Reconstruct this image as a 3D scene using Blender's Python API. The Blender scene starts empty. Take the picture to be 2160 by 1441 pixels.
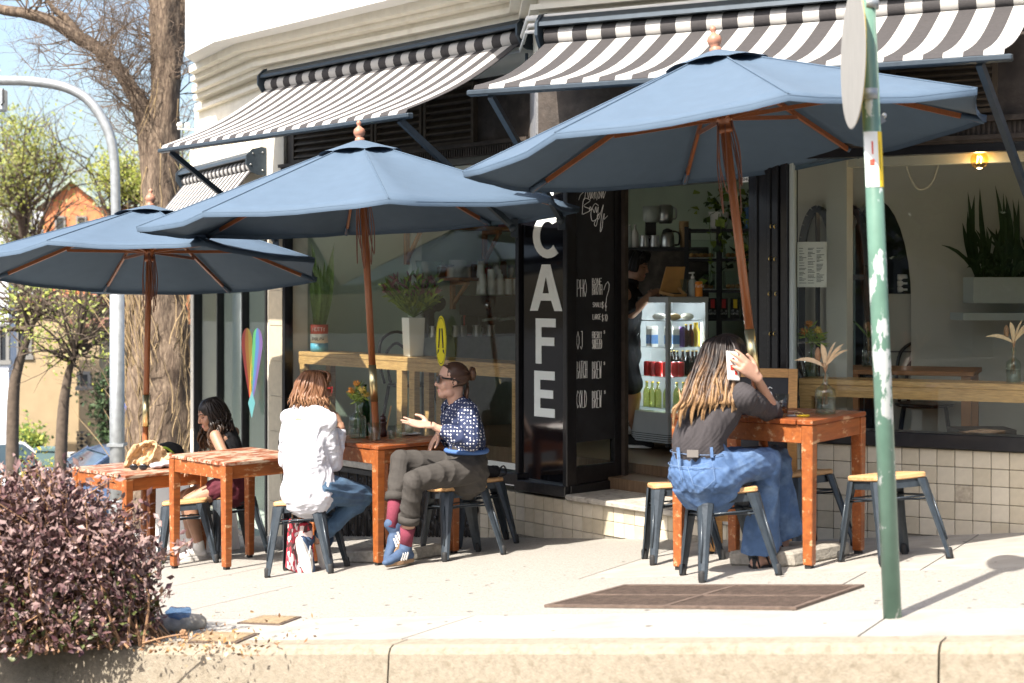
import bpy, bmesh, math, random
import numpy as np
from mathutils import Vector, Matrix, Quaternion

# ------------------------------------------------------------------ scene, camera, sky, sun, exposure
scene = bpy.context.scene
COL = scene.collection
random.seed(7)
EYE = 1.5
FPX = 3200.0                       # focal length in pixels of the 2160 px wide photograph
cam_data = bpy.data.cameras.new('camera')
cam = bpy.data.objects.new('camera', cam_data)
COL.objects.link(cam)
cam.location = (0, 0, EYE)
cam.rotation_euler = (math.radians(90), 0, 0)
cam_data.sensor_width = 36.0
cam_data.lens = 36.0 * FPX / 2160.0
cam_data.shift_y = -112.5 / 2160.0
cam_data.clip_start = 0.1
cam_data.clip_end = 600
cam_data.dof.use_dof = True
cam_data.dof.focus_distance = 9.8
cam_data.dof.aperture_fstop = 3.2
scene.camera = cam

SUN_EL = math.radians(50.5)
SUN_TO = Vector((-0.59, -0.807, 0)).normalized() * math.cos(SUN_EL) + Vector((0, 0, math.sin(SUN_EL)))
world = bpy.data.worlds.new('World')
scene.world = world
world.use_nodes = True
wn = world.node_tree.nodes
wl = world.node_tree.links
sky = wn.new('ShaderNodeTexSky')
sky.sky_type = 'NISHITA'
sky.sun_disc = False
sky.sun_elevation = SUN_EL
sky.sun_rotation = math.atan2(SUN_TO.x, SUN_TO.y) % (2 * math.pi)
sky.air_density = 1.0
sky.dust_density = 3.5
sky.ozone_density = 1.0
bg = wn['Background']
bg.inputs['Strength'].default_value = 0.14
wl.new(sky.outputs['Color'], bg.inputs['Color'])
sun_data = bpy.data.lights.new('sun', 'SUN')
sun_data.energy = 5.0
sun_data.angle = math.radians(0.55)
sun_data.color = (1.0, 0.94, 0.86)
sun = bpy.data.objects.new('sun', sun_data)
sun.rotation_euler = (-SUN_TO).to_track_quat('-Z', 'Y').to_euler()
sun.location = (-6, -8, 14)
COL.objects.link(sun)
vs = scene.view_settings
vs.view_transform = 'Standard'
vs.look = 'None'
vs.gamma = 1.0
vs.use_curve_mapping = False
vs.exposure = 1.18
scene.cycles.max_bounces = 8
scene.cycles.transparent_max_bounces = 16
scene.cycles.use_denoising = True
scene.cycles.sample_clamp_indirect = 6.0

# ------------------------------------------------------------------ geometry of the place
def gD(X, Y):
    """depth of the pavement plane below eye level: a street falling to the left and away"""
    Ye = Y if Y < 27 else 27 + 5 * (1 - math.exp(-(Y - 27) / 5.0))
    Xe = max(-14.0, min(9.0, X))
    return 0.868 + 0.0853 * Ye - 0.079 * Xe + 0.035 * max(0.0, min(Ye, 26) - 15)
def gz(X, Y): return EYE - gD(X, Y)
def P(x, y, Y): return Vector(((x - 1080) / FPX * Y, Y, EYE - (y - 608) / FPX * Y))
def G(x, y):
    Y = 0.868 / ((y - 608) / FPX + 0.079 * (x - 1080) / FPX - 0.0853)
    return Vector(((x - 1080) / FPX * Y, Y, EYE - (y - 608) / FPX * Y))
GN = Vector((-0.079, 0.0853, 1)).normalized()          # pavement normal

C0 = Vector((1.62, 9.12, 0))                            # corner of the two shop fronts
DR = Vector((0.891, -0.454, 0)); NR = Vector((-0.454, -0.891, 0))
DL = Vector((-0.655, 0.756, 0)); NL = Vector((-0.756, -0.655, 0))
def WR(t, o, z): return C0 + DR * t + NR * o + Vector((0, 0, z))
def WL(s, o, z): return C0 + DL * s + NL * o + Vector((0, 0, z))
def sL(x, o=0):
    k = (x - 1080) / FPX; b = C0 + NL * o
    return (b.x - k * b.y) / (-DL.x + k * DL.y)
def tR(x, o=0):
    k = (x - 1080) / FPX; b = C0 + NR * o
    return (k * b.y - b.x) / (DR.x - k * DR.y)
C2 = WL(5.76, 0, 0)
D2 = Vector((-0.457, 0.889, 0)); N2 = Vector((-0.889, -0.457, 0))
def W2(s, o, z): return C2 + D2 * s + N2 * o + Vector((0, 0, z))
def zpx(y, Y): return EYE - (y - 608) / FPX * Y

# ------------------------------------------------------------------ materials
MATS = {}
def M(name, col, rough=0.6, metal=0.0, spec=0.4, n=0.0, ns=6.0, bump=0.0, bs=60.0, coat=0.0, stretch=None, col2=None, lo=0.45, hi=0.6, emit=0.0, trans=0.0, sss=0.0):
    """principled material: base colour broken up by noise (n) or mixed with col2 through a noise threshold (lo..hi), fine bump"""
    m = bpy.data.materials.new(name); m.use_nodes = True
    nt = m.node_tree; N = nt.nodes; L = nt.links
    b = N['Principled BSDF']
    c = (*col, 1)
    b.inputs['Base Color'].default_value = c
    b.inputs['Roughness'].default_value = rough
    b.inputs['Metallic'].default_value = metal
    b.inputs['Specular IOR Level'].default_value = spec
    if coat: b.inputs['Coat Weight'].default_value = coat; b.inputs['Coat Roughness'].default_value = 0.12
    if sss:
        b.inputs['Subsurface Weight'].default_value = sss; b.inputs['Subsurface Radius'].default_value = (0.012, 0.004, 0.002)
    if emit:
        b.inputs['Emission Color'].default_value = c; b.inputs['Emission Strength'].default_value = emit
    if n or bump or col2:
        tc = N.new('ShaderNodeTexCoord')
        src = tc.outputs['Object']
        if stretch:
            mp = N.new('ShaderNodeMapping'); mp.inputs['Scale'].default_value = stretch
            L.new(src, mp.inputs['Vector']); src = mp.outputs['Vector']
        t = N.new('ShaderNodeTexNoise'); t.inputs['Scale'].default_value = ns; t.inputs['Detail'].default_value = 6; t.inputs['Roughness'].default_value = 0.62
        L.new(src, t.inputs['Vector'])
        if col2:
            r = N.new('ShaderNodeMapRange'); r.inputs['From Min'].default_value = lo; r.inputs['From Max'].default_value = hi
            L.new(t.outputs['Fac'], r.inputs['Value'])
            mx = N.new('ShaderNodeMix'); mx.data_type = 'RGBA'
            mx.inputs['A'].default_value = c; mx.inputs['B'].default_value = (*col2, 1)
            L.new(r.outputs['Result'], mx.inputs['Factor']); out = mx.outputs['Result']
        else: out = None
        if n:
            t2 = N.new('ShaderNodeTexNoise'); t2.inputs['Scale'].default_value = ns * 2.3; t2.inputs['Detail'].default_value = 5
            L.new(src, t2.inputs['Vector'])
            r2 = N.new('ShaderNodeMapRange'); r2.inputs['From Min'].default_value = 0.25; r2.inputs['From Max'].default_value = 0.75
            r2.inputs['To Min'].default_value = 1 - n; r2.inputs['To Max'].default_value = 1 + n
            L.new(t2.outputs['Fac'], r2.inputs['Value'])
            v = N.new('ShaderNodeVectorMath'); v.operation = 'SCALE'
            if out: L.new(out, v.inputs[0])
            else: v.inputs[0].default_value = col
            L.new(r2.outputs['Result'], v.inputs['Scale']); out = v.outputs['Vector']
        if out: L.new(out, b.inputs['Base Color'])
        if bump:
            t3 = N.new('ShaderNodeTexNoise'); t3.inputs['Scale'].default_value = bs; t3.inputs['Detail'].default_value = 4
            L.new(src, t3.inputs['Vector'])
            bp = N.new('ShaderNodeBump'); bp.inputs['Strength'].default_value = bump; bp.inputs['Distance'].default_value = 0.01
            L.new(t3.outputs['Fac'], bp.inputs['Height']); L.new(bp.outputs['Normal'], b.inputs['Normal'])
    MATS[name] = m
    return m
def glass_mat(name, tint=(1, 1, 1), refl=1.0, rough=0.0, base=0.04):
    m = bpy.data.materials.new(name); m.use_nodes = True
    nt = m.node_tree; N = nt.nodes; L = nt.links
    N.remove(N['Principled BSDF'])
    tr = N.new('ShaderNodeBsdfTransparent'); tr.inputs['Color'].default_value = (*tint, 1)
    gl = N.new('ShaderNodeBsdfGlossy'); gl.inputs['Roughness'].default_value = rough
    fr = N.new('ShaderNodeFresnel'); ge = N.new('ShaderNodeNewGeometry'); ir = N.new('ShaderNodeMapRange'); ir.inputs['To Min'].default_value = 1.5; ir.inputs['To Max'].default_value = 1 / 1.5
    L.new(ge.outputs['Backfacing'], ir.inputs['Value']); L.new(ir.outputs['Result'], fr.inputs['IOR'])      # no total reflection inside thin panes
    mu = N.new('ShaderNodeMath'); mu.operation = 'MULTIPLY'; mu.inputs[1].default_value = refl
    L.new(fr.outputs['Fac'], mu.inputs[0])
    mx = N.new('ShaderNodeMixShader'); L.new(mu.outputs[0], mx.inputs['Fac'])
    L.new(tr.outputs[0], mx.inputs[1]); L.new(gl.outputs[0], mx.inputs[2])
    L.new(mx.outputs[0], N['Material Output'].inputs['Surface'])
    MATS[name] = m
    return m
def emission(name, col, s): return M(name, col, emit=s)

# ------------------------------------------------------------------ mesh builder
class MB:
    def __init__(s): s.v = []; s.f = []; s.m = []; s.uv = None; s.a = []; s.smooth = []
    def add(s, verts, faces, mi=0, smooth=False, attr=0.0):
        o = len(s.v)
        s.v.extend([tuple(v) for v in verts]); s.a.extend([attr] * len(verts) if not isinstance(attr, (list, tuple)) else attr)
        for f in faces: s.f.append(tuple(i + o for i in f)); s.m.append(mi); s.smooth.append(smooth)
        return o
    def hexa(s, p, mi=0):
        """p: 4 bottom corners then 4 top corners, same turn"""
        s.add(p, [(3, 2, 1, 0), (4, 5, 6, 7), (0, 1, 5, 4), (1, 2, 6, 5), (2, 3, 7, 6), (3, 0, 4, 7)], mi)
    def box(s, c, d, rot=None, mi=0):
        c = Vector(c); h = Vector(d) * 0.5
        pts = [Vector((x * h.x, y * h.y, z * h.z)) for z in (-1, 1) for x, y in ((-1, -1), (1, -1), (1, 1), (-1, 1))]
        if rot is not None: pts = [rot @ p for p in pts]
        s.hexa([c + p for p in pts], mi)
    def slab(s, W, a0, a1, o0, o1, z0, z1, mi=0):
        """box in a wall frame: along a, outwards o, height z"""
        s.hexa([W(a0, o0, z0), W(a1, o0, z0), W(a1, o1, z0), W(a0, o1, z0), W(a0, o0, z1), W(a1, o0, z1), W(a1, o1, z1), W(a0, o1, z1)], mi)
    def bar(s, a, b, w, h=None, up=(0, 0, 1), mi=0):
        a = Vector(a); b = Vector(b); h = h or w
        d = (b - a).normalized(); x = d.cross(Vector(up))
        if x.length < 1e-4: x = d.cross(Vector((1, 0, 0)))
        x.normalize(); y = x.cross(d)
        q = [x * (sx * w / 2) + y * (sy * h / 2) for sx, sy in ((-1, -1), (1, -1), (1, 1), (-1, 1))]
        s.hexa([a + k for k in q] + [b + k for k in q], mi)
    def tube(s, pts, rad, seg=8, mi=0, cap=True, attr=None):
        pts = [Vector(p) for p in pts]
        n = len(pts)
        if not isinstance(rad, (list, tuple)): rad = [rad] * n
        t = [(pts[min(i + 1, n - 1)] - pts[max(i - 1, 0)]) for i in range(n)]
        t = [k.normalized() if k.length > 1e-9 else Vector((0, 0, 1)) for k in t]
        x = t[0].cross(Vector((0, 0, 1)))
        if x.length < 1e-3: x = t[0].cross(Vector((0, 1, 0)))
        x.normalize()
        V = []; A = []
        for i in range(n):
            x = (x - t[i] * x.dot(t[i]))
            if x.length < 1e-6: x = t[i].orthogonal()
            x.normalize(); y = t[i].cross(x)
            for k in range(seg):
                an = 2 * math.pi * k / seg
                V.append(pts[i] + (x * math.cos(an) + y * math.sin(an)) * rad[i]); A.append(attr[i] if attr else 0.0)
        Fc = [(i * seg + k, i * seg + (k + 1) % seg, (i + 1) * seg + (k + 1) % seg, (i + 1) * seg + k) for i in range(n - 1) for k in range(seg)]
        if cap: Fc += [tuple(range(seg - 1, -1, -1)), tuple((n - 1) * seg + k for k in range(seg))]
        s.add(V, Fc, mi, seg > 4, A)
    def lathe(s, prof, seg=20, c=(0, 0, 0), M4=None, mi=0, smooth=True):
        """prof: list of (r, z) from bottom to top"""
        V = []
        for r, z in prof:
            for k in range(seg):
                a = 2 * math.pi * k / seg
                p = Vector((r * math.cos(a), r * math.sin(a), z))
                V.append(M4 @ p if M4 else p + Vector(c))
        n = len(prof)
        Fc = [(i * seg + k, i * seg + (k + 1) % seg, (i + 1) * seg + (k + 1) % seg, (i + 1) * seg + k) for i in range(n - 1) for k in range(seg)]
        Fc += [tuple(range(seg - 1, -1, -1)), tuple((n - 1) * seg + k for k in range(seg))]
        s.add(V, Fc, mi, smooth)
    def ball(s, c, r, seg=12, rings=8, axes=None, mi=0):
        c = Vector(c); r = (r, r, r) if not isinstance(r, (tuple, list)) else r
        ax = axes or (Vector((1, 0, 0)), Vector((0, 1, 0)), Vector((0, 0, 1)))
        V = []
        for i in range(1, rings):
            th = math.pi * i / rings
            for k in range(seg):
                a = 2 * math.pi * k / seg
                V.append(c + ax[0] * (r[0] * math.sin(th) * math.cos(a)) + ax[1] * (r[1] * math.sin(th) * math.sin(a)) + ax[2] * (-r[2] * math.cos(th)))
        Fc = [(i * seg + k, i * seg + (k + 1) % seg, (i + 1) * seg + (k + 1) % seg, (i + 1) * seg + k) for i in range(rings - 2) for k in range(seg)]
        V += [c - ax[2] * r[2], c + ax[2] * r[2]]; b = len(V) - 2
        Fc += [(b, (k + 1) % seg, k) for k in range(seg)] + [(b + 1, (rings - 2) * seg + k, (rings - 2) * seg + (k + 1) % seg) for k in range(seg)]
        s.add(V, Fc, mi, True)
    def prism(s, poly, fn, d0, d1, mi=0):
        """poly of 2-D points, fn(u, v, d) -> world; extruded from d0 to d1 (concave outlines allowed: filled later by triangulation)"""
        n = len(poly)
        V = [fn(u, v, d0) for u, v in poly] + [fn(u, v, d1) for u, v in poly]
        s.add(V, [tuple(range(n - 1, -1, -1)), tuple(range(n, 2 * n))] + [(i, (i + 1) % n, n + (i + 1) % n, n + i) for i in range(n)], mi)
    def build(s, name, mats, parent=None, origin=None, fix=True, bevel=0.0, attr=False, smooth=None):
        o0 = Vector(origin) if origin is not None else (WORLD[parent].translation if parent else Vector((0, 0, 0)))
        local = parent is not None and LOCAL.get(parent, False)
        if local and origin is None: o0 = Vector((0, 0, 0))
        me = bpy.data.meshes.new(name)
        me.from_pydata([(v[0] - o0.x, v[1] - o0.y, v[2] - o0.z) for v in s.v], [], s.f)
        for m in (mats if isinstance(mats, (list, tuple)) else [mats]): me.materials.append(m if not isinstance(m, str) else MATS[m])
        me.polygons.foreach_set('material_index', s.m)
        me.polygons.foreach_set('use_smooth', s.smooth if smooth is None else [smooth] * len(s.f))
        if attr:
            at = me.attributes.new('along', 'FLOAT', 'POINT'); at.data.foreach_set('value', s.a)
        if fix or bevel:
            bm = bmesh.new(); bm.from_mesh(me)
            if bevel:
                bmesh.ops.remove_doubles(bm, verts=bm.verts, dist=1e-5)
                ed = [e for e in bm.edges if len(e.link_faces) == 2 and e.calc_face_angle(0) > 0.5]
                bmesh.ops.bevel(bm, geom=ed, offset=bevel, segments=1, affect='EDGES', clamp_overlap=True)
            bmesh.ops.recalc_face_normals(bm, faces=bm.faces)
            bm.to_mesh(me); bm.free()
        o = bpy.data.objects.new(name, me); COL.objects.link(o)
        if parent is not None:
            o.parent = parent
            WORLD[o] = WORLD[parent].copy(); LOCAL[o] = local
        else:
            o.location = o0; WORLD[o] = Matrix.Translation(o0)
        return o
WORLD = {}; LOCAL = {}
def tag(o, label=None, cat=None, group=None, kind=None):
    if label: o['label'] = label
    if cat: o['category'] = cat
    if group: o['group'] = group
    if kind: o['kind'] = kind
    return o
def thing(name, label, cat, loc=(0, 0, 0), rot=None, group=None, local=False):
    """Empty at the base of a thing; local=True: its parts are built in its own axes, otherwise in world coordinates"""
    o = bpy.data.objects.new(name, None); COL.objects.link(o); o.empty_display_size = 0.2
    o.location = loc
    m = Matrix.Translation(Vector(loc))
    if rot is not None:
        o.rotation_mode = 'QUATERNION'; o.rotation_quaternion = rot
        m = m @ rot.to_matrix().to_4x4()
    WORLD[o] = m; LOCAL[o] = local
    return tag(o, label, cat, group)
def inst(mesh, name, parent, loc, rot=None, scale=None):
    """one more object on shared mesh data; loc / rot in world axes (or in the thing's own axes when it is a local thing)"""
    o = bpy.data.objects.new(name, mesh); COL.objects.link(o); o.parent = parent
    o.location = Vector(loc) - (Vector((0, 0, 0)) if LOCAL.get(parent) else WORLD[parent].translation)
    if rot is not None: o.rotation_mode = 'QUATERNION'; o.rotation_quaternion = rot
    if scale is not None: o.scale = scale
    return o
def copy_tree(o, parent=None):
    c = o.copy(); COL.objects.link(c)
    if parent is not None: c.parent = parent
    for ch in o.children: copy_tree(ch, c)
    return c
def rotz(a): return Quaternion((0, 0, 1), a)
def axes_quat(x, y, z): return Matrix((x, y, z)).transposed().to_quaternion()
def cr(pts, n):
    """Catmull-Rom through tuples of floats"""
    pts = [np.array(p, float) for p in pts]
    q = [2 * pts[0] - pts[1]] + pts + [2 * pts[-1] - pts[-2]]
    out = []
    for i in range(1, len(q) - 2):
        for k in range(n):
            t = k / n
            out.append(0.5 * (2 * q[i] + (q[i + 1] - q[i - 1]) * t + (2 * q[i - 1] - 5 * q[i] + 4 * q[i + 1] - q[i + 2]) * t * t + (3 * q[i] - q[i - 1] - 3 * q[i + 1] + q[i + 2]) * t ** 3))
    out.append(pts[-1]); return out
def curve(pts, n=6): return [Vector(p) for p in cr([tuple(p) for p in pts], n)]
def leaf_mesh(name, centers, L, W, mats, parent=None, seed=1, up=0.3, normals=None, fold=0.25, origin=None, mi=None):
    """many small pointed leaves (4-vertex folded diamonds), one mesh"""
    rng = np.random.default_rng(seed)
    c = np.array(centers, float); n = len(c)
    o0 = np.array(origin if origin is not None else (WORLD[parent].translation if parent else (0, 0, 0)), float)
    d = rng.normal(size=(n, 3)); d[:, 2] += up
    if normals is not None: d += normals
    d /= np.linalg.norm(d, axis=1)[:, None]
    q = rng.normal(size=(n, 3)); s = np.cross(d, q); s /= np.linalg.norm(s, axis=1)[:, None]
    nn = np.cross(d, s)
    sz = rng.uniform(0.5, 1.45, (n, 1))
    v = np.empty((n, 4, 3))
    v[:, 0] = c; v[:, 1] = c + d * L * sz * 0.5 + s * W * sz * 0.5 + nn * W * fold; v[:, 2] = c + d * L * sz; v[:, 3] = c + d * L * sz * 0.5 - s * W * sz * 0.5 + nn * W * fold
    v -= o0
    me = bpy.data.meshes.new(name)
    me.vertices.add(n * 4); me.vertices.foreach_set('co', v.ravel())
    me.loops.add(n * 6); me.polygons.add(n * 2)
    idx = (np.arange(n)[:, None] * 4 + np.array([0, 1, 2, 0, 2, 3])[None]).ravel()
    me.loops.foreach_set('vertex_index', idx.astype(np.int32))
    me.polygons.foreach_set('loop_start', np.arange(0, n * 6, 3, dtype=np.int32))
    for m in mats: me.materials.append(MATS[m])
    mm = rng.integers(0, len(mats), n) if mi is None else mi
    me.polygons.foreach_set('material_index', np.repeat(mm, 2).astype(np.int32))
    me.update(); me.validate()
    o = bpy.data.objects.new(name, me); COL.objects.link(o)
    if parent is not None: o.parent = parent; WORLD[o] = WORLD[parent].copy()
    elif origin is not None: o.location = origin
    return o

# thin chalk / print lettering: strokes on a 1 x 1 cell
ORD = ['first', 'second', 'third', 'fourth', 'fifth', 'sixth', 'seventh', 'eighth', 'ninth']
STROKES = {
 'A': [[(0, 0), (.5, 1), (1, 0)], [(.2, .38), (.8, .38)]], 'B': [[(0, 0), (0, 1), (.7, .95), (.75, .6), (0, .52), (.9, .4), (.85, .05), (0, 0)]],
 'C': [[(1, .85), (.5, 1), (0, .6), (0, .35), (.5, 0), (1, .15)]], 'D': [[(0, 0), (0, 1), (.6, .9), (1, .5), (.6, .08), (0, 0)]],
 'E': [[(1, 1), (0, 1), (0, 0), (1, 0)], [(0, .52), (.8, .52)]], 'F': [[(1, 1), (0, 1), (0, 0)], [(0, .52), (.8, .52)]],
 'G': [[(1, .85), (.5, 1), (0, .6), (0, .3), (.5, 0), (1, .2), (1, .45), (.6, .45)]], 'H': [[(0, 0), (0, 1)], [(1, 0), (1, 1)], [(0, .5), (1, .5)]],
 'I': [[(.5, 0), (.5, 1)]], 'J': [[(.9, 1), (.9, .2), (.5, 0), (.1, .15)], [(.4, 1), (1, 1)]], 'L': [[(0, 1), (0, 0), (.9, 0)]],
 'M': [[(0, 0), (.05, 1), (.5, .35), (.95, 1), (1, 0)]], 'N': [[(0, 0), (0, 1), (1, 0), (1, 1)]], 'O': [[(.5, 0), (0, .35), (0, .65), (.5, 1), (1, .65), (1, .35), (.5, 0)]],
 'P': [[(0, 0), (0, 1), (.8, .95), (.9, .65), (.7, .48), (0, .45)]], 'Q': [[(.5, 0), (0, .35), (0, .65), (.5, 1), (1, .65), (1, .35), (.5, 0)], [(.6, .25), (1, -.05)]],
 'R': [[(0, 0), (0, 1), (.8, .95), (.9, .65), (.7, .5), (0, .48)], [(.4, .48), (1, 0)]], 'S': [[(.95, .85), (.5, 1), (.05, .8), (.2, .58), (.8, .42), (.95, .2), (.5, 0), (.05, .15)]],
 'T': [[(.5, 0), (.5, 1)], [(0, 1), (1, 1)]], 'U': [[(0, 1), (0, .25), (.5, 0), (1, .25), (1, 1)]], 'W': [[(0, 1), (.25, 0), (.5, .7), (.75, 0), (1, 1)]],
 'Y': [[(0, 1), (.5, .5), (1, 1)], [(.5, .5), (.5, 0)]], 'Z': [[(0, 1), (1, 1), (0, 0), (1, 0)]], '$': [[(.95, .8), (.5, .92), (.05, .75), (.2, .56), (.8, .44), (.95, .25), (.5, .08), (.05, .2)], [(.5, -.05), (.5, 1.05)]],
 '0': [[(.5, 0), (.05, .4), (.05, .65), (.5, 1), (.95, .65), (.95, .4), (.5, 0)]], '1': [[(.2, .8), (.55, 1), (.55, 0)]], '2': [[(.05, .8), (.5, 1), (.95, .75), (0, 0), (1, 0)]], '6': [[(.85, .95), (.3, .75), (.05, .35), (.5, 0), (.95, .3), (.5, .52), (.08, .35)]],
 '7': [[(0, 1), (1, 1), (.35, 0)]], '?': [[(.05, .8), (.45, 1), (.95, .85), (.9, .6), (.5, .4), (.45, .2)], [(.43, .05), (.47, 0)]], '.': [[(.45, 0), (.55, .03)]],
 'V': [[(0, 1), (.5, 0), (1, 1)]], 'K': [[(0, 0), (0, 1)], [(1, 1), (0, .45), (1, 0)]], "'": [[(.5, 1), (.45, .8)]], '-': [[(.1, .5), (.9, .5)]],
}
def lettering(mb, text, fn, u, v, h, w, gap, r=0.003, slant=0.0):
    """strokes of text with the lower left corner at (u, v); fn(u, v, d) gives the world point d in front of the board"""
    for ch in text:
        if ch != ' ':
            for st in STROKES[ch]:
                pts = [fn(u + (a + slant * b) * w, v + b * h, r * 0.4) for a, b in st]
                mb.tube(pts, r, 4)
        u += (w + gap) * (0.6 if ch in "I.1'" else 1)
    return u
# ================================================================== THE SETTING
M('concrete', (.335, .312, .275), .92, n=.14, ns=3.0, bump=.35, bs=140, col2=(.27, .25, .215), lo=.52, hi=.72)
M('aggregate', (.33, .31, .275), .95, n=.26, ns=50, bump=.7, bs=200, col2=(.24, .222, .19), lo=.52, hi=.68)
M('kerb_stone', (.265, .228, .172), .93, n=.16, ns=22, bump=.35, bs=120, col2=(.19, .158, .112), lo=.5, hi=.72)
M('asphalt', (.055, .054, .052), .95, n=.3, ns=40, bump=.5, bs=180)
M('earth', (.10, .075, .05), .98, n=.4, ns=12, bump=.6, bs=40)
M('dark_gap', (.07, .062, .05), .95)
KU = Vector((0.894, -0.447, 0)); KV = Vector((0.447, 0.894, 0))       # along the kerb, away from the road
K0 = Vector((-0.03, 5.80, 0))
def KG(u, v, dz=0.0):
    p = K0 + KU * u + KV * v
    return Vector((p.x, p.y, gz(p.x, p.y) + dz))
# terrain: one sheet out to the horizon
xs = [-160, -90, -55, -35, -25, -18, -14, -11, -9, -7, -5, -3, -1.5, 0, 1.5, 3, 4.5, 6, 7.5, 9, 12, 20, 40, 90, 160]
ys = [-90, -45, -25, -15, -9, -5, -2, 0, 2, 3.5, 5, 6.5, 8, 9.5, 11, 12.5, 14, 15.5, 17, 19, 21, 24, 27, 30, 34, 39, 46, 60, 90, 160, 300]
g = MB()
g.add([(x, y, gz(x, max(-6, y)) - 0.17) for y in ys for x in xs], [(j * len(xs) + i, j * len(xs) + i + 1, (j + 1) * len(xs) + i + 1, (j + 1) * len(xs) + i) for j in range(len(ys) - 1) for i in range(len(xs) - 1)])
tag(g.build('road', 'asphalt', fix=False), kind='structure')
# pavement: slabs with open joints on a dark bed
sw = MB()
sw.hexa([KG(-9.2, .155, -.16), KG(6.5, .155, -.16), KG(6.5, 9, -.16), KG(-9.2, 9, -.16), KG(-9.2, .155, -.02), KG(6.5, .155, -.02), KG(6.5, 9, -.02), KG(-9.2, 9, -.02)])
side_walk = tag(sw.build('pavement', 'dark_gap', origin=(0, 0, 0)), kind='structure')
vb = [.16, .80, 2.05, 9.0]
ub = {0: [-9.2, -6.3, -3.2, -.55, 1.32, 2.9, 4.6, 6.5], 1: [-9.2, -6.0, -2.4, .9, 3.6, 6.5], 2: [-9.2, -6.6, -3.4, -.6, 1.15, 2.75, 4.4, 6.5]}
for j in range(3):
    for a, b2 in zip(ub[j][:-1], ub[j][1:]):
        m = MB(); e = .004; v0, v1 = vb[j] + e, vb[j + 1] - e
        m.hexa([KG(a + e, v0, -.03), KG(b2 - e, v0, -.03), KG(b2 - e, v1, -.03), KG(a + e, v1, -.03), KG(a + e, v0, 0), KG(b2 - e, v0, 0), KG(b2 - e, v1, 0), KG(a + e, v1, 0)])
        m.build('paving_slab', 'aggregate' if j == 1 or (j == 2 and a < -.7) else 'concrete', side_walk)
kerb = MB()
kerb.hexa([KG(-9.2, .03, -.3), KG(6.5, .03, -.3), KG(6.5, .15, -.3), KG(-9.2, .15, -.3), KG(-9.2, .03, -.06), KG(6.5, .03, -.06), KG(6.5, .15, -.06), KG(-9.2, .15, -.06)])
kerb_o = tag(kerb.build('kerb', 'dark_gap', origin=(0, 0, 0)), kind='structure')
uk = [-9.2, -7.0, -4.8, -2.66, -.514, 1.63, 3.8, 6.5]
for a, b2 in zip(uk[:-1], uk[1:]):
    m = MB(); a += .004; b2 -= .004
    prof = [(0.0, -.30), (-.012, -.17), (.0, -.035), (.012, -.012), (.035, -.002), (.152, 0), (.152, -.05), (.152, -.3)]
    n = len(prof); V = [KG(a, v, z) for v, z in prof] + [KG(b2, v, z) for v, z in prof]
    m.add(V, [tuple(range(n)), tuple(range(2 * n - 1, n - 1, -1))] + [(i, (i + 1) % n, n + (i + 1) % n, n + i) for i in range(n)])
    m.build('kerb_stone', 'kerb_stone', kerb_o)

gm = MB(); rg_ = random.Random(12); M('gum', (.13, .12, .105), .9)
for k in range(150):
    p = KG(rg_.uniform(-4.5, 4), .2 + 3.2 * rg_.random() ** 1.3, .0008); r_ = rg_.uniform(.006, .017); gm.add([p + KU * (r_ * math.cos(a * .785) * rg_.uniform(.7, 1.2)) + KV * (r_ * math.sin(a * .785)) for a in range(8)], [tuple(range(8))])
tag(gm.build('gum_spots', 'gum', fix=False), kind='stuff')
# ------------------------------------------------------------------ cafe building
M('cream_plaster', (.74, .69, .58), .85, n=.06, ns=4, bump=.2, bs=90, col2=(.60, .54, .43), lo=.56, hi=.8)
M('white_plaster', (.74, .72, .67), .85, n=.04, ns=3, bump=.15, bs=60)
M('dark_brown', (.045, .034, .026), .6, n=.35, ns=5, bump=.3, bs=40, col2=(.085, .068, .055), lo=.5, hi=.7)
M('louvre_brown', (.085, .062, .040), .55, n=.3, ns=8, bump=.2, bs=50)
M('grey_board', (.20, .20, .205), .7, n=.25, ns=14, bump=.2, bs=60)
M('black_paint', (.012, .012, .014), .28, n=.2, ns=8, bump=.25, bs=35, coat=.2)
M('black_gloss', (.006, .006, .008), .06, spec=.6, bump=.03, bs=5)
M('blackboard', (.022, .022, .025), .55, n=.3, ns=4, bump=.1, bs=60)
M('tile_a', (.54, .48, .37), .3, n=.08, ns=9, bump=.1, bs=25, coat=.3)
M('tile_b', (.49, .43, .32), .34, n=.10, ns=9, bump=.1, bs=25, coat=.3)
M('tile_c', (.58, .52, .41), .3, n=.08, ns=9, bump=.1, bs=25, coat=.3)
M('tile_stained', (.40, .345, .26), .45, n=.3, ns=20, bump=.2, bs=40, col2=(.2, .16, .12), lo=.55, hi=.7)
M('grout', (.24, .22, .18), .95, n=.3, ns=30)
M('stone_step', (.40, .37, .32), .8, n=.25, ns=12, bump=.4, bs=60, col2=(.20, .18, .15), lo=.55, hi=.7)
M('chalk', (.85, .85, .82), .9)
M('letter_white', (.80, .84, .80), .45)
M('iron_black', (.018, .018, .02), .45, n=.3, ns=12, bump=.2, bs=60)
M('sage_wall', (.50, .60, .48), .8, n=.05, ns=2, bump=.05)
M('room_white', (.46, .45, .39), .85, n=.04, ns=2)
M('side_room', (.55, .60, .54), .8)
M('floor_wood', (.17, .11, .065), .4, n=.3, ns=3, stretch=(1, 14, 1))
M('bench_wood', (.50, .30, .12), .42, n=.25, ns=4, stretch=(2, 2, 22), bump=.1, bs=20, col2=(.36, .20, .075), lo=.45, hi=.65)
M('frame_grey', (.42, .47, .45), .4)
M('gold', (.75, .55, .2), .3, metal=1)
glass_mat('window_glass', (.96, .985, .97), 1.05)
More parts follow.
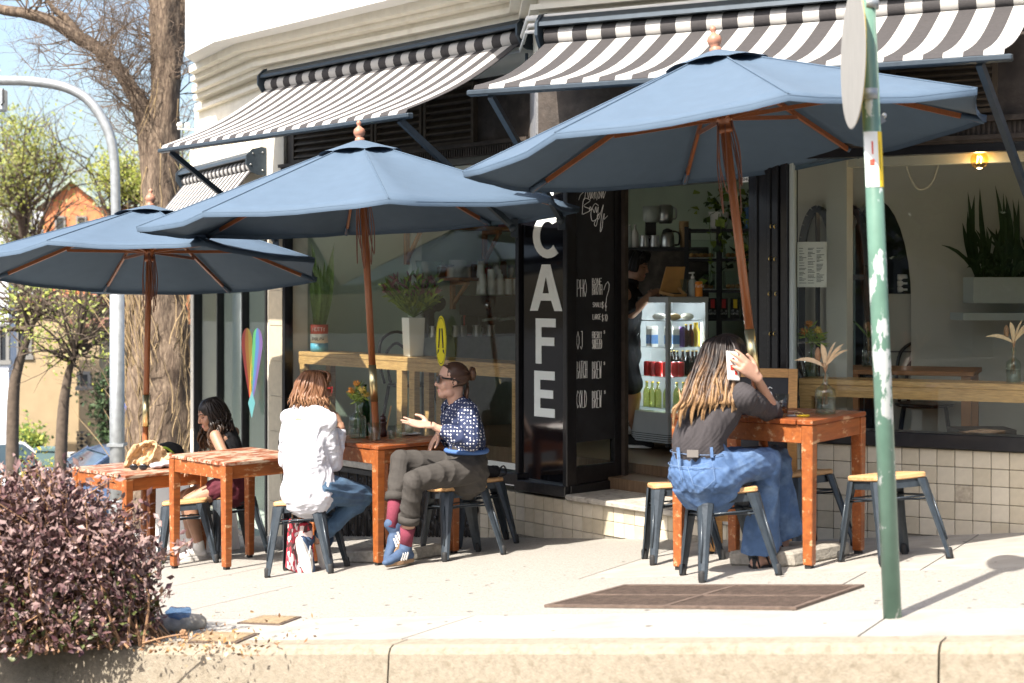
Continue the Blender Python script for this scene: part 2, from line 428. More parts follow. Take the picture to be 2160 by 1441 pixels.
bld = thing('cafe_building', 'corner building with cream upper storey, black cafe shopfronts and striped awnings', 'building', (C0.x, C0.y, gz(C0.x, C0.y)))
def part(name, mat, fn, parent=None, **k):
    m = MB(); fn(m); return m.build(name, mat, parent or bld, **k)

# lower walls and their tiles
tile = MB(); tile.box((0, 0, 0), (.0968, .012, .0968)); tile_me = tile.build('tile', 'tile_a', bevel=.003)
bpy.data.objects.remove(tile_me); tile_me = bpy.data.meshes['tile']
tmeshes = []
for k in ('tile_a', 'tile_b', 'tile_c', 'tile_stained'):
    c = tile_me.copy(); c.materials.clear(); c.materials.append(MATS[k]); tmeshes.append(c)
rt = random.Random(3)
def tiles(parent, W, a0, a1, ztop, o=.008, flip=False):
    x = (W(1, 0, 0) - W(0, 0, 0)).normalized(); z = Vector((0, 0, 1)); y = z.cross(x)
    q = axes_quat(x, y, z)
    a = a0 + .05
    while a < a1 - .02:
        gmin = gz(*W(a, .02, 0).xy)
        zt = ztop - .05
        while zt > gmin - .02:
            mi = rt.choices((0, 1, 2, 3), (5, 4, 4, .35))[0]
            inst(tmeshes[mi], 'tile', parent, W(a, o + rt.uniform(-.001, .001), zt), q)
            zt -= .1
        a += .1
def low_wall(W, a0, a1, ztop, o0=-.2):
    m = MB(); m.slab(W, a0, a1, o0, .003, -1.2, ztop)
    return m.build('tiled_wall', 'grout', bld)
w = low_wall(WL, .02, 2.87, .03); tiles(w, WL, .02, 2.87, .03)
w = low_wall(WR, .02, 2.4, .58); tiles(w, WR, .02, 2.4, .58)
part('right_pier', 'black_paint', lambda m: m.slab(WR, 2.42, 4.4, -.25, .004, -1.2, 2.321))
# pilaster left of the long window
pil = part('pilaster', 'cream_plaster', lambda m: m.slab(WL, 5.53, 5.76, -.25, .0, -1.4, 3.05))
zc = -1.0
while zc < 2.3:
    part('pilaster_tile', 'tile_b', lambda m: m.slab(WL, 5.535, 5.755, .001, .014, zc + .003, zc + .307), pil); zc += .31
# wall with the iron grille under the long window
part('base_wall', 'dark_brown', lambda m: m.slab(WL, 2.87, 5.53, -.2, -.05, -1.3, .03))
part('sill_stone', 'stone_step', lambda m: m.slab(WL, 2.88, 5.53, -.12, .07, .035, .085), bevel=.006)
def grille(m):
    z0 = -.44
    m.slab(WL, 2.9, 5.5, -.02, .03, -.02, .02); m.slab(WL, 2.9, 5.5, -.02, .03, z0 - .22, z0 - .18)
    k = 0; s = 2.95
    while s < 5.5:
        m.tube([WL(s, .005, z0 - .2), WL(s, .005, 0)], .008, 5)
        for sg in (-1, 1):
            for zz, sc in ((z0 + .28, 1), (z0 + .08, .85), (z0 - .1, .6)):
                pts = []
                for i in range(11):
                    t = i / 10 * 4.6; r = (.012 + .060 * (1 - i / 10)) * sc
                    pts.append(WL(s + sg * (.066 - r * math.cos(t)), .01, zz + r * 1.5 * math.sin(t)))
                m.tube(pts, .0065, 4)
            m.tube([WL(s, .012, z0 - .18), WL(s + sg * .045, .012, z0 + .0), WL(s + sg * .02, .012, z0 + .16), WL(s + sg * .05, .012, z0 + .4)], [.006, .011, .006, .009], 4)
        m.ball(WL(s, .015, z0 + .18), .018, 8, 6)
        m.ball(WL(s + .066, .015, z0 + .38), .014, 8, 6)
        s += .132
gr = part('iron_grille', 'iron_black', grille); tag(gr, kind='stuff')

# long window
def window(W, a0, a1, z0, z1, name='shop_window', mull=(), fr=.035, mat='black_paint'):
    f = MB()
    f.slab(W, a0 - fr, a0, -.07, .015, z0 - .001, z1); f.slab(W, a1, a1 + fr, -.07, .015, z0 - .001, z1)
    f.slab(W, a0 - fr, a1 + fr, -.07, .017, z1 + .001, z1 + .05)
    for k in mull: f.slab(W, k - .016, k + .016, -.06, .01, z0, z1)
    root = f.build(name, mat, bld)
    s = MB(); s.slab(W, a0 - fr - .02, a1 + fr + .02, -.10, .05, z0 - .085, z0); s.build('sill', 'black_paint', root, bevel=.006)
    ed = [a0] + [k for k in mull] + [a1]
    for i in range(len(ed) - 1):
        p = MB(); p.slab(W, ed[i] + (.016 if i else 0), ed[i + 1] - (.016 if i < len(ed) - 2 else 0), -.034, -.028, z0, z1); p.build('pane', 'window_glass', root)
    return root
win_long = window(WL, 2.42, 5.49, .17, 2.43)
tR1 = tR(1675); tR2 = tR(1742)
win_right = window(WR, .05, 2.35, .67, 2.27)
part('window_post', 'frame_grey', lambda m: m.slab(WR, .052, .075, -.06, .012, .672, 2.268), win_right)
win_side = window(W2, .10, 2.42, -.74, 2.0, mull=(.80, 1.62))
# black panel with the upright lettering
pan = part('sign_panel', 'black_gloss', lambda m: m.slab(WL, 1.905, 2.375, -.05, -.012, .10, 2.43))
part('panel_post', 'black_paint', lambda m: m.slab(WL, 1.86, 1.905, -.07, .03, .05, 2.43), pan, bevel=.006)
part('panel_rail', 'black_paint', lambda m: m.slab(WL, 1.86, 2.40, -.10, .05, .05, .128), pan, bevel=.006)
def letter(polys, x0, x1, y0, y1, name):
    Yc = WL(sL((x0 + x1) / 2), 0, 0).y
    s0, s1 = sL(x0), sL(x1); z0, z1 = zpx(y1, Yc), zpx(y0, Yc)
    m = MB()
    fn = lambda u, v, d: WL(s0 + (s1 - s0) * u, -.012 + d, z0 + (z1 - z0) * v)
    for poly in polys: m.prism(poly, fn, .0005, .004)
    o = m.build(name, 'letter_white', pan, fix=False)
    bm = bmesh.new(); bm.from_mesh(o.data); bmesh.ops.triangulate(bm, faces=bm.faces); bmesh.ops.recalc_face_normals(bm, faces=bm.faces); bm.to_mesh(o.data); bm.free()
arc = [(.5 + .5 * math.cos(t), .5 + .5 * math.sin(t)) for t in [math.radians(k) for k in range(42, 322, 14)]]
arci = [(.52 + .27 * math.cos(t), .5 + .31 * math.sin(t)) for t in [math.radians(k) for k in range(318, 38, -14)]]
letter([[(a * 1.1, b) for a, b in arc] + arci], 1122, 1182, 449, 545, 'letter_c')
letter([[(0, 0), (.24, 0), (.335, .22), (.665, .22), (.76, 0), (1, 0), (.63, 1), (.37, 1)]], 1116, 1184, 558, 656, 'letter_a')
bm_o = [o for o in bld.children if o.name.startswith('sign_panel')][0]
m = MB(); Yc = WL(sL(1150), 0, 0).y
s0, s1 = sL(1116), sL(1184); z0, z1 = zpx(656, Yc), zpx(558, Yc)
m.prism([(.405, .38), (.595, .38), (.5, .72)], lambda u, v, d: WL(s0 + (s1 - s0) * u, -.012 + d, z0 + (z1 - z0) * v), .0045, .006); m.build('letter_hole', 'black_gloss', pan)
letter([[(0, 0), (.29, 0), (.29, .40), (.93, .40), (.93, .585), (.29, .585), (.29, .81), (1, .81), (1, 1), (0, 1)]], 1128, 1170, 672, 768, 'letter_f')
letter([[(0, 0), (1, 0), (1, .19), (.29, .19), (.29, .41), (.92, .41), (.92, .59), (.29, .59), (.29, .81), (1, .81), (1, 1), (0, 1)]], 1125, 1168, 783, 880, 'letter_e')
letter([[(0, 1), (.4, 0), (.6, 0), (1, 1), (.75, 1), (.5, .3), (.25, 1)]], 1128, 1190, 318, 413, 'letter_v')

# doorway: posts, lintel, step, open leaf
part('door_post', 'black_paint', lambda m: (m.slab(WL, .0, .23, -.16, .035, .06, 2.45), m.slab(WL, .05, .07, .036, .045, .1, 2.4), m.slab(WL, .15, .17, .036, .045, .1, 2.4), m.slab(WR, .0, .045, -.12, .03, .06, 2.45)), bevel=.004)
part('door_lintel', 'black_paint', lambda m: (m.slab(WL, .231, 1.859, -.12, .02, 2.17, 2.45)))
pl = part('number_plate', 'chalk', lambda m: m.slab(WL, sL(1606), sL(1570), .021, .026, zpx(384, 9.28), zpx(372, 9.28)))
m = MB(); a1 = sL(1572); a0 = sL(1604)
lettering(m, 'SHOP 2', lambda u, v, d: WL(a1 - u * 1.0, .027 + d, zpx(381, 9.28) + v), 0, 0, .019, .013, .007, .0016); m.build('plate_lettering', 'black_paint', pl)
for px, py in ((1626, 478), (1634, 478), (1623, 546), (1634, 547), (1622, 620), (1636, 620), (1624, 704), (1633, 704)):
    s = sL(px, .05)
    m = MB(); z = zpx(py, WL(s, 0, 0).y); c = WL(s, .05, z)
    m.tube([WL(s, .036, z + .012), WL(s, .055, z + .010), WL(s, .058, z - .004), WL(s, .05, z - .012), WL(s, .042, z - .006)], .0028, 5); m.build('hook', 'gold', bld)
part('door_step', 'stone_step', lambda m: m.slab(WL, .03, 1.86, -.42, .05, .032, .072), bevel=.008)
part('inner_step', 'floor_wood', lambda m: m.slab(WL, .0, 2.3, -.75, -.421, .02, .15))
LK = WL(1.87, -.02, 0); LD = Vector((.69, .724, 0)); LN = Vector((.724, -.69, 0))
def WF(a, o, z): return LK + LD * a + LN * (o if True else 0) + Vector((0, 0, z))
leaf = part('door_leaf', 'black_paint', lambda m: (m.slab(WF, .0, .05, -.045, .0, .13, 2.30), m.slab(WF, .478, .55, -.045, .0, .13, 2.30), m.slab(WF, .05, .478, -.045, 0, .13, .25), m.slab(WF, .05, .478, -.045, 0, 2.2, 2.30)), bevel=.004)
part('leaf_rail', 'black_paint', lambda m: m.slab(WF, -.02, .57, -.06, .02, .055, .128), leaf, bevel=.004)
board = part('leaf_board', 'blackboard', lambda m: m.slab(WF, .05, .478, -.03, -.008, .42, 2.2), leaf)
part('leaf_pane', 'window_glass', lambda m: m.slab(WF, .05, .478, -.022, -.016, .25, .42), leaf)
part('leaf_edge', 'dark_brown', lambda m: m.slab(WF, .552, .592, -.07, .03, .13, 2.35), leaf)
def leafpx(x, y):
    k = (x - 1080) / FPX; a = (k * LK.y - LK.x) / (LD.x - k * LD.y)
    return a, zpx(y, (LK + LD * a).y)
m = MB()
for txt, x, y, h, w_, gp in (('PHO', 1219, 626, 36, .027, .009), ('BONE', 1251, 601, 14, .020, .007), ('BROTH', 1251, 622, 22, .017, .005), ('SMALL', 1252, 648, 10, .016, .006), ('$6', 1271, 651, 15, .020, .014), ('LARGE', 1252, 674, 11, .013, .005), ('$10', 1271, 678, 15, .018, .010),
                             ('OJ', 1218, 737, 37, .026, .010), ('FRESHLY', 1251, 714, 14, .011, .004), ('SQUEEZED', 1251, 736, 20, .0095, .004), ('$', 1275, 704, 7, .014, .005),
                             ('BATCH', 1218, 799, 36, .017, .006), ('BREW', 1251, 799, 36, .019, .007), ('$', 1275, 770, 7, .014, .005),
                             ('COLD', 1218, 861, 36, .021, .007), ('BREW', 1251, 861, 36, .019, .007), ('$', 1276, 831, 7, .014, .005)):
    a, z = leafpx(x, y); h_ = h / FPX * 10.7
    m = MB(); lettering(m, txt, lambda u, v, d: WF(u, -.008 + d, v), a, z, h_, w_, gp, .0028); tag(m.build('chalk_word', 'chalk', board), kind='stuff')
a, z = leafpx(1275, 612); m = MB()
m.tube([WF(a, -.006, z), WF(a + .02, -.006, z + .04), WF(a + .045, -.006, z + .06), WF(a + .06, -.006, z + .04), WF(a + .055, -.006, z), WF(a + .03, -.006, z - .05), WF(a + .022, -.006, z - .1), WF(a + .022, -.006, z - .15)], .003, 4)
m.build('chalk_lettering', 'chalk', board)
m = MB()      # looping script at the head of the board
def script(strokes, x, y, sx, sy):
    for st in strokes:
        pts = [leafpx(x + a * sx, y - b * sy) for a, b in st]
        m.tube(curve([WF(p[0], -.006, p[1]) for p in pts], 4), .0028, 4)
script([[(0, 0), (.1, .3), (.3, .55), (.15, 1), (.05, .75), (.3, .6)], [(.3, .0), (.45, .9), (.5, .1), (.6, .5), (.62, .05), (.72, .55), (.7, .1), (.85, .5), (.8, .05), (.95, 1.0), (.9, .1)], [(.95, 0), (1.05, .5), (1.15, .3), (1.05, .1), (1.2, .9), (1.2, .1), (1.3, .6), (1.3, .1), (1.42, .5)]], 1222, 422, 40, 36)
script([[(.1, 0), (.2, 1), (.6, .9), (.2, .55), (.65, .3), (.15, 0)], [(.7, .3), (.6, .5), (.55, .25), (.75, .35), (.85, .1), (.95, .5), (1.0, .1), (1.1, .5), (1.0, -.7), (.85, -.6), (1.2, .1)]], 1226, 452, 34, 32)
script([[(.6, .9), (.3, 1), (0, .5), (.1, .0), (.5, .15), (.6, .4), (.5, .3), (.62, .1), (.8, .5), (1.0, .95), (.85, .3), (.75, -.6), (.9, -.4), (1.0, .3), (1.1, .4), (1.05, .1), (1.35, .3)]], 1248, 466, 26, 36)
m.build('chalk_script', 'chalk', board)

# transom zone above the long window: ribs, louvres, boards
part('transom_beam', 'dark_brown', lambda m: (m.slab(WL, 2.25, 5.53, -.15, .03, 2.481, 2.55), m.slab(WL, 2.25, 5.53, -.15, -.03, 2.55, 3.06), m.slab(WL, 2.25, 5.53, -.12, .06, 2.551, 2.58)))
ribs = MB(); s = 2.3
while s < 5.5: ribs.slab(WL, s, s + .014, .031, .040, 2.487, 2.543); s += .028
tag(ribs.build('rib_moulding', 'dark_brown', bld), kind='stuff')
lb = [sL(1003), sL(893), sL(790), sL(612) - .03]
for a, b2 in zip(lb[:-1], lb[1:]):
    a, b2 = min(a, b2) + .012, max(a, b2) - .012
    f = MB(); f.slab(WL, a, a + .03, -.03, .012, 2.585, 3.04); f.slab(WL, b2 - .03, b2, -.03, .012, 2.585, 3.04); f.slab(WL, a + .03, b2 - .03, -.03, .012, 2.585, 2.61); f.slab(WL, a + .03, b2 - .03, -.03, .012, 3.015, 3.04)
    fr = f.build('louvre', 'louvre_brown', bld)
    for k in range(7):
        z = 2.625 + k * .055
        m = MB(); m.hexa([WL(a + .031, -.028, z + .038), WL(b2 - .031, -.028, z + .038), WL(b2 - .031, .008, z), WL(a + .031, .008, z), WL(a + .031, -.028, z + .05), WL(b2 - .031, -.028, z + .05), WL(b2 - .031, .008, z + .012), WL(a + .031, .008, z + .012)]); m.build('slat', 'louvre_brown', fr)
# block over the doorway carried on the line of the right front
Bp = WR(-1.62, 0, 0)
def over(m):
    A = WL(2.25, 0, 0); pts = [A, Bp, WR(0, .0, 0), WL(0, -.15, 0), WL(2.25, -.15, 0)]
    n = len(pts); m.add([(p.x, p.y, 2.452) for p in pts] + [(p.x, p.y, 3.06) for p in pts], [tuple(range(n - 1, -1, -1)), tuple(range(n, 2 * n))] + [(i, (i + 1) % n, n + (i + 1) % n, n + i) for i in range(n)])
part('door_canopy', 'dark_brown', over)
dAB = (Bp - WL(2.25, 0, 0)).normalized(); nAB = Vector((dAB.y, -dAB.x, 0))
def WAB(a, o, z): return WL(2.25, 0, 0) + dAB * a - nAB * (-o) + Vector((0, 0, z))
part('canopy_side', 'grey_board', lambda m: m.slab(WAB, .03, .96, .002, .02, 2.50, 3.04))
part('right_fascia', 'dark_brown', lambda m: (m.slab(WR, -1.62, 4.4, -.2, .015, 2.455, 3.06), m.slab(WR, .0, 4.4, -.2, .02, 2.322, 2.454), m.slab(WR, -.02, 4.4, .016, .06, 2.44, 2.47), m.slab(WR, -.02, 4.4, .016, .045, 2.34, 2.365)))
ribs = MB(); s = 0.0
while s < 2.6: ribs.slab(WR, s, s + .014, .0205, .030, 2.368, 2.436); s += .028
tag(ribs.build('rib_moulding', 'dark_brown', bld), kind='stuff')
a, b2 = tR(1880), tR(2106)
f = MB(); f.slab(WR, a, a + .03, .016, .03, 2.49, 2.83); f.slab(WR, b2 - .03, b2, .016, .03, 2.49, 2.83); f.slab(WR, a + .03, b2 - .03, .016, .03, 2.49, 2.515)
fr = f.build('louvre', 'louvre_brown', bld)
for k in range(8):
    z = 2.525 + k * .037
    m = MB(); m.hexa([WR(a + .031, .016, z + .022), WR(b2 - .031, .016, z + .022), WR(b2 - .031, .034, z), WR(a + .031, .034, z), WR(a + .031, .016, z + .032), WR(b2 - .031, .016, z + .032), WR(b2 - .031, .034, z + .010), WR(a + .031, .034, z + .010)]); m.build('slat', 'louvre_brown', fr)

# upper storey: mouldings and wall follow the broken front
UP = [W2(2.45, 0, 0), C2, WL(2.25, 0, 0), Bp, WR(4.5, 0, 0)]
UN = [N2, NL, (dAB.cross(Vector((0, 0, 1)))).normalized(), NR]
if UN[2].x > 0: UN[2] = -UN[2]
def off(o):
    out = []
    for i in range(len(UP)):
        if i == 0: out.append(UP[0] + UN[0] * o - D2 * 3.0 * max(0, o)); continue
        if i == len(UP) - 1: out.append(UP[i] + UN[-1] * o); continue
        n1, n2 = UN[i - 1], UN[i]
        det = n1.x * n2.y - n1.y * n2.x
        c1 = UP[i].dot(n1) + o; c2 = UP[i].dot(n2) + o
        out.append(Vector(((c1 * n2.y - c2 * n1.y) / det, (n1.x * c2 - n2.x * c1) / det, 0)))
    return out
def band(m, o, z0, z1, inn=-.3, mi=0):
    a, b2 = off(inn), off(o)
    for i in range(len(UP) - 1):
        m.hexa([a[i] + Vector((0, 0, z0)), a[i + 1] + Vector((0, 0, z0)), b2[i + 1] + Vector((0, 0, z0)), b2[i] + Vector((0, 0, z0)), a[i] + Vector((0, 0, z1)), a[i + 1] + Vector((0, 0, z1)), b2[i + 1] + Vector((0, 0, z1)), b2[i] + Vector((0, 0, z1))], mi)
part('plaster_band', 'cream_plaster', lambda m: band(m, .0, 3.062, 3.40))
for o, z0, z1 in ((.06, 3.30, 3.335), (.10, 3.401, 3.45), (.17, 3.451, 3.49), (.15, 3.491, 3.53), (.24, 3.531, 3.575), (.33, 3.576, 3.64)):
    part('cornice_moulding', 'cream_plaster', lambda m: band(m, o, z0, z1))
part('upper_wall', 'white_plaster', lambda m: band(m, .52, 3.64, 7.6))
part('string_course', 'white_plaster', lambda m: (band(m, .66, 4.55, 4.63, .50), band(m, .74, 4.631, 4.72, .50), band(m, .62, 4.721, 4.8, .50)))
for o, z, r in ((.08, 3.26, .018), (.07, 3.215, .014), (.09, 3.17, .012)):
    pts = off(o)[1:]
    part('conduit', 'white_plaster', lambda m: m.tube([p + Vector((0, 0, z + .02 * math.sin(i * 2.1))) for i, p in enumerate(pts)], r, 8))
# side front (left): plaster wall with small balusters
part('side_wall', 'cream_plaster', lambda m: (m.slab(W2, .0, 2.62, -.25, .0, 2.051, 3.061), m.slab(W2, 2.46, 2.62, -.25, .0, -1.4, 2.05), m.slab(W2, .0, .06, -.25, .0, -1.4, 2.05)))
part('side_ledge', 'cream_plaster', lambda m: (m.slab(W2, .1, 2.62, .001, .07, 3.0, 3.05), m.slab(W2, .1, 2.62, .001, .06, 2.72, 2.76), m.slab(W2, 1.0, 1.12, .001, .05, 2.761, 2.999), m.slab(W2, 1.95, 2.05, .001, .05, 2.761, 2.999), m.slab(W2, .1, .3, .001, .05, 2.761, 2.999)))
bal = MB(); bal.lathe([(.016, 0), (.024, .01), (.014, .03), (.026, .09), (.014, .17), (.022, .2), (.022, .215)], 10)
bal_me = bal.build('baluster', 'cream_plaster'); bme = bal_me.data; bpy.data.objects.remove(bal_me)
for s in [.38 + .085 * k for k in range(7)] + [1.2 + .085 * k for k in range(8)] + [2.12 + .085 * k for k in range(5)]:
    inst(bme, 'baluster', bld, W2(s, .03, 2.762))
for s in (2.3,):
    part('insulator_bracket', 'white_plaster', lambda m: (m.tube([W2(s, .0, 3.12), W2(s, .22, 3.12)], .012, 6), m.ball(W2(s, .12, 3.16), .03), m.ball(W2(s, .2, 3.16), .03)))

# ------------------------------------------------------------------ interior
FZ = .22
part('room_floor', 'floor_wood', lambda m: (m.slab(WL, .05, 5.75, -3.6, -.751, .1, FZ), m.slab(WR, .06, 3.4, -3.6, -.1, .1, FZ - .004)))
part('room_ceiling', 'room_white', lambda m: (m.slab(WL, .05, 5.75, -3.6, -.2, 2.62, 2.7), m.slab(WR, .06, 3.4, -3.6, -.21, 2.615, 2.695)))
part('end_wall', 'sage_wall', lambda m: m.slab(WL, 5.56, 5.74, -3.6, -.08, FZ, 2.62))
part('back_wall', 'sage_wall', lambda m: m.slab(WL, 1.6, 5.74, -3.55, -3.35, FZ, 2.62))
dv0 = WR(-.62, -2.2, 0); dv1 = WL(1.7, -3.4, 0); dd = (dv1 - dv0).normalized()
def WD(a, o, z): return dv0 + dd * a + Vector((dd.y, -dd.x, 0)) * o + Vector((0, 0, z))
part('divider_wall', 'sage_wall', lambda m: m.slab(WD, 0, (dv1 - dv0).length, -.05, .05, FZ, 2.62))
def arch_wall(m):
    a0, a1 = -.62, 3.2
    l, r = tR(1770, -2.2), tR(1922, -2.2)
    top = zpx(418, 11.0); spr = zpx(640, 11.0)
    mid = (l + r) / 2
    pts = []
    for i in range(9):
        t = i / 8; pts.append((l + (mid - l) * (1 - math.cos(t * math.pi / 2)) , spr + (top - spr) * math.sin(t * math.pi / 2)))
    ptr = [(2 * mid - u, v) for u, v in pts[::-1]]
    outline = pts + ptr[1:]
    m.slab(WR, a0, l, -2.32, -2.2, FZ, 2.62); m.slab(WR, r, a1, -2.32, -2.2, FZ, 2.62)
    for (u0, v0), (u1, v1) in zip(outline[:-1], outline[1:]):
        m.hexa([WR(u0, -2.32, v0), WR(u1, -2.32, v1), WR(u1, -2.2, v1), WR(u0, -2.2, v0), WR(u0, -2.32, 2.62), WR(u1, -2.32, 2.62), WR(u1, -2.2, 2.62), WR(u0, -2.2, 2.62)])
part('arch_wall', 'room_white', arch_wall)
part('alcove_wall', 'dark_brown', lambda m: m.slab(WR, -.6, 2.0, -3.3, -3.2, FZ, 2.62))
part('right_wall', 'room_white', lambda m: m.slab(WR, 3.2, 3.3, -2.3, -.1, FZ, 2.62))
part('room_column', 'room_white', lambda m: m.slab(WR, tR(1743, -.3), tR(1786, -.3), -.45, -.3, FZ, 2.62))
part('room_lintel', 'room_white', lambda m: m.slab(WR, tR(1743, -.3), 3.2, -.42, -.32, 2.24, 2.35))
def gothic(m):
    for x0, x1 in ((1690, 1760), (1760, 1830)):
        l, r = tR(x0, -2.1), tR(x1, -2.1); mid = (l + r) / 2; sp = zpx(560, 11)
        for sg in (0, 1):
            a = l if sg == 0 else r
            m.bar(WR(a, -2.1, FZ), WR(a, -2.1, sp), .05)
            pts = [WR(a + (mid - a) * (1 - math.cos(i / 6 * 1.57)), -2.1, sp + .42 * math.sin(i / 6 * 1.57)) for i in range(7)]
            for p, q in zip(pts[:-1], pts[1:]): m.bar(p, q, .05)
        m.bar(WR(l, -2.1, zpx(585, 11)), WR(r, -2.1, zpx(585, 11)), .04)
        m.bar(WR(mid, -2.1, FZ), WR(mid, -2.1, sp + .4), .03)
gw = part('gothic_frame', 'black_paint', gothic)
part('side_room_wall', 'side_room', lambda m: (m.slab(W2, .06, 2.46, -1.5, -1.4, -1.0, 2.3), m.slab(W2, 2.3, 2.46, -1.39, -.26, -1.0, 2.3), m.slab(W2, .0, 2.46, -1.39, -.26, -1.05, -.8)))
# window benches
def bench(W, a0, a1, zt, legs, o0=-.44, o1=-.1):
    bt = MB(); bt.slab(W, a0, a1, o0, o1, zt - .035, zt)
    lab = {'WL': 'long pale timber bar bench inside the window left of the doorway', 'WR': 'pale timber bar bench inside the window right of the doorway'}[W.__name__]
    t = thing('window_bench', lab, 'bench', W((a0 + a1) / 2, (o0 + o1) / 2, FZ), group='timber bars inside the shop windows')
    bt.build('bench_top', 'bench_wood', t, bevel=.004)
    for k in legs:
        lg = MB(); lg.slab(W, k - .035, k + .035, o1 - .06, o1 - .005, FZ, zt - .036); lg.slab(W, k - .035, k + .035, o0 + .005, o0 + .06, FZ, zt - .036); lg.build('leg', 'bench_wood', t)
    r = MB(); r.slab(W, a0, a1, o1 - .03, o1 - .004, zt - .105, zt - .036); r.build('rail', 'bench_wood', t)
bench(WL, 2.5, 5.45, .945, (2.56, sL(846), sL(820), 5.4))
bench(WR, .08, 2.3, .955, (.12,), -.36, -.09)
# ================================================================== AWNINGS
M('awning_dark', (.048, .044, .044), .85, n=.12, ns=20, bump=.15, bs=120)
M('awning_white', (.42, .405, .38), .85, n=.04, ns=12, bump=.15, bs=120)
M('awning_metal', (.045, .06, .075), .4, metal=.3, n=.15, ns=8)
M('steel', (.45, .46, .47), .3, metal=1, n=.1, ns=10)
def awning(label, W, a0, a1, zr, zf, d, pitch, arms, brz, casd=.13, group='striped awnings of the corner cafe', sag=.05, flip=False):
    c = W((a0 + a1) / 2, d / 2, 0)
    t = thing('striped_awning', label, 'awning', (c.x, c.y, zf), group=group)
    n = int(round((a1 - a0) / pitch)); ns_ = 8
    cl = MB()
    prof = []
    for j in range(ns_ + 1):
        u = j / ns_; prof.append((casd + (d - casd) * u, zr - .05 + (zf + .035 - zr + .05) * u - sag * math.sin(math.pi * u)))
    prof += [(d + .015, zf + .01), (d + .012, zf - .005)]
    np_ = len(prof)
    for i in range(n):
        for side in (0, 1):
            pass
        x0 = a0 + (a1 - a0) * i / n; x1 = a0 + (a1 - a0) * (i + 1) / n
        V = [W(x0, o, z) for o, z in prof] + [W(x1, o, z) for o, z in prof] + [W(x0, o - .003, z - .004) for o, z in prof] + [W(x1, o - .003, z - .004) for o, z in prof]
        Fc = [(j, j + 1, np_ + j + 1, np_ + j) for j in range(np_ - 1)] + [(2 * np_ + j, 3 * np_ + j, 3 * np_ + j + 1, 2 * np_ + j + 1) for j in range(np_ - 1)]
        cl.add(V, Fc, i % 2)
    cl.build('awning_cloth', ['awning_dark', 'awning_white'], t, fix=False)
    rl = MB()
    for i in range(n):
        x0 = a0 + (a1 - a0) * i / n; x1 = a0 + (a1 - a0) * (i + 1) / n
        V = []
        for x in (x0, x1):
            for k in range(9):
                an = math.radians(-100 + 25 * k); V.append(W(x, casd - .05 + .062 * math.cos(an), zr + .0 + .062 * math.sin(an)))
        rl.add(V, [(k, k + 1, 9 + k + 1, 9 + k) for k in range(8)], i % 2, True)
    rl.build('cloth_roll', ['awning_dark', 'awning_white'], t, fix=False)
    cs = MB()
    prof = [(.0, .015), (.0, .13), (.05, .145), (.12, .125), (.17, .085), (.175, .06), (.16, .055), (.10, .085), (.04, .06)]
    k = len(prof); V = [W(a0 - .02, o, zr + z) for o, z in prof] + [W(a1 + .02, o, zr + z) for o, z in prof]
    cs.add(V, [tuple(range(k)), tuple(range(2 * k - 1, k - 1, -1))] + [(i, (i + 1) % k, k + (i + 1) % k, k + i) for i in range(k)])
    cs.build('cassette', 'awning_metal', t)
    for x in (a0 - .021, a1 + .021):
        e = MB(); pr = [(.0, -.09), (.0, .15), (.05, .16), (.13, .14), (.19, .08), (.19, .0), (.14, -.07), (.08, -.09)]
        sg = -.02 if x < a0 else .02
        kk = len(pr); V = [W(x, o, zr + z) for o, z in pr] + [W(x + sg, o, zr + z) for o, z in pr]
        e.add(V, [tuple(range(kk)), tuple(range(2 * kk - 1, kk - 1, -1))] + [(i, (i + 1) % kk, kk + (i + 1) % kk, kk + i) for i in range(kk)])
        eo = e.build('end_plate', 'awning_metal', t)
        b = MB()
        for o, z in ((.04, .11), (.13, .1), (.15, .0), (.04, -.05)):
            b.ball(W(x + sg * 1.1, o, zr + z), .009, 6, 4)
        b.build('bolt', 'steel', eo)
    fb = MB(); fb.hexa([W(a0 - .04, d - .02, zf - .03), W(a1 + .04, d - .02, zf - .03), W(a1 + .04, d + .03, zf - .025), W(a0 - .04, d + .03, zf - .025), W(a0 - .04, d - .02, zf + .01), W(a1 + .04, d - .02, zf + .01), W(a1 + .04, d + .03, zf + .005), W(a0 - .04, d + .03, zf + .005)])
    fb.build('front_bar', 'awning_metal', t, bevel=.006)
    for xa, xb in arms:
        am = MB(); we = xb if isinstance(xb, Vector) else W(xb, .06, brz); am.bar(W(xa, d - .01, zf - .03), we, .032, .042)
        ao = am.build('arm', 'awning_metal', t)
        bk = MB(); bk.box(we, (.05, .05, .13)); bk.ball(we + Vector((-.01, -.03, 0)), .03, 8, 6); bk.build('wall_bracket', 'awning_metal', ao)
    return t
aw1 = awning('long black and white striped awning over the left window beside the tree', WL, 2.24, 5.62, 3.28, 2.655, 1.12, .0995, ((2.34, 2.38), (5.5, 5.56)), 1.93)
aw2 = awning('broad black and white striped awning above the doorway and right window', WR, -1.52, 1.46, 3.11, 2.65, 1.065, .0993, ((-1.42, WL(1.89, .05, 1.97)), (1.34, WR(1.56, .06, 1.62))), 1.62)
aw3 = awning('small finely striped steep awning lower down at the rainbow window', W2, .12, 2.45, 2.60, 1.47, 1.02, .066, ((.2, .2), (2.35, 2.35)), 1.95, sag=.02)
m = MB(); e = WL(2.2, .10, 3.16); m.tube([e, e + Vector((0, 0, -.09)), e + Vector((0, .0, -.12))], .011, 6); m.ball(e + Vector((0, 0, -.14)), .02, 8, 6); m.build('crank_eye', 'awning_metal', aw1)

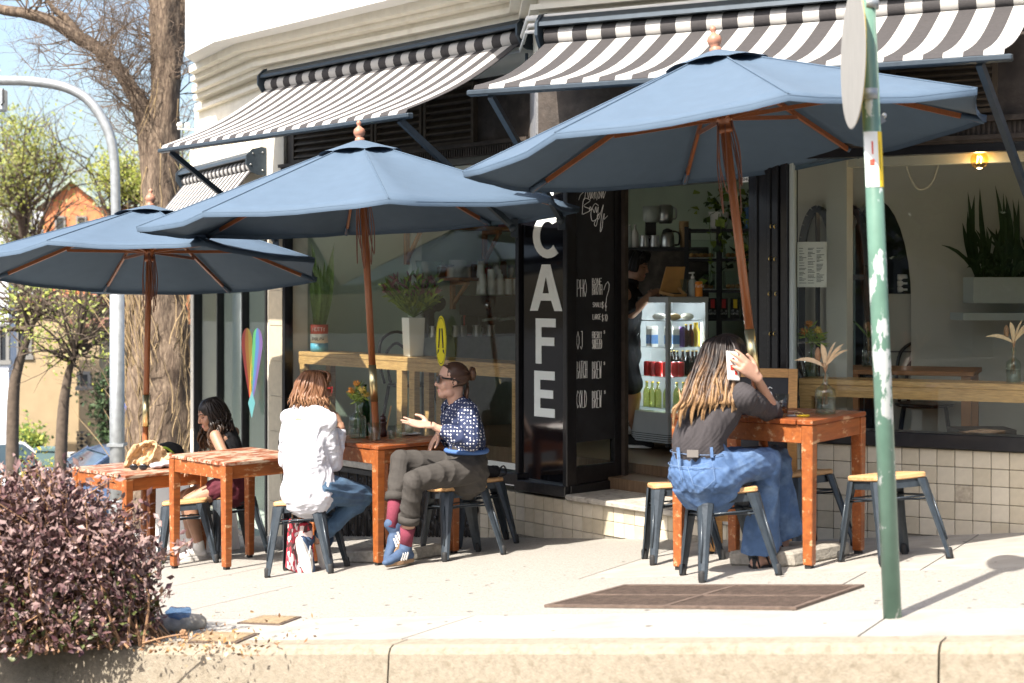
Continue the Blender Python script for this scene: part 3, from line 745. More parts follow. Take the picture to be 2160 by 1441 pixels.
# ================================================================== UMBRELLAS
M('umbrella_cloth', (.070, .108, .156), .8, n=.05, ns=5, bump=.12, bs=160)
def cloth_translucent(m, c=(.08, .12, .2, 1), f=.02):
    N = m.node_tree.nodes; L = m.node_tree.links
    b = N['Principled BSDF']; t = N.new('ShaderNodeBsdfTranslucent'); t.inputs['Color'].default_value = c
    mx = N.new('ShaderNodeMixShader'); mx.inputs['Fac'].default_value = f
    L.new(b.outputs[0], mx.inputs[1]); L.new(t.outputs[0], mx.inputs[2]); L.new(mx.outputs[0], N['Material Output'].inputs['Surface'])
cloth_translucent(MATS['umbrella_cloth'])
M('umbrella_wood', (.26, .085, .028), .35, n=.25, ns=5, stretch=(30, 30, 2.0), coat=.3)
M('finial_wood', (.36, .17, .11), .45, n=.15, ns=12)
M('brass', (.80, .66, .36), .28, metal=1)
M('rope', (.23, .11, .08), .9)
def umbrella(label, c, a, phi, h, R, ylen, drop=.0):
    """c: centre of the rim plane, a: axis, phi: first rib, h: height of the crown above the rim plane"""
    c = Vector(c); a = Vector(a).normalized()
    e1 = Vector((0, 1, 0)).cross(a).normalized(); e2 = a.cross(e1)
    def U(r, an, z): return c + e1 * (r * math.cos(an)) + e2 * (r * math.sin(an)) + a * z
    base = None
    L_ = 1.6
    while True:
        p = c - a * L_
        if p.z <= gz(p.x, p.y) + .03: break
        L_ += .01
    base = p
    t = thing('market_umbrella', label, 'umbrella', base, group='blue market umbrellas over the tables')
    A8 = [phi + math.pi / 4 * i for i in range(8)]
    cv = MB(); nr = 9; nsub = 6
    rows = []
    V = []; idx = {}
    for j in range(nr + 1):
        u = j / nr; r = .06 + (R - .06) * u
        for i in range(8):
            for k in range(nsub):
                f = k / nsub
                p = U(r, A8[i], 0).lerp(U(r, A8[(i + 1) % 8], 0), f)
                bow = 4 * f * (1 - f)
                z = h * (1 - u) - bow * (.012 + .035 * u) * (1 - .55 * u ** 6)
                inward = bow * .02 * R * u
                q = p + a * z; q = q + (c + a * z - q).normalized() * inward
                q = q + a * (.004 * math.sin(j * 1.7 + i * 3.1 + k * 2.2) * math.sin(f * math.pi))
                idx[(j, i * nsub + k)] = len(V); V.append(q)
    W_ = 8 * nsub
    Fc = [(idx[(j, k)], idx[(j + 1, k)], idx[(j + 1, (k + 1) % W_)], idx[(j, (k + 1) % W_)]) for j in range(nr) for k in range(W_)]
    nV = len(V)
    V2 = V + [p - a * .004 for p in V]
    F2 = Fc + [tuple(nV + i for i in f[::-1]) for f in Fc]
    # short hem hanging at the rim
    rim = [idx[(nr, k)] for k in range(W_)]
    hem0 = len(V2)
    V2 += [V[i] - a * .03 + (c - V[i]) * .004 for i in rim]
    F2 += [(rim[k], hem0 + k, hem0 + (k + 1) % W_, rim[(k + 1) % W_]) for k in range(W_)]
    cv.add(V2, F2, 0, True)
    co_ = cv.build('canopy', 'umbrella_cloth', t, fix=False)
    for i in range(8):
        sm = MB(); sm.tube([V[idx[(j, i * nsub)]] + a * .002 for j in range(nr + 1)], .0045, 5); sm.build('seam', 'umbrella_cloth', co_)
    cap = MB(); V = []
    for j in range(4):
        r = .03 + .25 * j / 3
        for k in range(32):
            an = phi + math.pi / 16 * k
            f = (k % 4) / 4; bow = 4 * f * (1 - f)
            V.append(U(r * (1 - .05 * bow), an, h + .030 - .31 * (r) - (.0 if j < 3 else -.012 * bow + .008)))
    cap.add(V, [(j * 32 + k, (j + 1) * 32 + k, (j + 1) * 32 + (k + 1) % 32, j * 32 + (k + 1) % 32) for j in range(3) for k in range(32)], 0, True)
    cap.build('vent_cap', 'umbrella_cloth', t, fix=False)
    M4 = Matrix.Translation(c + a * (h + .02)) @ axes_quat(e1, e2, a).to_matrix().to_4x4()
    fi = MB(); fi.lathe([(.03, -.02), (.034, .0), (.03, .015), (.022, .022), (.034, .035), (.04, .055), (.034, .075), (.016, .09), (.010, .098), (.016, .108), (.017, .118), (.010, .13), (.0015, .136)], 16, M4=M4); fi.build('finial', 'finial_wood', t)
    zj0, zj1 = -.98, -1.22
    up = MB(); up.tube([c + a * h, c + a * zj0], .0235, 14); up.build('pole', 'umbrella_wood', t)
    lo = MB(); lo.tube([c + a * zj1, base], .0235, 14); lo.build('lower_pole', 'umbrella_wood', t)
    jo = MB(); jo.tube([c + a * zj0, c + a * zj1], .0262, 14); jo.build('brass_joint', 'brass', t)
    ho = h - .36 - drop
    hm = MB(); M5 = Matrix.Translation(c + a * (ho - .06)) @ axes_quat(e1, e2, a).to_matrix().to_4x4()
    hm.lathe([(.03, 0), (.042, .008), (.042, .022), (.034, .03), (.034, .055), (.045, .065), (.045, .095), (.03, .105)], 16, M4=M5); hub = hm.build('hub', 'umbrella_wood', t)
    for i, an in enumerate(A8):
        rb = MB(); rb.bar(U(.05, an, h * .955 - .03), U(R * .97, an, h * .03 - .030), .016, .026, up=a); ro = rb.build('rib', 'umbrella_wood', t)
        mid = .52
        zz = h * (1 - mid) - .04
        st = MB(); st.bar(U(.045, an, ho + .02), U(R * mid, an, zz - .01), .013, .022, up=a); st.build('strut', 'umbrella_wood', ro)
        tp = MB(); tip = U(R * .985, an, .0); tp.tube([U(R * .90, an, h * .1 - .030), tip + a * -.022, tip + a * .004], .018, 5); tp.build('rib_pocket', 'umbrella_cloth', ro)
    rg = MB(); rr = random.Random(int(phi * 999))
    for k in range(6):
        an = rr.uniform(0, 6.28); l = rr.uniform(.25, .5)
        pts = [U(.04, an, ho), U(.05 + .02 * rr.random(), an + .3, ho - l * .5), U(.04 + .03 * rr.random(), an + .6, ho - l), U(.055, an + 1.0, ho - l * .5), U(.04, an + 1.2, ho - .02)]
        rg.tube(curve(pts, 5), .0035, 5)
    rg.build('cord', 'rope', t)
    return t, c, a, base
umb3 = umbrella('blue umbrella leaning left over the woman on the phone, nearest the camera', (1.13, 7.974, EYE + .758), (-.112, .055, .992), .055, .478, 1.40, 2.4)
umb2 = umbrella('blue umbrella in the middle over the two women talking', (-.98, 10.05, EYE + .47), (-.057, .016, .998), .192, .49, 1.47, 2.4)
umb1 = umbrella('blue umbrella at the far left in front of the big tree', (-2.80, 11.70, EYE + .157), (-.01, .13, .991), .507, .467, 1.385, 2.4)

# concrete foot slabs of two umbrellas
M('slab_concrete', (.30, .275, .23), .9, n=.3, ns=14, bump=.5, bs=70)
def foot_slab(label, c, w, d, h, ang):
    m = MB(); q = rotz(ang).to_matrix()
    gq = Vector((0, 0, 1)).rotation_difference(GN).to_matrix() @ q
    c = Vector(c); m.box(Vector((c.x, c.y, gz(c.x, c.y) + h / 2)), (w, d, h), gq)
    o = m.build('foot_slab', 'slab_concrete', bevel=.012, origin=(c.x, c.y, gz(c.x, c.y)))
    tag(o, label, 'umbrella base', 'concrete umbrella bases')
foot_slab('concrete slab at the umbrella foot under the table of the woman in jeans', (1.46, 7.98), .50, .42, .075, .75)
foot_slab('concrete slab at the umbrella foot under the table of the two talking women', (-.78, 9.95), .52, .44, .08, -.75)

# ================================================================== TABLES
def wood_mat(name, a, b, pale, lo, hi, rough=.4):
    m = M(name, a, rough, n=.18, ns=3.2, stretch=(9, 1.1, 9), col2=b, lo=.35, hi=.7, bump=.12, bs=18, coat=.15)
    nt = m.node_tree; N = nt.nodes; L = nt.links; bs = N['Principled BSDF']
    src = bs.inputs['Base Color'].links[0].from_socket
    tc = N.new('ShaderNodeTexCoord'); mp = N.new('ShaderNodeMapping'); mp.inputs['Scale'].default_value = (16, 4, 16)
    L.new(tc.outputs['Object'], mp.inputs['Vector'])
    t = N.new('ShaderNodeTexNoise'); t.inputs['Scale'].default_value = 1.6; t.inputs['Detail'].default_value = 8; t.inputs['Roughness'].default_value = .7
    L.new(mp.outputs['Vector'], t.inputs['Vector'])
    r = N.new('ShaderNodeMapRange'); r.inputs['From Min'].default_value = lo; r.inputs['From Max'].default_value = hi
    L.new(t.outputs['Fac'], r.inputs['Value'])
    mx = N.new('ShaderNodeMix'); mx.data_type = 'RGBA'; mx.inputs['B'].default_value = (*pale, 1)
    L.new(src, mx.inputs['A']); L.new(r.outputs['Result'], mx.inputs['Factor']); L.new(mx.outputs['Result'], bs.inputs['Base Color'])
    return m
wood_mat('table_worn', (.27, .075, .028), (.19, .045, .016), (.44, .33, .24), .46, .54, .5)
wood_mat('table_warm', (.28, .078, .02), (.19, .045, .012), (.44, .26, .15), .56, .63, .38)
wood_mat('table_leg', (.31, .092, .021), (.21, .055, .013), (.46, .27, .14), .565, .63, .42)
M('rubber', (.02, .02, .02), .7)
def table(label, c, ang, lx, ly, ztop, top_mat, seed, hole=None):
    """level table; its legs reach down to the sloping pavement. lx along the front edge, ly backwards"""
    rr = random.Random(seed)
    q = rotz(ang)
    c = Vector((c[0], c[1], 0)); z0 = gz(c.x, c.y)
    t = thing('wooden_table', label, 'table', (c.x, c.y, z0), q, 'wooden tables on the pavement', local=True)
    H = ztop - z0
    n = 9; pw = lx / n
    for i in range(n):
        x0 = -lx / 2 + i * pw + .0018; x1 = x0 + pw - .0036
        e0 = rr.uniform(-.006, .006); e1 = rr.uniform(-.006, .006); dz = rr.uniform(-.0015, .0015)
        ys = [(-ly / 2 + e0, ly / 2 + e1)]
        if hole is not None and x0 < hole[0] + .03 and x1 > hole[0] - .03: ys = [(-ly / 2 + e0, hole[1] - .034), (hole[1] + .034, ly / 2 + e1)]
        for y0, y1 in ys:
            m = MB(); m.box(((x0 + x1) / 2, (y0 + y1) / 2, H - .0125 + dz), (x1 - x0, y1 - y0, .025)); m.build('plank', top_mat, t, bevel=.004)
    iw = .012
    for sx, sy, dx, dy in ((0, -1, lx - .13, .022), (0, 1, lx - .13, .022), (-1, 0, .022, ly - .13), (1, 0, .022, ly - .13)):
        m = MB(); m.box((sx * (lx / 2 - iw - .011), sy * (ly / 2 - iw - .011), H - .0265 - .045), (dx, dy, .09)); m.build('apron', 'table_leg', t, bevel=.002)
    for sx in (-1, 1):
        for sy in (-1, 1):
            lx_, ly_ = sx * (lx / 2 - .034), sy * (ly / 2 - .034)
            wv = q @ Vector((lx_, ly_, 0)) + c
            zb = gz(wv.x, wv.y) - z0 + .018
            m = MB(); w0, w1 = .062, .05
            for_ = [(-1, -1), (1, -1), (1, 1), (-1, 1)]
            m.hexa([Vector((lx_ + a * w1 / 2, ly_ + b * w1 / 2, zb)) for a, b in for_] + [Vector((lx_ + a * w0 / 2, ly_ + b * w0 / 2, H - .0268)) for a, b in for_])
            lg = m.build('leg', 'table_leg', t, bevel=.004)
            m = MB(); m.box((lx_, ly_, zb - .009), (.034, .034, .018)); m.build('rubber_foot', 'rubber', lg)
    return t
def ctr(FR, fd, rd, lx, ly):
    FR = Vector(FR); return FR - Vector(fd) * lx / 2 + Vector(rd) * ly / 2
def mk_table(label, FR, ang, lx, ly, ztop, mat, seed, pole):
    fd = (math.cos(ang), math.sin(ang)); rd = (-math.sin(ang), math.cos(ang))
    c = ctr((FR[0], FR[1]), fd, rd, lx, ly)
    hole = None
    if pole is not None:
        cc, a = pole; k = (ztop - cc.z) / a.z; p = cc + a * k
        d = rotz(-ang) @ Vector((p.x - c.x, p.y - c.y, 0)); hole = (d.x, d.y)
        if abs(d.x) > lx / 2 - .05 or abs(d.y) > ly / 2 - .05: print('POLE OUTSIDE', label, d)
    return table(label, c, ang, lx, ly, ztop, mat, seed, hole), c
T3, T3c = mk_table('orange-brown wooden table the woman in jeans leans on', (1.487, 7.50), math.radians(-35), .80, .70, EYE - .656, 'table_warm', 3, (umb3[1], umb3[2]))
T2, T2c = mk_table('wooden table between the two talking women', (-.848, 9.56), math.radians(-47), .76, .70, EYE - .998, 'table_warm', 4, (umb2[1], umb2[2]))
T1, T1c = mk_table('empty weathered wooden table in front of the woman in black', (-1.915, 10.13), math.radians(-45), .70, .70, EYE - 1.165, 'table_worn', 5, None)
T0, T0c = mk_table('weathered wooden table with a tan bag, furthest left', (-2.78, 10.92), math.radians(-45), .78, .70, EYE - 1.352, 'table_worn', 6, (umb1[1], umb1[2]))

# ================================================================== STOOLS
M('stool_metal', (.035, .045, .055), .42, metal=.25, n=.25, ns=10, bump=.1, bs=60, coat=.15)
M('stool_wood', (.60, .36, .17), .5, n=.2, ns=3.5, stretch=(2, 14, 14), col2=(.46, .25, .10), lo=.42, hi=.68, bump=.1, bs=20)
GQ = Vector((0, 0, 1)).rotation_difference(GN)
def make_stool():
    t = thing('metal_stool', '', 'stool', (0, 0, 0), Quaternion(), 'metal stools with wooden seats', local=True)
    s = MB(); r = .045; h = .158; pts = []
    for cx, cy, a0 in ((h - r, h - r, 0), (-h + r, h - r, 90), (-h + r, -h + r, 180), (h - r, -h + r, 270)):
        for k in range(5):
            an = math.radians(a0 + 22.5 * k); pts.append((cx + r * math.cos(an), cy + r * math.sin(an)))
    s.prism(pts, lambda u, v, d: Vector((u, v, d)), .428, .456); s.build('seat', 'stool_wood', t, bevel=.006)
    a = MB(); hh = .142
    for sx, sy in ((0, -1), (0, 1), (-1, 0), (1, 0)):
        a.box((sx * hh, sy * hh, .405), ((.006 if sx else .21), (.006 if sy else .21), .044))
    a.box((0, 0, .4245), (.27, .27, .005)); a.build('apron', 'stool_metal', t, bevel=.001)
    sec = [(.022, 0), (.015, .028), (-.004, .047), (-.015, .047), (-.003, .024), (.004, .0), (-.003, -.024), (-.015, -.047), (-.004, -.047), (.015, -.028)]
    for sx in (-1, 1):
        for sy in (-1, 1):
            dg = Vector((sx, sy, 0)).normalized(); tg = Vector((-sy, sx, 0)).normalized()
            path = [(.186, .426, 1.08), (.192, .40, 1.06), (.210, .33, .92), (.240, .20, .72), (.274, .06, .60), (.286, .012, .54)]
            V = []
            for rad, z, sc in path:
                for u, v in sec: V.append(dg * (rad + u * sc) + tg * (v * sc) + Vector((0, 0, z)))
            k = len(sec)
            m = MB(); m.add(V, [(i * k + j, i * k + (j + 1) % k, (i + 1) * k + (j + 1) % k, (i + 1) * k + j) for i in range(len(path) - 1) for j in range(k)] + [tuple(range(k)), tuple(range(len(path) * k - 1, (len(path) - 1) * k - 1, -1))], 0, False)
            lg = m.build('leg', 'stool_metal', t)
            rb = MB(); rb.tube([dg * .226 + Vector((0, 0, .34)), dg * .260 + Vector((0, 0, .19)), dg * .282 + Vector((0, 0, .10))], [.004, .009, .004], 6); rb.build('pressed_rib', 'stool_metal', lg)
            ft = MB(); ft.lathe([(.017, 0), (.02, .006), (.018, .05), (.014, .06)], 10, c=dg * .284); ft.build('foot_cap', 'rubber', lg)
    for s_ in (-1, 1):
        b = MB(); b.tube([Vector((.158, .158 * s_, .318)), Vector((-.158, -.158 * s_, .318))], .006, 6); b.build('cross_brace', 'stool_metal', t)
    for sx, sy in ((0, -1), (0, 1), (-1, 0), (1, 0)):
        b = MB(); q = .152
        b.tube([Vector((sx * q - sy * q, sy * q + sx * q, .335)), Vector((sx * q + sy * q, sy * q - sx * q, .335))], .0055, 6); b.build('side_brace', 'stool_metal', t)
    return t
stool0 = make_stool(); first = [True]
STOOLS = {}
def stool(key, label, x, y, ang):
    o = stool0 if first[0] else copy_tree(stool0); first[0] = False
    o.location = (x, y, gz(x, y)); k_ = 1.0 if y > 9 else .95; o.scale = (k_, k_, k_); o.rotation_quaternion = GQ @ rotz(math.radians(ang)); o['label'] = label
    STOOLS[key] = Vector((x, y, gz(x, y)))
def seat_at(px, py, H=.445):
    """pavement point under a seat whose top is seen at px, py"""
    Y = (0.868 - H) / ((py - 608) / FPX + 0.079 * (px - 1080) / FPX - 0.0853)
    return (px - 1080) / FPX * Y, Y
stool('jeans', 'metal stool under the woman in jeans', 1.08, 7.52, 8)
stool('right', 'empty metal stool with a pale seat behind the green sign pole', 1.92, 7.61, 20)
stool('back', 'metal stool behind the table by the tiled wall under the right window', 1.66, 8.58, 25)
stool('left', 'empty metal stool just left of the woman in jeans', .955, 8.48, 2)
stool('dots', 'metal stool under the woman in the dotted shirt', -.32, 9.74, 25)
stool('white', 'metal stool under the woman in the white shirt', -1.28, 9.52, -8)
stool('front', 'empty metal stool tucked behind the left leg of the empty table', -2.34, 10.98, 10)
stool('tank', 'metal stool under the woman in black with maroon shorts', -2.10, 11.42, 30)
stool('bag', 'metal stool holding a small black bag behind the woman in the dotted shirt', -.20, 10.6, 10)
print('STOOLS', {k: tuple(round(a, 2) for a in v) for k, v in STOOLS.items()})

# ================================================================== STREET FURNITURE
def pole_paint():
    m = M('green_paint', (.115, .21, .16), .35, n=.12, ns=6, coat=.1, bump=.06, bs=30)
    nt = m.node_tree; N = nt.nodes; L = nt.links; b = N['Principled BSDF']; src = b.inputs['Base Color'].links[0].from_socket
    tc = N.new('ShaderNodeTexCoord'); t = N.new('ShaderNodeTexNoise'); t.inputs['Scale'].default_value = 11; t.inputs['Detail'].default_value = 9; t.inputs['Roughness'].default_value = .68
    mp = N.new('ShaderNodeMapping'); mp.inputs['Scale'].default_value = (1.3, 1.3, .55)
    L.new(tc.outputs['Object'], mp.inputs['Vector']); L.new(mp.outputs['Vector'], t.inputs['Vector'])
    sx = N.new('ShaderNodeSeparateXYZ'); L.new(tc.outputs['Object'], sx.inputs[0])
    zr = N.new('ShaderNodeMapRange'); zr.inputs['From Min'].default_value = .9; zr.inputs['From Max'].default_value = 1.9; zr.inputs['To Min'].default_value = .0; zr.inputs['To Max'].default_value = -.08
    L.new(sx.outputs['Z'], zr.inputs['Value'])
    zr2 = N.new('ShaderNodeMapRange'); zr2.inputs['From Min'].default_value = .85; zr2.inputs['From Max'].default_value = .45; zr2.inputs['To Min'].default_value = .0; zr2.inputs['To Max'].default_value = -.08
    L.new(sx.outputs['Z'], zr2.inputs['Value'])
    ad = N.new('ShaderNodeMath'); L.new(t.outputs['Fac'], ad.inputs[0]); L.new(zr.outputs['Result'], ad.inputs[1])
    ad2 = N.new('ShaderNodeMath'); L.new(ad.outputs[0], ad2.inputs[0]); L.new(zr2.outputs['Result'], ad2.inputs[1])
    r = N.new('ShaderNodeMapRange'); r.inputs['From Min'].default_value = .53; r.inputs['From Max'].default_value = .545; L.new(ad2.outputs[0], r.inputs['Value'])
    mx = N.new('ShaderNodeMix'); mx.data_type = 'RGBA'; mx.inputs['B'].default_value = (.50, .53, .51, 1)
    L.new(src, mx.inputs['A']); L.new(r.outputs['Result'], mx.inputs['Factor']); L.new(mx.outputs['Result'], b.inputs['Base Color'])
pole_paint()
M('sign_back', (.36, .345, .315), .6, metal=.15, n=.14, ns=4, stretch=(14, 14, 1))
M('sticker_white', (.80, .80, .76), .5)
M('sticker_yellow', (.85, .58, .03), .5)
M('sticker_red', (.6, .08, .05), .5)
M('galvanised', (.34, .36, .37), .5, metal=.55, n=.2, ns=7, bump=.1, bs=30)
pb = G(1883, 1303)
ptop = P(1825, -60, pb.y - .02)
sp = thing('sign_pole', 'leaning green sign pole with peeling paint and a round sign seen from behind', 'sign pole', pb)
m = MB(); m.tube([pb - Vector((0, 0, .02)), pb.lerp(ptop, .5), ptop], [.0345, .034, .033], 20)
m.build('pole', 'green_paint', sp)
pd = (ptop - pb).normalized()
def onpole(y):
    for i in range(400):
        p = pb.lerp(ptop, i / 399)
        if 608 - (p.z - EYE) * FPX / p.y <= y: return p
    return ptop
sc_ = onpole(118); fwd = Vector((-.985, .17, 0)).normalized()
nrm = Vector((.17, .985, 0)); nrm = (Vector((.31, -.95, 0))).normalized()     # disc plane seen almost edge on
disc_x = Vector((.05, 1, 0)).normalized()
dc = sc_ + Vector((-.060, .0, -.015))
M4 = Matrix.Translation(dc) @ axes_quat(-disc_x, Vector((0, 0, 1)), -disc_x.cross(Vector((0, 0, 1)))).to_matrix().to_4x4()
m = MB(); m.lathe([(.262, -.002), (.266, 0), (.262, .002)], 48, M4=M4, smooth=False); m.build('sign_disc', 'sign_back', sp)
m = MB(); m.lathe([(.258, -.0045), (.258, -.0022)], 48, M4=M4, smooth=False); m.build('sign_face', 'sticker_yellow', sp)
for dz in (-.18, .16):
    p = onpole(118) + Vector((0, 0, dz + .03)); m = MB()
    m.bar(p + Vector((-.056, 0, 0)), p + Vector((-.02, 0, 0)), .03, .05); m.lathe([(.038, -.02), (.038, .02)], 14, c=p); m.build('clamp', 'galvanised', sp)
p = onpole(248); m = MB(); m.bar(p + Vector((.02, -.01, -.02)), p + Vector((.045, -.012, -.008)), .012, .03); m.ball(p + Vector((.045, -.012, -.0)), .010, 8, 6); m.build('clamp_bolt', 'steel', sp)
def sticker(y0, y1, a0, a1, mat, nm, r=.0352):
    p1, p0 = onpole(y0), onpole(y1); m = MB(); V = []
    ks = 7
    for p in (p0, p1):
        for k in range(ks):
            an = math.radians(a0 + (a1 - a0) * k / (ks - 1)); V.append(p + Vector((math.cos(an), math.sin(an), 0)) * r)
    m.add(V, [(k, k + 1, ks + k + 1, ks + k) for k in range(ks - 1)], 0, True); return m.build(nm, mat, sp, fix=False)
sticker(280, 397, -165, -70, 'sticker_white', 'sticker')
sticker(280, 397, -70, -5, 'sticker_yellow', 'sticker')
sticker(300, 330, -110, -100, 'sticker_red', 'sticker_print', .0357); sticker(340, 352, -125, -95, 'sticker_red', 'sticker_print', .0357); sticker(300, 385, -60, -56, 'rubber', 'sticker_print', .0357)

# street lamp with a bent arm
lb_ = P(248, 1125, 16.0); lb_.z = gz(lb_.x, 16) 
lp = thing('street_lamp', 'grey galvanised street lamp with a curved arm beside the big tree', 'street lamp', lb_)
X = lambda x, y: P(x, y, 16.0)
m = MB(); m.tube([lb_, X(247, 900), X(247, 620)], [.082, .078, .076], 16); m.build('lower_pole', 'galvanised', lp)
m = MB(); m.tube([X(247, 620)] + curve([X(247, 612), X(244, 430), X(240, 330), X(225, 270), X(190, 215), X(140, 185), X(70, 172), X(0, 170), X(-60, 172)], 6), .052, 12); m.build('bent_arm', 'galvanised', lp)
m = MB(); m.lathe([(.09, 0), (.09, .35), (.082, .37)], 16, c=lb_ + Vector((0, 0, .0))); m.build('collar', 'galvanised', lp)
m = MB(); m.box(X(247, 938), (.175, .175, .03)); m.build('band', 'galvanised', lp)
# lamp head at the left edge
m = MB(); c = P(2, 212, 11.0)
lh = thing('floodlight', 'small grey floodlight at the very left edge under the branch', 'lamp', P(-30, 215, 11.0))
m.box(c, (.07, .1, .16)); m.build('lamp_housing', 'galvanised', lh, bevel=.01)
m = MB(); m.tube([c + Vector((.033, -.05, .08)), c + Vector((.038, -.05, -.02)), c + Vector((.02, -.05, -.04))], .005, 6); m.build('lamp_bracket', 'rubber', lh)
m = MB(); m.bar(P(-12, 214, 11), P(-70, 214, 11), .03); m.build('mounting_arm', 'galvanised', lh)

# tree grate and covers in the pavement
M('rust_iron', (.125, .09, .07), .8, metal=.2, n=.35, ns=12, bump=.4, bs=80)
ga = [G(1148, 1282), G(1680, 1288), G(1815, 1242), G(1310, 1238)]
o_ = ga[0]; ux = (ga[1] - ga[0]); uy = (ga[3] - ga[0])
gx = ux.length; ux = ux.normalized(); uy = (uy - ux * uy.dot(ux)); gy = uy.length; uy.normalize()
gt = thing('drain_grate', 'rusty brown steel grating set flush in the pavement', 'grate', o_ + ux * gx / 2 + uy * gy / 2)
def WG(a, b, z): return o_ + ux * a + uy * b + GN * z
m = MB(); m.hexa([WG(0, 0, .001), WG(gx, 0, .001), WG(gx, gy, .001), WG(0, gy, .001), WG(0, 0, .003), WG(gx, 0, .003), WG(gx, gy, .003), WG(0, gy, .003)]); m.build('tray', 'dark_gap', gt)
fr_ = MB()
for a0, a1, b0, b1 in ((0, gx, 0, .03), (0, gx, gy - .03, gy), (0, .03, .03, gy - .03), (gx - .03, gx, .03, gy - .03), (.03, gx - .03, gy / 2 - .012, gy / 2 + .012), (gx / 2 - .012, gx / 2 + .012, .03, gy / 2 - .012), (gx / 2 - .012, gx / 2 + .012, gy / 2 + .012, gy - .03)):
    fr_.hexa([WG(a, b, z) for z in (.003, .013) for a, b in ((a0, b0), (a1, b0), (a1, b1), (a0, b1))])
fr_.build('grate_frame', 'rust_iron', gt)
br = MB(); a = .036
while a < gx - .04:
    br.hexa([WG(p, q, z) for z in (.003, .011) for p, q in ((a, .03), (a + .008, .03), (a + .008, gy - .03), (a, gy - .03))]); a += .016
tag(br.build('grate_bar', 'rust_iron', gt), kind='stuff')
M('cover_iron', (.26, .19, .11), .85, n=.5, ns=20, bump=.5, bs=60)
def cover(label, pts):
    q = [G(*p) for p in pts]; c = sum(q, Vector()) / 4
    t = thing('access_cover', label, 'cover', c, group='access covers in the pavement')
    m = MB(); m.hexa([p + GN * .001 for p in q] + [p + GN * .006 for p in q]); m.build('cover_frame', 'rust_iron', t)
    qi = [p.lerp(c, .13) for p in q]
    m = MB(); m.hexa([p + GN * .0062 for p in qi] + [p + GN * .009 for p in qi]); m.build('cover_plate', 'cover_iron', t)
cover('small rusty access cover in the pavement beside the purple shrub', [(500, 1316), (592, 1320), (636, 1303), (556, 1300)])
cover('worn access cover strewn with dry leaves at the kerb', [(392, 1356), (500, 1358), (548, 1338), (430, 1334)])
# ================================================================== PEOPLE
M('skin_light', (.44, .255, .18), .5, n=.06, ns=14, sss=.12, bump=.05, bs=120)
M('skin_tan', (.36, .20, .13), .48, n=.06, ns=14, sss=.12, bump=.05, bs=120)
M('skin_pale', (.46, .275, .20), .5, n=.06, ns=14, sss=.12, bump=.05, bs=120)
M('lips', (.45, .20, .16), .45)
M('lash', (.02, .015, .012), .7)
M('white_linen', (.56, .56, .60), .85, n=.04, ns=8, bump=.25, bs=30)
M('denim', (.062, .118, .235), .85, n=.2, ns=9, bump=.25, bs=140, col2=(.135, .215, .35), lo=.48, hi=.72)
M('denim_dark', (.055, .105, .175), .85, n=.2, ns=9, bump=.25, bs=140, col2=(.10, .17, .25), lo=.5, hi=.75)
M('seam', (.13, .20, .33), .8)
M('charcoal_knit', (.042, .037, .039), .85, n=.1, ns=14, bump=.2, bs=160)
M('taupe_twill', (.047, .042, .037), .85, n=.1, ns=12, bump=.2, bs=120)
M('black_cloth', (.012, .012, .014), .85, n=.15, ns=12)
M('maroon_cloth', (.085, .012, .022), .85, n=.15, ns=12)
M('sock_burgundy', (.17, .030, .052), .9, n=.15, ns=30, bump=.3, bs=200)
M('sock_white', (.7, .7, .68), .9)
M('shoe_blue', (.05, .085, .155), .75, n=.15, ns=20)
M('shoe_white', (.74, .72, .68), .6, n=.05, ns=20)
M('shoe_grey', (.52, .50, .47), .7, n=.1, ns=20)
M('gum_sole', (.30, .19, .11), .7)
M('black_plastic', (.012, .012, .013), .25, coat=.3)
M('red_plastic', (.65, .04, .03), .3, coat=.4)
M('lens_dark', (.02, .018, .018), .08, spec=.7)
M('belt_blue', (.07, .15, .36), .8)
M('leather_patch', (.17, .155, .14), .6)
def dotted():
    m = M('dotted_shirt', (.018, .028, .075), .75, bump=.15, bs=60)
    nt = m.node_tree; N = nt.nodes; L = nt.links
    tc = N.new('ShaderNodeTexCoord'); vo = N.new('ShaderNodeTexVoronoi'); vo.inputs['Scale'].default_value = 50; vo.inputs['Randomness'].default_value = .3
    L.new(tc.outputs['Object'], vo.inputs['Vector'])
    r = N.new('ShaderNodeMapRange'); r.inputs['From Min'].default_value = .31; r.inputs['From Max'].default_value = .25; L.new(vo.outputs['Distance'], r.inputs['Value'])
    mx = N.new('ShaderNodeMix'); mx.data_type = 'RGBA'; mx.inputs['A'].default_value = (.018, .028, .075, 1); mx.inputs['B'].default_value = (.74, .74, .76, 1)
    L.new(r.outputs['Result'], mx.inputs['Factor']); L.new(mx.outputs['Result'], N['Principled BSDF'].inputs['Base Color'])
dotted()
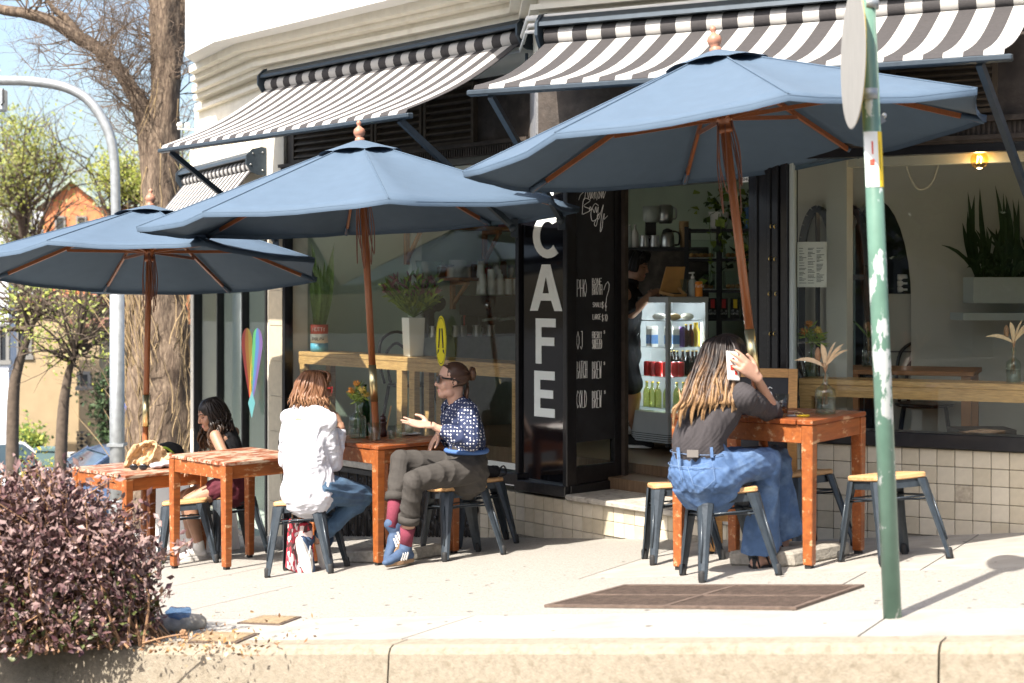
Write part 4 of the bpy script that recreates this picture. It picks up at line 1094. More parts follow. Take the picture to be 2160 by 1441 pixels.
def hair_mat(name, stops, rough=.42):
    m = M(name, stops[0][1], rough, spec=.35)
    nt = m.node_tree; N = nt.nodes; L = nt.links; b = N['Principled BSDF']
    at = N.new('ShaderNodeAttribute'); at.attribute_name = 'along'
    cr_ = N.new('ShaderNodeValToRGB'); el = cr_.color_ramp.elements
    el[0].position = stops[0][0]; el[0].color = (*stops[0][1], 1); el[1].position = stops[-1][0]; el[1].color = (*stops[-1][1], 1)
    for p, c in stops[1:-1]: e = el.new(p); e.color = (*c, 1)
    tc = N.new('ShaderNodeTexCoord'); t = N.new('ShaderNodeTexNoise'); t.inputs['Scale'].default_value = 60; t.inputs['Detail'].default_value = 3
    L.new(tc.outputs['Object'], t.inputs['Vector'])
    ad = N.new('ShaderNodeMath'); ad.operation = 'MULTIPLY_ADD'; ad.inputs[1].default_value = .5; ad.inputs[2].default_value = -.25
    L.new(t.outputs['Fac'], ad.inputs[0]); sm = N.new('ShaderNodeMath'); L.new(at.outputs['Fac'], sm.inputs[0]); L.new(ad.outputs[0], sm.inputs[1])
    L.new(sm.outputs[0], cr_.inputs['Fac']); L.new(cr_.outputs['Color'], b.inputs['Base Color'])
hair_mat('hair_ombre', [(0, (.012, .009, .008)), (.28, (.018, .012, .010)), (.5, (.085, .045, .022)), (.75, (.25, .145, .068)), (1, (.37, .23, .115))])
hair_mat('hair_auburn', [(0, (.115, .048, .022)), (.5, (.18, .082, .040)), (1, (.27, .145, .075))])
hair_mat('hair_brown', [(0, (.045, .022, .013)), (1, (.085, .042, .022))])
hair_mat('hair_dark', [(0, (.010, .007, .006)), (.55, (.020, .012, .008)), (1, (.085, .042, .020))])
hair_mat('hair_black', [(0, (.008, .007, .007)), (1, (.016, .013, .012))])

class Sculpt:
    """rounded volumes that are fused into one continuous skin by a voxel remesh"""
    def __init__(s): s.mb = MB()
    def limb(s, pts, rads, side=(1, 0, 0), n=4, seg=16, e=1.0):
        rads = [(r, r) if not isinstance(r, (tuple, list)) else r for r in rads]
        q = cr([(*p, *r) for p, r in zip(pts, rads)], n)
        ce = [Vector(k[:3]) for k in q]; ra = [max(.002, k[3]) for k in q]; rb = [max(.002, k[4]) for k in q]
        t = [(ce[min(i + 1, len(ce) - 1)] - ce[max(i - 1, 0)]).normalized() for i in range(len(ce))]
        C, A, B, T = [], [], [], []
        m0 = min(ra[0], rb[0]); m1 = min(ra[-1], rb[-1])
        for k in (.97, .75, .4): C.append(ce[0] - t[0] * m0 * k); f = math.sqrt(1 - k * k); A.append(ra[0] * f); B.append(rb[0] * f); T.append(t[0])
        C += ce; A += ra; B += rb; T += t
        for k in (.4, .75, .97): C.append(ce[-1] + t[-1] * m1 * k * e); f = math.sqrt(1 - k * k); A.append(ra[-1] * f); B.append(rb[-1] * f); T.append(t[-1])
        V = []; x = Vector(side)
        for c, a, b, tt in zip(C, A, B, T):
            xx = x - tt * x.dot(tt)
            if xx.length < .05: xx = tt.orthogonal()
            xx.normalize(); x = xx; y = tt.cross(xx)
            for k in range(seg):
                an = 2 * math.pi * k / seg; V.append(c + xx * (a * math.cos(an)) + y * (b * math.sin(an)))
        m = len(C)
        F_ = [(i * seg + k, i * seg + (k + 1) % seg, (i + 1) * seg + (k + 1) % seg, (i + 1) * seg + k) for i in range(m - 1) for k in range(seg)]
        F_ += [tuple(range(seg - 1, -1, -1)), tuple((m - 1) * seg + k for k in range(seg))]
        s.mb.add(V, F_, 0, True)
    def ell(s, c, r, axes=None): s.mb.ball(c, r, 16, 12, axes)
    def finish(s, name, mats, parent, voxel=.006, smooth=3, wrinkle=None, assign=None, fac=.5):
        o = s.mb.build(name, 'skin_light')
        md = o.modifiers.new('r', 'REMESH'); md.mode = 'VOXEL'; md.voxel_size = voxel; md.use_smooth_shade = True
        if smooth: ms = o.modifiers.new('s', 'SMOOTH'); ms.iterations = smooth; ms.factor = fac
        dg = bpy.context.evaluated_depsgraph_get()
        me = bpy.data.meshes.new_from_object(o.evaluated_get(dg))
        old = o.data; bpy.data.objects.remove(o); bpy.data.meshes.remove(old)
        n = len(me.vertices)
        co = np.empty(n * 3); me.vertices.foreach_get('co', co); co = co.reshape(-1, 3)
        if wrinkle:
            no = np.empty(n * 3); me.vertex_normals.foreach_get('vector', no); no = no.reshape(-1, 3)
            co = co + no * wrinkle(co, no)[:, None]
        off_ = np.array(WORLD[parent].translation)
        me.vertices.foreach_set('co', (co - off_).ravel())
        me.materials.clear()
        for m in mats: me.materials.append(MATS[m])
        me.name = name
        if assign:
            f = len(me.polygons); ce = np.empty(f * 3); me.polygons.foreach_get('center', ce); ce = ce.reshape(-1, 3) + off_
            me.polygons.foreach_set('material_index', assign(ce).astype(np.int32))
        else: me.polygons.foreach_set('material_index', np.zeros(len(me.polygons), np.int32))
        me.polygons.foreach_set('use_smooth', np.ones(len(me.polygons), bool))
        me.update()
        ob = bpy.data.objects.new(name, me); COL.objects.link(ob); ob.parent = parent; WORLD[ob] = WORLD[parent].copy(); LOCAL[ob] = False
        return ob
def folds(amp, scale=18, seed=0, direction=None, stretch=.3):
    rs = np.random.default_rng(seed)
    ks = [rs.normal(size=3) * scale * s for s in (.6, 1, 1, 1.7, 1.7, 2.6)]
    if direction is not None:
        d = np.array(direction, float); d /= np.linalg.norm(d)
        ks = [k - d * (k @ d) * (1 - stretch) for k in ks]
    ph = rs.uniform(0, 6.28, 6); am = [1, .9, .8, .5, .5, .3]
    def fn(co, no):
        w = np.sin(co @ (rs2[0]) + 1.0)[:, None] * rs2[1]
        v = np.zeros(len(co))
        for k, p, a in zip(ks, ph, am): v += a * (1 - 2 * np.abs(np.sin((co + w) @ k + p)))
        return amp * v / 2.2
    rs2 = (rs.normal(size=3) * scale * .5, rs.normal(size=3) * .05)
    return fn
def frame(f, tilt=0.0, roll=0.0):
    f = Vector(f).normalized(); u0 = Vector((0, 0, 1)); r = f.cross(u0).normalized(); u = r.cross(f).normalized()
    if tilt:
        q = Quaternion(r, tilt); f = q @ f; u = q @ u
    if roll:
        q = Quaternion(f, roll); r = q @ r; u = q @ u
    return f, r, u
def head(b, c, fr, neck, sc=1.0, ears=True):
    f, r, u = fr
    H = lambda x, y, z: c + (r * x + f * y + u * z) * sc
    E = lambda p, q: b.ell(H(*p), tuple(k * sc for k in q), (r, f, u))
    E((0, -.012, .035), (.074, .094, .082)); E((0, .03, -.022), (.060, .058, .082)); E((0, .054, -.088), (.033, .034, .026))
    E((.034, .052, -.028), (.028, .030, .034)); E((-.034, .052, -.028), (.028, .030, .034)); E((.028, .02, -.075), (.032, .045, .03)); E((-.028, .02, -.075), (.032, .045, .03))
    b.limb([H(0, .080, .020), H(0, .092, -.004), H(0, .1015, -.026)], [.008 * sc, .0095 * sc, .0112 * sc], r)
    E((.010, .089, -.031), (.008, .009, .007)); E((-.010, .089, -.031), (.008, .009, .007))
    E((0, .074, .026), (.048, .014, .011)); E((0, .083, -.060), (.021, .010, .0065)); E((0, .081, -.072), (.018, .010, .0065))
    if ears:
        for s_ in (-1, 1): E((.072 * s_, -.006, -.010), (.011, .019, .031))
    b.limb([H(0, -.022, -.05), H(0, -.02, -.10), neck], [(.050 * sc, .054 * sc), (.050 * sc, .052 * sc), (.058 * sc, .056 * sc)], r)
    return H
def face_assign(H, c, fr, sc=1.0):
    f, r, u = [np.array(k) for k in fr]; cc = np.array(c)
    def fn(ce):
        d = (ce - cc) / sc; x, y, z = d @ r, d @ f, d @ u
        out = np.zeros(len(ce), int)
        out[(np.abs(x) < .020) & (y > .083) & (z < -.055) & (z > -.077)] = 1
        return out
    return fn
def brows(parent, H, lash=True, brow_mat='lash', eyes=True):
    for s_ in (-1, 1):
        m = MB(); m.tube([H(.013 * s_, .0875, .027), H(.030 * s_, .083, .033), H(.048 * s_, .068, .027)], [.0028, .0038, .002], 6); m.build('eyebrow', brow_mat, parent)
        if eyes:
            m = MB(); m.tube([H(.016 * s_, .081, .006), H(.030 * s_, .081, .0035), H(.045 * s_, .068, .006)], [.0016, .0034, .0018], 6); m.build('eyelash', 'lash', parent)
def hand(b, w, d, n, curl=(.35, .4, .45, .5), flip=1, sc=1.0, thumb=(.55, .75, .25), spread=.06):
    """palm, four jointed fingers of unequal length and a thumb from the side of the palm"""
    d = Vector(d).normalized(); n = Vector(n); n = (n - d * n.dot(d)).normalized(); l = d.cross(n) * flip
    b.limb([w - d * .02, w + d * .02, w + d * .055, w + d * .088], [(.027 * sc, .019 * sc), (.033 * sc, .016 * sc), (.040 * sc, .0145 * sc), (.039 * sc, .012 * sc)], l)
    for i, (ln, c) in enumerate(zip((.92, 1.0, .94, .75), curl)):
        p = w + d * (.088 - .006 * abs(i - 1)) * sc + l * (.029 - .0195 * i) * sc
        cur = (d + l * spread * (1.5 - i)).normalized(); pts = [p - d * .02, p]; ax = cur.cross(n)
        for k, L_ in enumerate((.043, .027, .021)):
            q = Quaternion(ax, c * (1.0 if k else .8)); cur = q @ cur
            p = p + cur * L_ * ln * sc; pts.append(p)
        b.limb(pts, [.0095 * sc, .0095 * sc, .0085 * sc, .0078 * sc, .0066 * sc], l, n=3, seg=10)
    p = w + d * .022 * sc + l * .024 * sc; td = (d * thumb[0] + l * thumb[1] + n * thumb[2]).normalized()
    b.limb([p - td * .012, p + td * .03 * sc, p + (td * .9 + d * .25).normalized() * .058 * sc, p + (td * .7 + d * .5).normalized() * .084 * sc], [.0135 * sc, .013 * sc, .0105 * sc, .008 * sc], n, n=3, seg=10)
def shoe(parent, ankle, toe_dir, L_, mats, up=(0, 0, 1), w=.040, stripes=False, sole=.024, name='shoe'):
    up = Vector(up).normalized(); t = Vector(toe_dir); t = (t - up * t.dot(up)).normalized(); s_ = t.cross(up)
    b = Sculpt(); heel = ankle - t * .055 - up * .065
    b.limb([ankle + up * .015, ankle - up * .03 + t * .005], [(.036, .038), (.038, .048)], s_)
    b.limb([heel + t * .03, heel + t * .11 + up * .01, heel + t * (L_ * .62) - up * .002, heel + t * (L_ * .86) - up * .014, heel + t * (L_ * .97) - up * .018], [(.033, .034), (.036, .040), (w, .031), (w * .92, .026), (w * .6, .018)], s_)
    so = b.finish(name, [mats[0]], parent, .005, 4)
    m = MB(); pts = []
    for k in range(22):
        an = 2 * math.pi * k / 22; y = math.cos(an); x = math.sin(an)
        wid = w * (1.08 if y > 0 else .86) * (1 - .12 * max(0, -y * 0))
        pts.append((x * wid, (y * .5 + .5) * L_ - .012))
    m.prism(pts, lambda u, v, d: heel + s_ * u + t * v + up * d, -.044, -.044 + sole); m.build('sole', mats[1], so, bevel=.003)
    if stripes:
        for sg in (-1, 1):
            for k in range(3):
                y = L_ * (.38 + .085 * k); mm = MB()
                mm.bar(heel + t * (y + .01) + s_ * sg * (w - .001) - up * .02, heel + t * (y - .025) + s_ * sg * (w * .82) + up * .022, .011, .006, up=s_); mm.build('stripe', mats[2], so)
        mm = MB(); mm.box(ankle - t * .053 - up * .005, (.02, .02, .03)); mm.build('heel_tab', mats[2], so)
    return so
def lock(mb, pts, w, n=5, seg=6, flat=.55, a0=0.0, a1=1.0, nrm=None):
    ce = curve(pts, n); m = len(ce); dv = .16 * math.sin(pts[-1].x * 977 + pts[-1].z * 613) if a1 > .9 else 0
    V = []; A = []
    x = None
    for i, c in enumerate(ce):
        u = i / (m - 1); r = w * (.6 + .4 * math.sin(math.pi * u)) if u < .5 else w * (1 - ((u - .5) / .5) ** 2.2) + .0006
        t = (ce[min(i + 1, m - 1)] - ce[max(0, i - 1)]).normalized()
        k = nrm if nrm is not None else Vector((0, -1, .2))
        xx = t.cross(k); xx = xx.normalized() if xx.length > .01 else t.orthogonal().normalized(); yy = t.cross(xx)
        for j in range(seg):
            an = 2 * math.pi * j / seg; V.append(c + xx * (r * math.cos(an)) + yy * (r * flat * math.sin(an))); A.append(a0 + (a1 - a0) * u + dv * min(1, u * 2.5))
    F_ = [(i * seg + j, i * seg + (j + 1) % seg, (i + 1) * seg + (j + 1) % seg, (i + 1) * seg + j) for i in range(m - 1) for j in range(seg)]
    F_ += [tuple(range(seg - 1, -1, -1)), tuple((m - 1) * seg + j for j in range(seg))]
    mb.add(V, F_, 0, True, A)
def hair_around(mb, H, fr, rr, n, th0, th1, length, w=.011, wav=.0, part=.0, gravity=True, flare=.0, root=.118, a1=1.0, drop_fn=None):
    """locks from the crown over the skull, then hanging; th: 0 = face, 180 = nape, +/-90 = the ears"""
    f, r, u = fr
    for i in range(n):
        th = math.radians(th0 + (th1 - th0) * (i + rr.random() * .8) / n)
        L_ = length(math.degrees(th)) * rr.uniform(.85, 1.08); k = rr.uniform(.94, 1.07)
        sx, cy = math.sin(th), math.cos(th)
        st = rr.uniform(0.1, .5)
        p0 = H(part + sx * .02 * st * 2, -.01 + cy * .03 * st * 2, root - .01 * st)
        j_ = lambda: rr.uniform(-.8, .8) * wav
        p1 = H(sx * .056 * k + part * .4, -.012 + cy * .074 * k, .098 * k)
        p2 = H(sx * .083 * k + j_() * cy, -.012 + cy * .105 * k + j_() * sx, .035) + (r * sx + f * cy) * abs(j_()) * .5
        p3 = H(sx * .089 * k + j_() * cy, -.015 + cy * .108 * k + j_() * sx, -.03) + (r * sx + f * cy) * abs(j_()) * .7
        pts = [p0, p1, p2, p3]; p = p3; out = (r * sx + f * cy)
        m = max(2, int(L_ / (.028 if wav > .008 else .05))); ph = rr.uniform(0, 6.3)
        dn = Vector((0, 0, -1)) if gravity else -u
        for j in range(m):
            p = p + dn * (L_ / m) + out * flare * (L_ / m)
            pts.append(p + (out * .6 + r.cross(out) * 0 + (u.cross(out)) * 1.0) * wav * math.sin(ph + j * 1.15) + out * wav * .6 * math.cos(ph * 1.7 + j * 1.15))
        lock(mb, pts, w * rr.uniform(.8, 1.3), n=4, nrm=out if out.length > .1 else None, a1=a1)

# ------------------------------------------------------------------ woman in jeans on the phone (seen from behind)
Jf = Vector((.80, .60, 0)); Jr = Vector((.60, -.80, 0)); UPZ = Vector((0, 0, 1))
jb = STOOLS['jeans']; seatz = jb.z + .456
pj = thing('person', 'woman with long ombre hair, grey top and blue jeans holding a phone to her ear', 'person', (jb.x, jb.y, jb.z))
pel = P(1483, 994, 7.50); wai = P(1474, 947, 7.49); rib_ = P(1488, 895, 7.50); che = P(1508, 853, 7.52); nek = P(1532, 816, 7.55)
hd = P(1537, 757, 7.58); hfr = frame((.86, .5, 0), -.30)
Rsh = che + Jr * .165 + UPZ * .04 + Jf * .03; Lsh = che - Jr * .165 + UPZ * .04 + Jf * .03
Rel = P(1632, 872, 7.70); Rwr = P(1596, 797, 7.42)
Lel = P(1590, 885, 8.0); Lwr = P(1632, 878, 8.02)
RhipJ = pel + Jr * .095; LhipJ = pel - Jr * .095
Rkn = P(1622, 974, 7.66); Ran = P(1600, 1172, 7.76); Lkn = P(1640, 968, 7.95); Lan = P(1652, 1140, 8.02)
b = Sculpt()
H = head(b, hd, hfr, nek)
b.limb([pel, wai, rib_, che, nek - UPZ * .02], [(.15, .11), (.115, .085), (.125, .09), (.145, .09), (.07, .06)], Jr)
b.limb([Rsh, Rsh.lerp(Rel, .5), Rel], [.045, .042, .036], Jr); b.limb([Rel, Rel.lerp(Rwr, .35), Rwr], [(.036, .036), (.036, .034), (.023, .020)], Jr)
b.limb([Lsh, Lel], [.044, .036], Jr); b.limb([Lel, Lwr], [.035, .024], Jr)
hand(b, Rwr + (Rwr - Rel).normalized() * .015, P(1550, 754, 7.36) - Rwr, Vector((-.35, .85, .05)), (.25, .3, .45, .6), flip=-1, thumb=(.5, .6, .5))
hand(b, Lwr, Vector((.9, -.1, -.1)), Vector((.1, -.95, .2)), (.5, .6, .6, .6))
for hp, kn, an in ((RhipJ, Rkn, Ran), (LhipJ, Lkn, Lan)):
    b.limb([hp, hp.lerp(kn, .5), kn], [.07, .06, .05], Jr); b.limb([kn, kn.lerp(an, .4), an], [.048, .048, .034], Jr)
for an, tip in ((Ran, P(1662, 1198, 7.80)), (Lan, P(1692, 1156, 8.1))):
    b.limb([an - UPZ * .0, an - UPZ * .045 - Jf * .015], [.034, .034], Jr)
    dd_ = (tip - an); dd_.z = 0; dd_.normalize(); sd = dd_.cross(UPZ)
    h0 = Vector((an.x, an.y, gz(an.x, an.y) + .035)) - dd_ * .02
    b.limb([h0, h0 + dd_ * .09 + UPZ * .005, h0 + dd_ * .15 - UPZ * .008], [(.032, .03), (.036, .028), (.043, .018)], sd)
    for k in range(5):
        q = h0 + dd_ * (.16 - .006 * k * k * .5) + sd * (.034 - .017 * k) * (1 if an is Ran else -1)
        b.limb([q - dd_ * .02 - UPZ * .008, q + dd_ * (.03 - .003 * k) - UPZ * .015], [.010 - .0012 * k, .009 - .0012 * k], sd, seg=8)
b.finish('body', ['skin_light', 'lips'], pj, .005, 3, assign=face_assign(H, hd, hfr))
b = Sculpt()      # top
b.limb([wai - UPZ * .02 + Vector((0, 0, 0)), wai + UPZ * .05, rib_, che, che + UPZ * .06 + Jf * .03], [(.150, .118), (.145, .118), (.150, .118), (.165, .115), (.11, .085)], Jr)
b.limb([che + UPZ * .06 + Jf * .04, nek + UPZ * .005], [(.10, .075), (.066, .062)], Jr)
fo = Rel.lerp(Rwr, .17)
for q_ in (Rsh, Lsh): b.ell(q_ + UPZ * .004, .074)
b.limb([Lsh, che + UPZ * .055, Rsh], [.07, .085, .07], Jf)
b.limb([Rsh - Jr * .03, Rsh.lerp(Rel, .25), Rsh.lerp(Rel, .6), Rel + Vector((0, 0, .0))], [.062, .066, .058, .052], Jr); b.limb([Rel, fo], [.052, .049], Jr)
b.limb([Lsh + Jr * .03, Lsh.lerp(Lel, .5), Lel], [.060, .058, .05], Jr); b.limb([Lel, Lel.lerp(Lwr, .3)], [.05, .046], Jr)
f1 = folds(.0050, 26, 3, (.5, .3, .8), .35)
b.finish('top', ['charcoal_knit'], pj, .006, 3, f1)
b = Sculpt()      # jeans
b.limb([wai - UPZ * .015, wai.lerp(pel, .55), pel - UPZ * .0, pel - UPZ * .055 + Jf * .03], [(.152, .122), (.185, .145), (.200, .165), (.185, .165)], Jr)
for hp, kn, an, w_ in ((RhipJ, Rkn, Ran, 1), (LhipJ, Lkn, Lan, 1)):
    b.limb([hp - UPZ * .01, hp.lerp(kn, .45), kn.lerp(hp, .12)], [(.105, .105), (.092, .092), (.078, .078)], Jr)
    hem = an + UPZ * .035
    b.limb([kn - Jf * .01, kn.lerp(hem, .35), kn.lerp(hem, .7), hem + Jf * .02], [(.080, .078), (.074, .080), (.082, .098), (.092, .125)], Jr, e=.12)
f2a = folds(.008, 22, 5, (.5, .5, -.2), .3); f2b = folds(.009, 15, 8, (.1, 0, 1), .35)
jn = b.finish('jeans', ['denim'], pj, .006, 3, lambda co, no: np.where(co[:, 2] > Rkn.z - .12, f2a(co, no), f2b(co, no)))
m = MB(); m.box(P(1461, 957, 7.345), (.055, .006, .035), Quaternion((0, 0, 1), math.radians(-6)).to_matrix()); m.build('leather_patch', 'leather_patch', jn)
M3 = axes_quat(Jr, Jf, UPZ)
def on_back(c, ra, rb, th, dz): return c + Jr * (ra * math.cos(th)) + Jf * (rb * math.sin(th)) + UPZ * dz
for dz, k in ((-.012, 0), (-.052, 1)):
    m = MB(); cc = wai.lerp(pel, .1 + .45 * k)
    m.tube([on_back(cc, .157 + .022 * k, .127 + .020 * k, th, dz * .3) for th in [math.radians(a) for a in range(175, 375, 10)]], .0018, 5); m.build('seam', 'seam', jn)
m = MB(); m.tube(curve([P(1428, 957, 7.40), P(1432, 985, 7.33), P(1440, 1018, 7.33)], 4), .0018, 5); m.build('seam', 'seam', jn)
for tx in (1430, 1500):
    m = MB(); m.bar(P(tx, 944, 7.36 if tx > 1450 else 7.40), P(tx + 2, 966, 7.34 if tx > 1450 else 7.39), .014, .012, up=(0, 1, 0)); m.build('belt_loop', 'denim', jn)
m = MB(); m.tube([P(1450, 986, 7.318), P(1502, 974, 7.312), P(1508, 1012, 7.305), P(1488, 1030, 7.305), P(1462, 1022, 7.308), P(1450, 986, 7.318)], .0014, 5); m.build('pocket_seam', 'seam', jn)
rr = random.Random(11)
hm = MB()
hm.ball(H(0, -.014, .04), (.083, .102, .086), 18, 12, (hfr[1], hfr[0], hfr[2]))
for lay in range(4):
    for i in range(120):
        u_ = (i + rr.random()) / 120
        q = lambda x, y, Y: P(x + rr.uniform(-3, 3), y + rr.uniform(-3, 3), Y + lay * .022 + rr.uniform(-.008, .008))
        tipx = 1419 + 128 * u_ + rr.uniform(-5, 5); cl_ = (round(u_ * 10) + .25 * math.sin(round(u_ * 10) * 2.3)) / 10; tipx += (1419 + 128 * cl_ - tipx) * .6
        tipy = 893 - 22 * u_ + (rr.uniform(-70, 0) if rr.random() < .14 else rr.uniform(-16, 12)) + 13 * math.sin(round(u_ * 10) * 2.7) - abs(u_ * 10 - round(u_ * 10)) * 26 - (26 if .70 < u_ < .80 else 0) - (14 if .3 < u_ < .36 else 0)
        rootx = 1508 + 40 * u_
        pts = [q(rootx, 709 + 8 * abs(u_ - .5), 7.58 - .05 * (1 - u_)), q(1486 + 72 * u_, 727 - 4 * math.sin(u_ * 3.1), 7.50), q(1470 + 92 * u_, 765, 7.445), q(1452 + 100 * u_, 805, 7.40), q(1436 + 112 * u_, 846, 7.365), P(tipx + 3, (tipy + 846) / 2, 7.37 + lay * .02), P(tipx, tipy, 7.385 + lay * .02)]
        lock(hm, pts, .0062 * rr.uniform(.6, 1.4), n=4, seg=5)
for i in range(26):
    u_ = i / 25
    pts = [P(1530 + 14 * u_, 709, 7.56), P(1546 + 18 * u_, 716 + 4 * u_, 7.50 + .08 * u_), P(1556 + 14 * u_, 735, 7.47 + .14 * u_), P(1556 + 13 * u_ + rr.uniform(-3, 3), 754 + rr.uniform(-5, 5), 7.47 + .16 * u_)]
    lock(hm, pts, .010, n=4, a1=.33)
for i in range(14):
    u_ = i / 13
    pts = [P(1540, 712, 7.5), P(1552 + 6 * u_, 740, 7.45), P(1554 + 4 * u_, 785, 7.44), P(1552 + 4 * u_, 825, 7.40), P(1546 + 10 * u_ + rr.uniform(-3, 3), 860 + rr.uniform(-10, 10), 7.37)]
    lock(hm, pts, .009, n=4)
hm.build('hair', 'hair_ombre', pj, fix=False, attr=True)
# sandals
for an, tip in ((Ran, P(1662, 1198, 7.80)), (Lan, P(1692, 1156, 8.1))):
    dd_ = (tip - an); dd_.z = 0; dd_.normalize(); sd = dd_.cross(UPZ); h0 = Vector((an.x, an.y, gz(an.x, an.y) + .008)) - dd_ * .05
    m = MB(); m.prism([(math.sin(2 * math.pi * k / 20) * .043, .12 - math.cos(2 * math.pi * k / 20) * .125) for k in range(20)], lambda u, v, d: h0 + sd * u + dd_ * v + GN * d, -.004, .008); so = m.build('sandal', 'black_cloth', pj)
    m = MB()
    for y, hh in ((.17, .045), (.10, .068), (.04, .085)): m.tube(curve([h0 + dd_ * y - sd * .043, h0 + dd_ * (y - .02) - sd * .03 + UPZ * hh * .8, h0 + dd_ * (y - .025) + UPZ * hh, h0 + dd_ * (y - .02) + sd * .03 + UPZ * hh * .8, h0 + dd_ * y + sd * .043], 4), .0045, 6)
    m.build('sandal_strap', 'black_cloth', so)
# the phone
ph = thing('phone', 'phone in a white case with red pattern held to the ear', 'phone', P(1548, 770, 7.43))
pq = axes_quat(Vector((.78, .50, .35)).normalized(), Vector((.0, 0, 0)) + Vector((.78, .50, .35)).normalized().cross(Vector((-.45, .05, .9))).normalized() * -1, Vector((0, 0, 1)))
px_ = Vector((.75, .45, -.1)).normalized(); pz_ = Vector((-.25, .1, .95)); pz_ = (pz_ - px_ * pz_.dot(px_)).normalized(); py_ = pz_.cross(px_)
R3 = Matrix((px_, py_, pz_)).transposed()
m = MB(); m.box(P(1546, 772, 7.405), (.074, .010, .145), R3); m.build('phone_case', 'shoe_white', ph, bevel=.004)
for dx, dz, s_ in ((-.012, -.01, .018), (.012, -.035, .014), (.0, .03, .012)):
    m = MB(); m.box(P(1546, 772, 7.405) - py_ * .0058 + px_ * dx + pz_ * dz, (s_, .002, s_ * 1.4), R3); m.build('case_print', 'red_plastic', ph)

# ------------------------------------------------------------------ woman in the dotted shirt
Df = Vector((-.94, -.34, 0)).normalized(); Dr = Vector((Df.y, -Df.x, 0))           # her left side is towards the camera
db = STOOLS['dots']
pd_ = thing('person', 'woman with a bun, sunglasses and navy dotted shirt gesturing with an open hand', 'person', tuple(db))
pel = P(983, 988, 9.70); wai = P(984, 946, 9.70); rib_ = P(976, 905, 9.69); che = P(970, 878, 9.68); nek = P(966, 853, 9.66); hd = P(953, 803, 9.63); hfr = frame((-.97, -.22, 0), .02)
Lsh = che - Dr * .165 + UPZ * .035; Rsh = che + Dr * .165 + UPZ * .035
Lel = P(993, 932, 9.42); Lwr = P(908, 897, 9.40); Rel = P(948, 928, 9.90); Rwr = P(926, 914, 9.78)
Rhp = pel + Dr * .09; Lhp = pel - Dr * .09
Rkn = P(846, 972, 9.62); Ran = P(826, 1108, 9.46); Lkn = P(872, 1014, 9.33); Lan = P(856, 1150, 9.42)
b = Sculpt(); H = head(b, hd, hfr, nek)
b.limb([pel, wai, che, nek - UPZ * .03], [(.14, .10), (.11, .085), (.135, .095), (.07, .055)], Dr)
b.limb([Lsh, Lel], [.042, .035], Dr); b.limb([Lel, Lel.lerp(Lwr, .35), Lwr], [.035, .034, (.022, .020)], Dr)
b.limb([Rsh, Rel], [.042, .035], Dr); b.limb([Rel, Rwr], [.034, .023], Dr)
hand(b, Lwr, Vector((-1, -.05, .10)), Vector((.0, -.42, .9)), (.10, .05, .08, .22), flip=1, thumb=(.55, .55, .5), spread=.10, sc=1.03)
hand(b, Rwr, Vector((-.55, -.15, -.8)), Vector((.6, .2, -.7)), (.25, .3, .3, .35), flip=1)
for hp, kn, an in ((Rhp, Rkn, Ran), (Lhp, Lkn, Lan)):
    b.limb([hp, kn], [.07, .05], Dr); b.limb([kn, kn.lerp(an, .35), an], [.047, .050, .034], Dr)
b.finish('body', ['skin_pale', 'lips'], pd_, .005, 3, assign=face_assign(H, hd, hfr))
brows(pd_, H, brow_mat='lash', eyes=False)
b = Sculpt()
b.limb([wai - UPZ * .02, wai + UPZ * .04, rib_, che, che + UPZ * .055], [(.145, .115), (.150, .120), (.158, .128), (.170, .118), (.12, .085)], Dr)
b.limb([che + UPZ * .05, nek + UPZ * .0], [(.11, .08), (.068, .062)], Dr)
cuff = Lel.lerp(Lwr, .62)
for q_ in (Rsh, Lsh): b.ell(q_, .074)
b.limb([Lsh, che + UPZ * .05, Rsh], [.068, .085, .068], Df)
b.limb([Lsh + Dr * .03, Lsh.lerp(Lel, .5), Lel], [.066, .068, .064], Dr); b.limb([Lel, Lel.lerp(cuff, .6), cuff], [.062, .060, .050], Dr)
b.limb([Rsh - Dr * .03, Rel], [.064, .058], Dr); b.limb([Rel, Rel.lerp(Rwr, .4)], [.055, .045], Dr)
b.limb([P(1008, 925, 9.72), P(1014, 945, 9.72)], [(.05, .05), (.045, .035)], Dr)
sh = b.finish('shirt', ['dotted_shirt'], pd_, .006, 3, folds(.0055, 24, 9, (.3, .3, .9), .4))
for s_ in (-1, 1):
    m = MB(); n0 = nek + UPZ * .012
    m.add([n0 - Df * .055 + Dr * s_ * .035 + UPZ * .02, n0 + Dr * s_ * .072 + UPZ * .012, n0 + Df * .075 + Dr * s_ * .030 - UPZ * .028, n0 + Df * .085 + Dr * s_ * .065 - UPZ * .070, n0 + Df * .01 + Dr * s_ * .098 - UPZ * .032, n0 - Df * .07 + Dr * s_ * .04 - UPZ * .02], [(0, 1, 4, 5), (1, 2, 3, 4)])
    m.add([p - UPZ * .004 for p in [n0 - Df * .055 + Dr * s_ * .035 + UPZ * .02, n0 + Dr * s_ * .072 + UPZ * .012, n0 + Df * .075 + Dr * s_ * .030 - UPZ * .028, n0 + Df * .085 + Dr * s_ * .065 - UPZ * .070, n0 + Df * .01 + Dr * s_ * .098 - UPZ * .032, n0 - Df * .07 + Dr * s_ * .04 - UPZ * .02]], [(0, 1, 4, 5), (1, 2, 3, 4)])
    m.build('collar', 'dotted_shirt', sh, fix=False)
b = Sculpt()
b.limb([wai - UPZ * .012, wai.lerp(pel, .5), pel - UPZ * .01, pel - UPZ * .05], [(.150, .120), (.170, .135), (.180, .150), (.165, .145)], Dr)
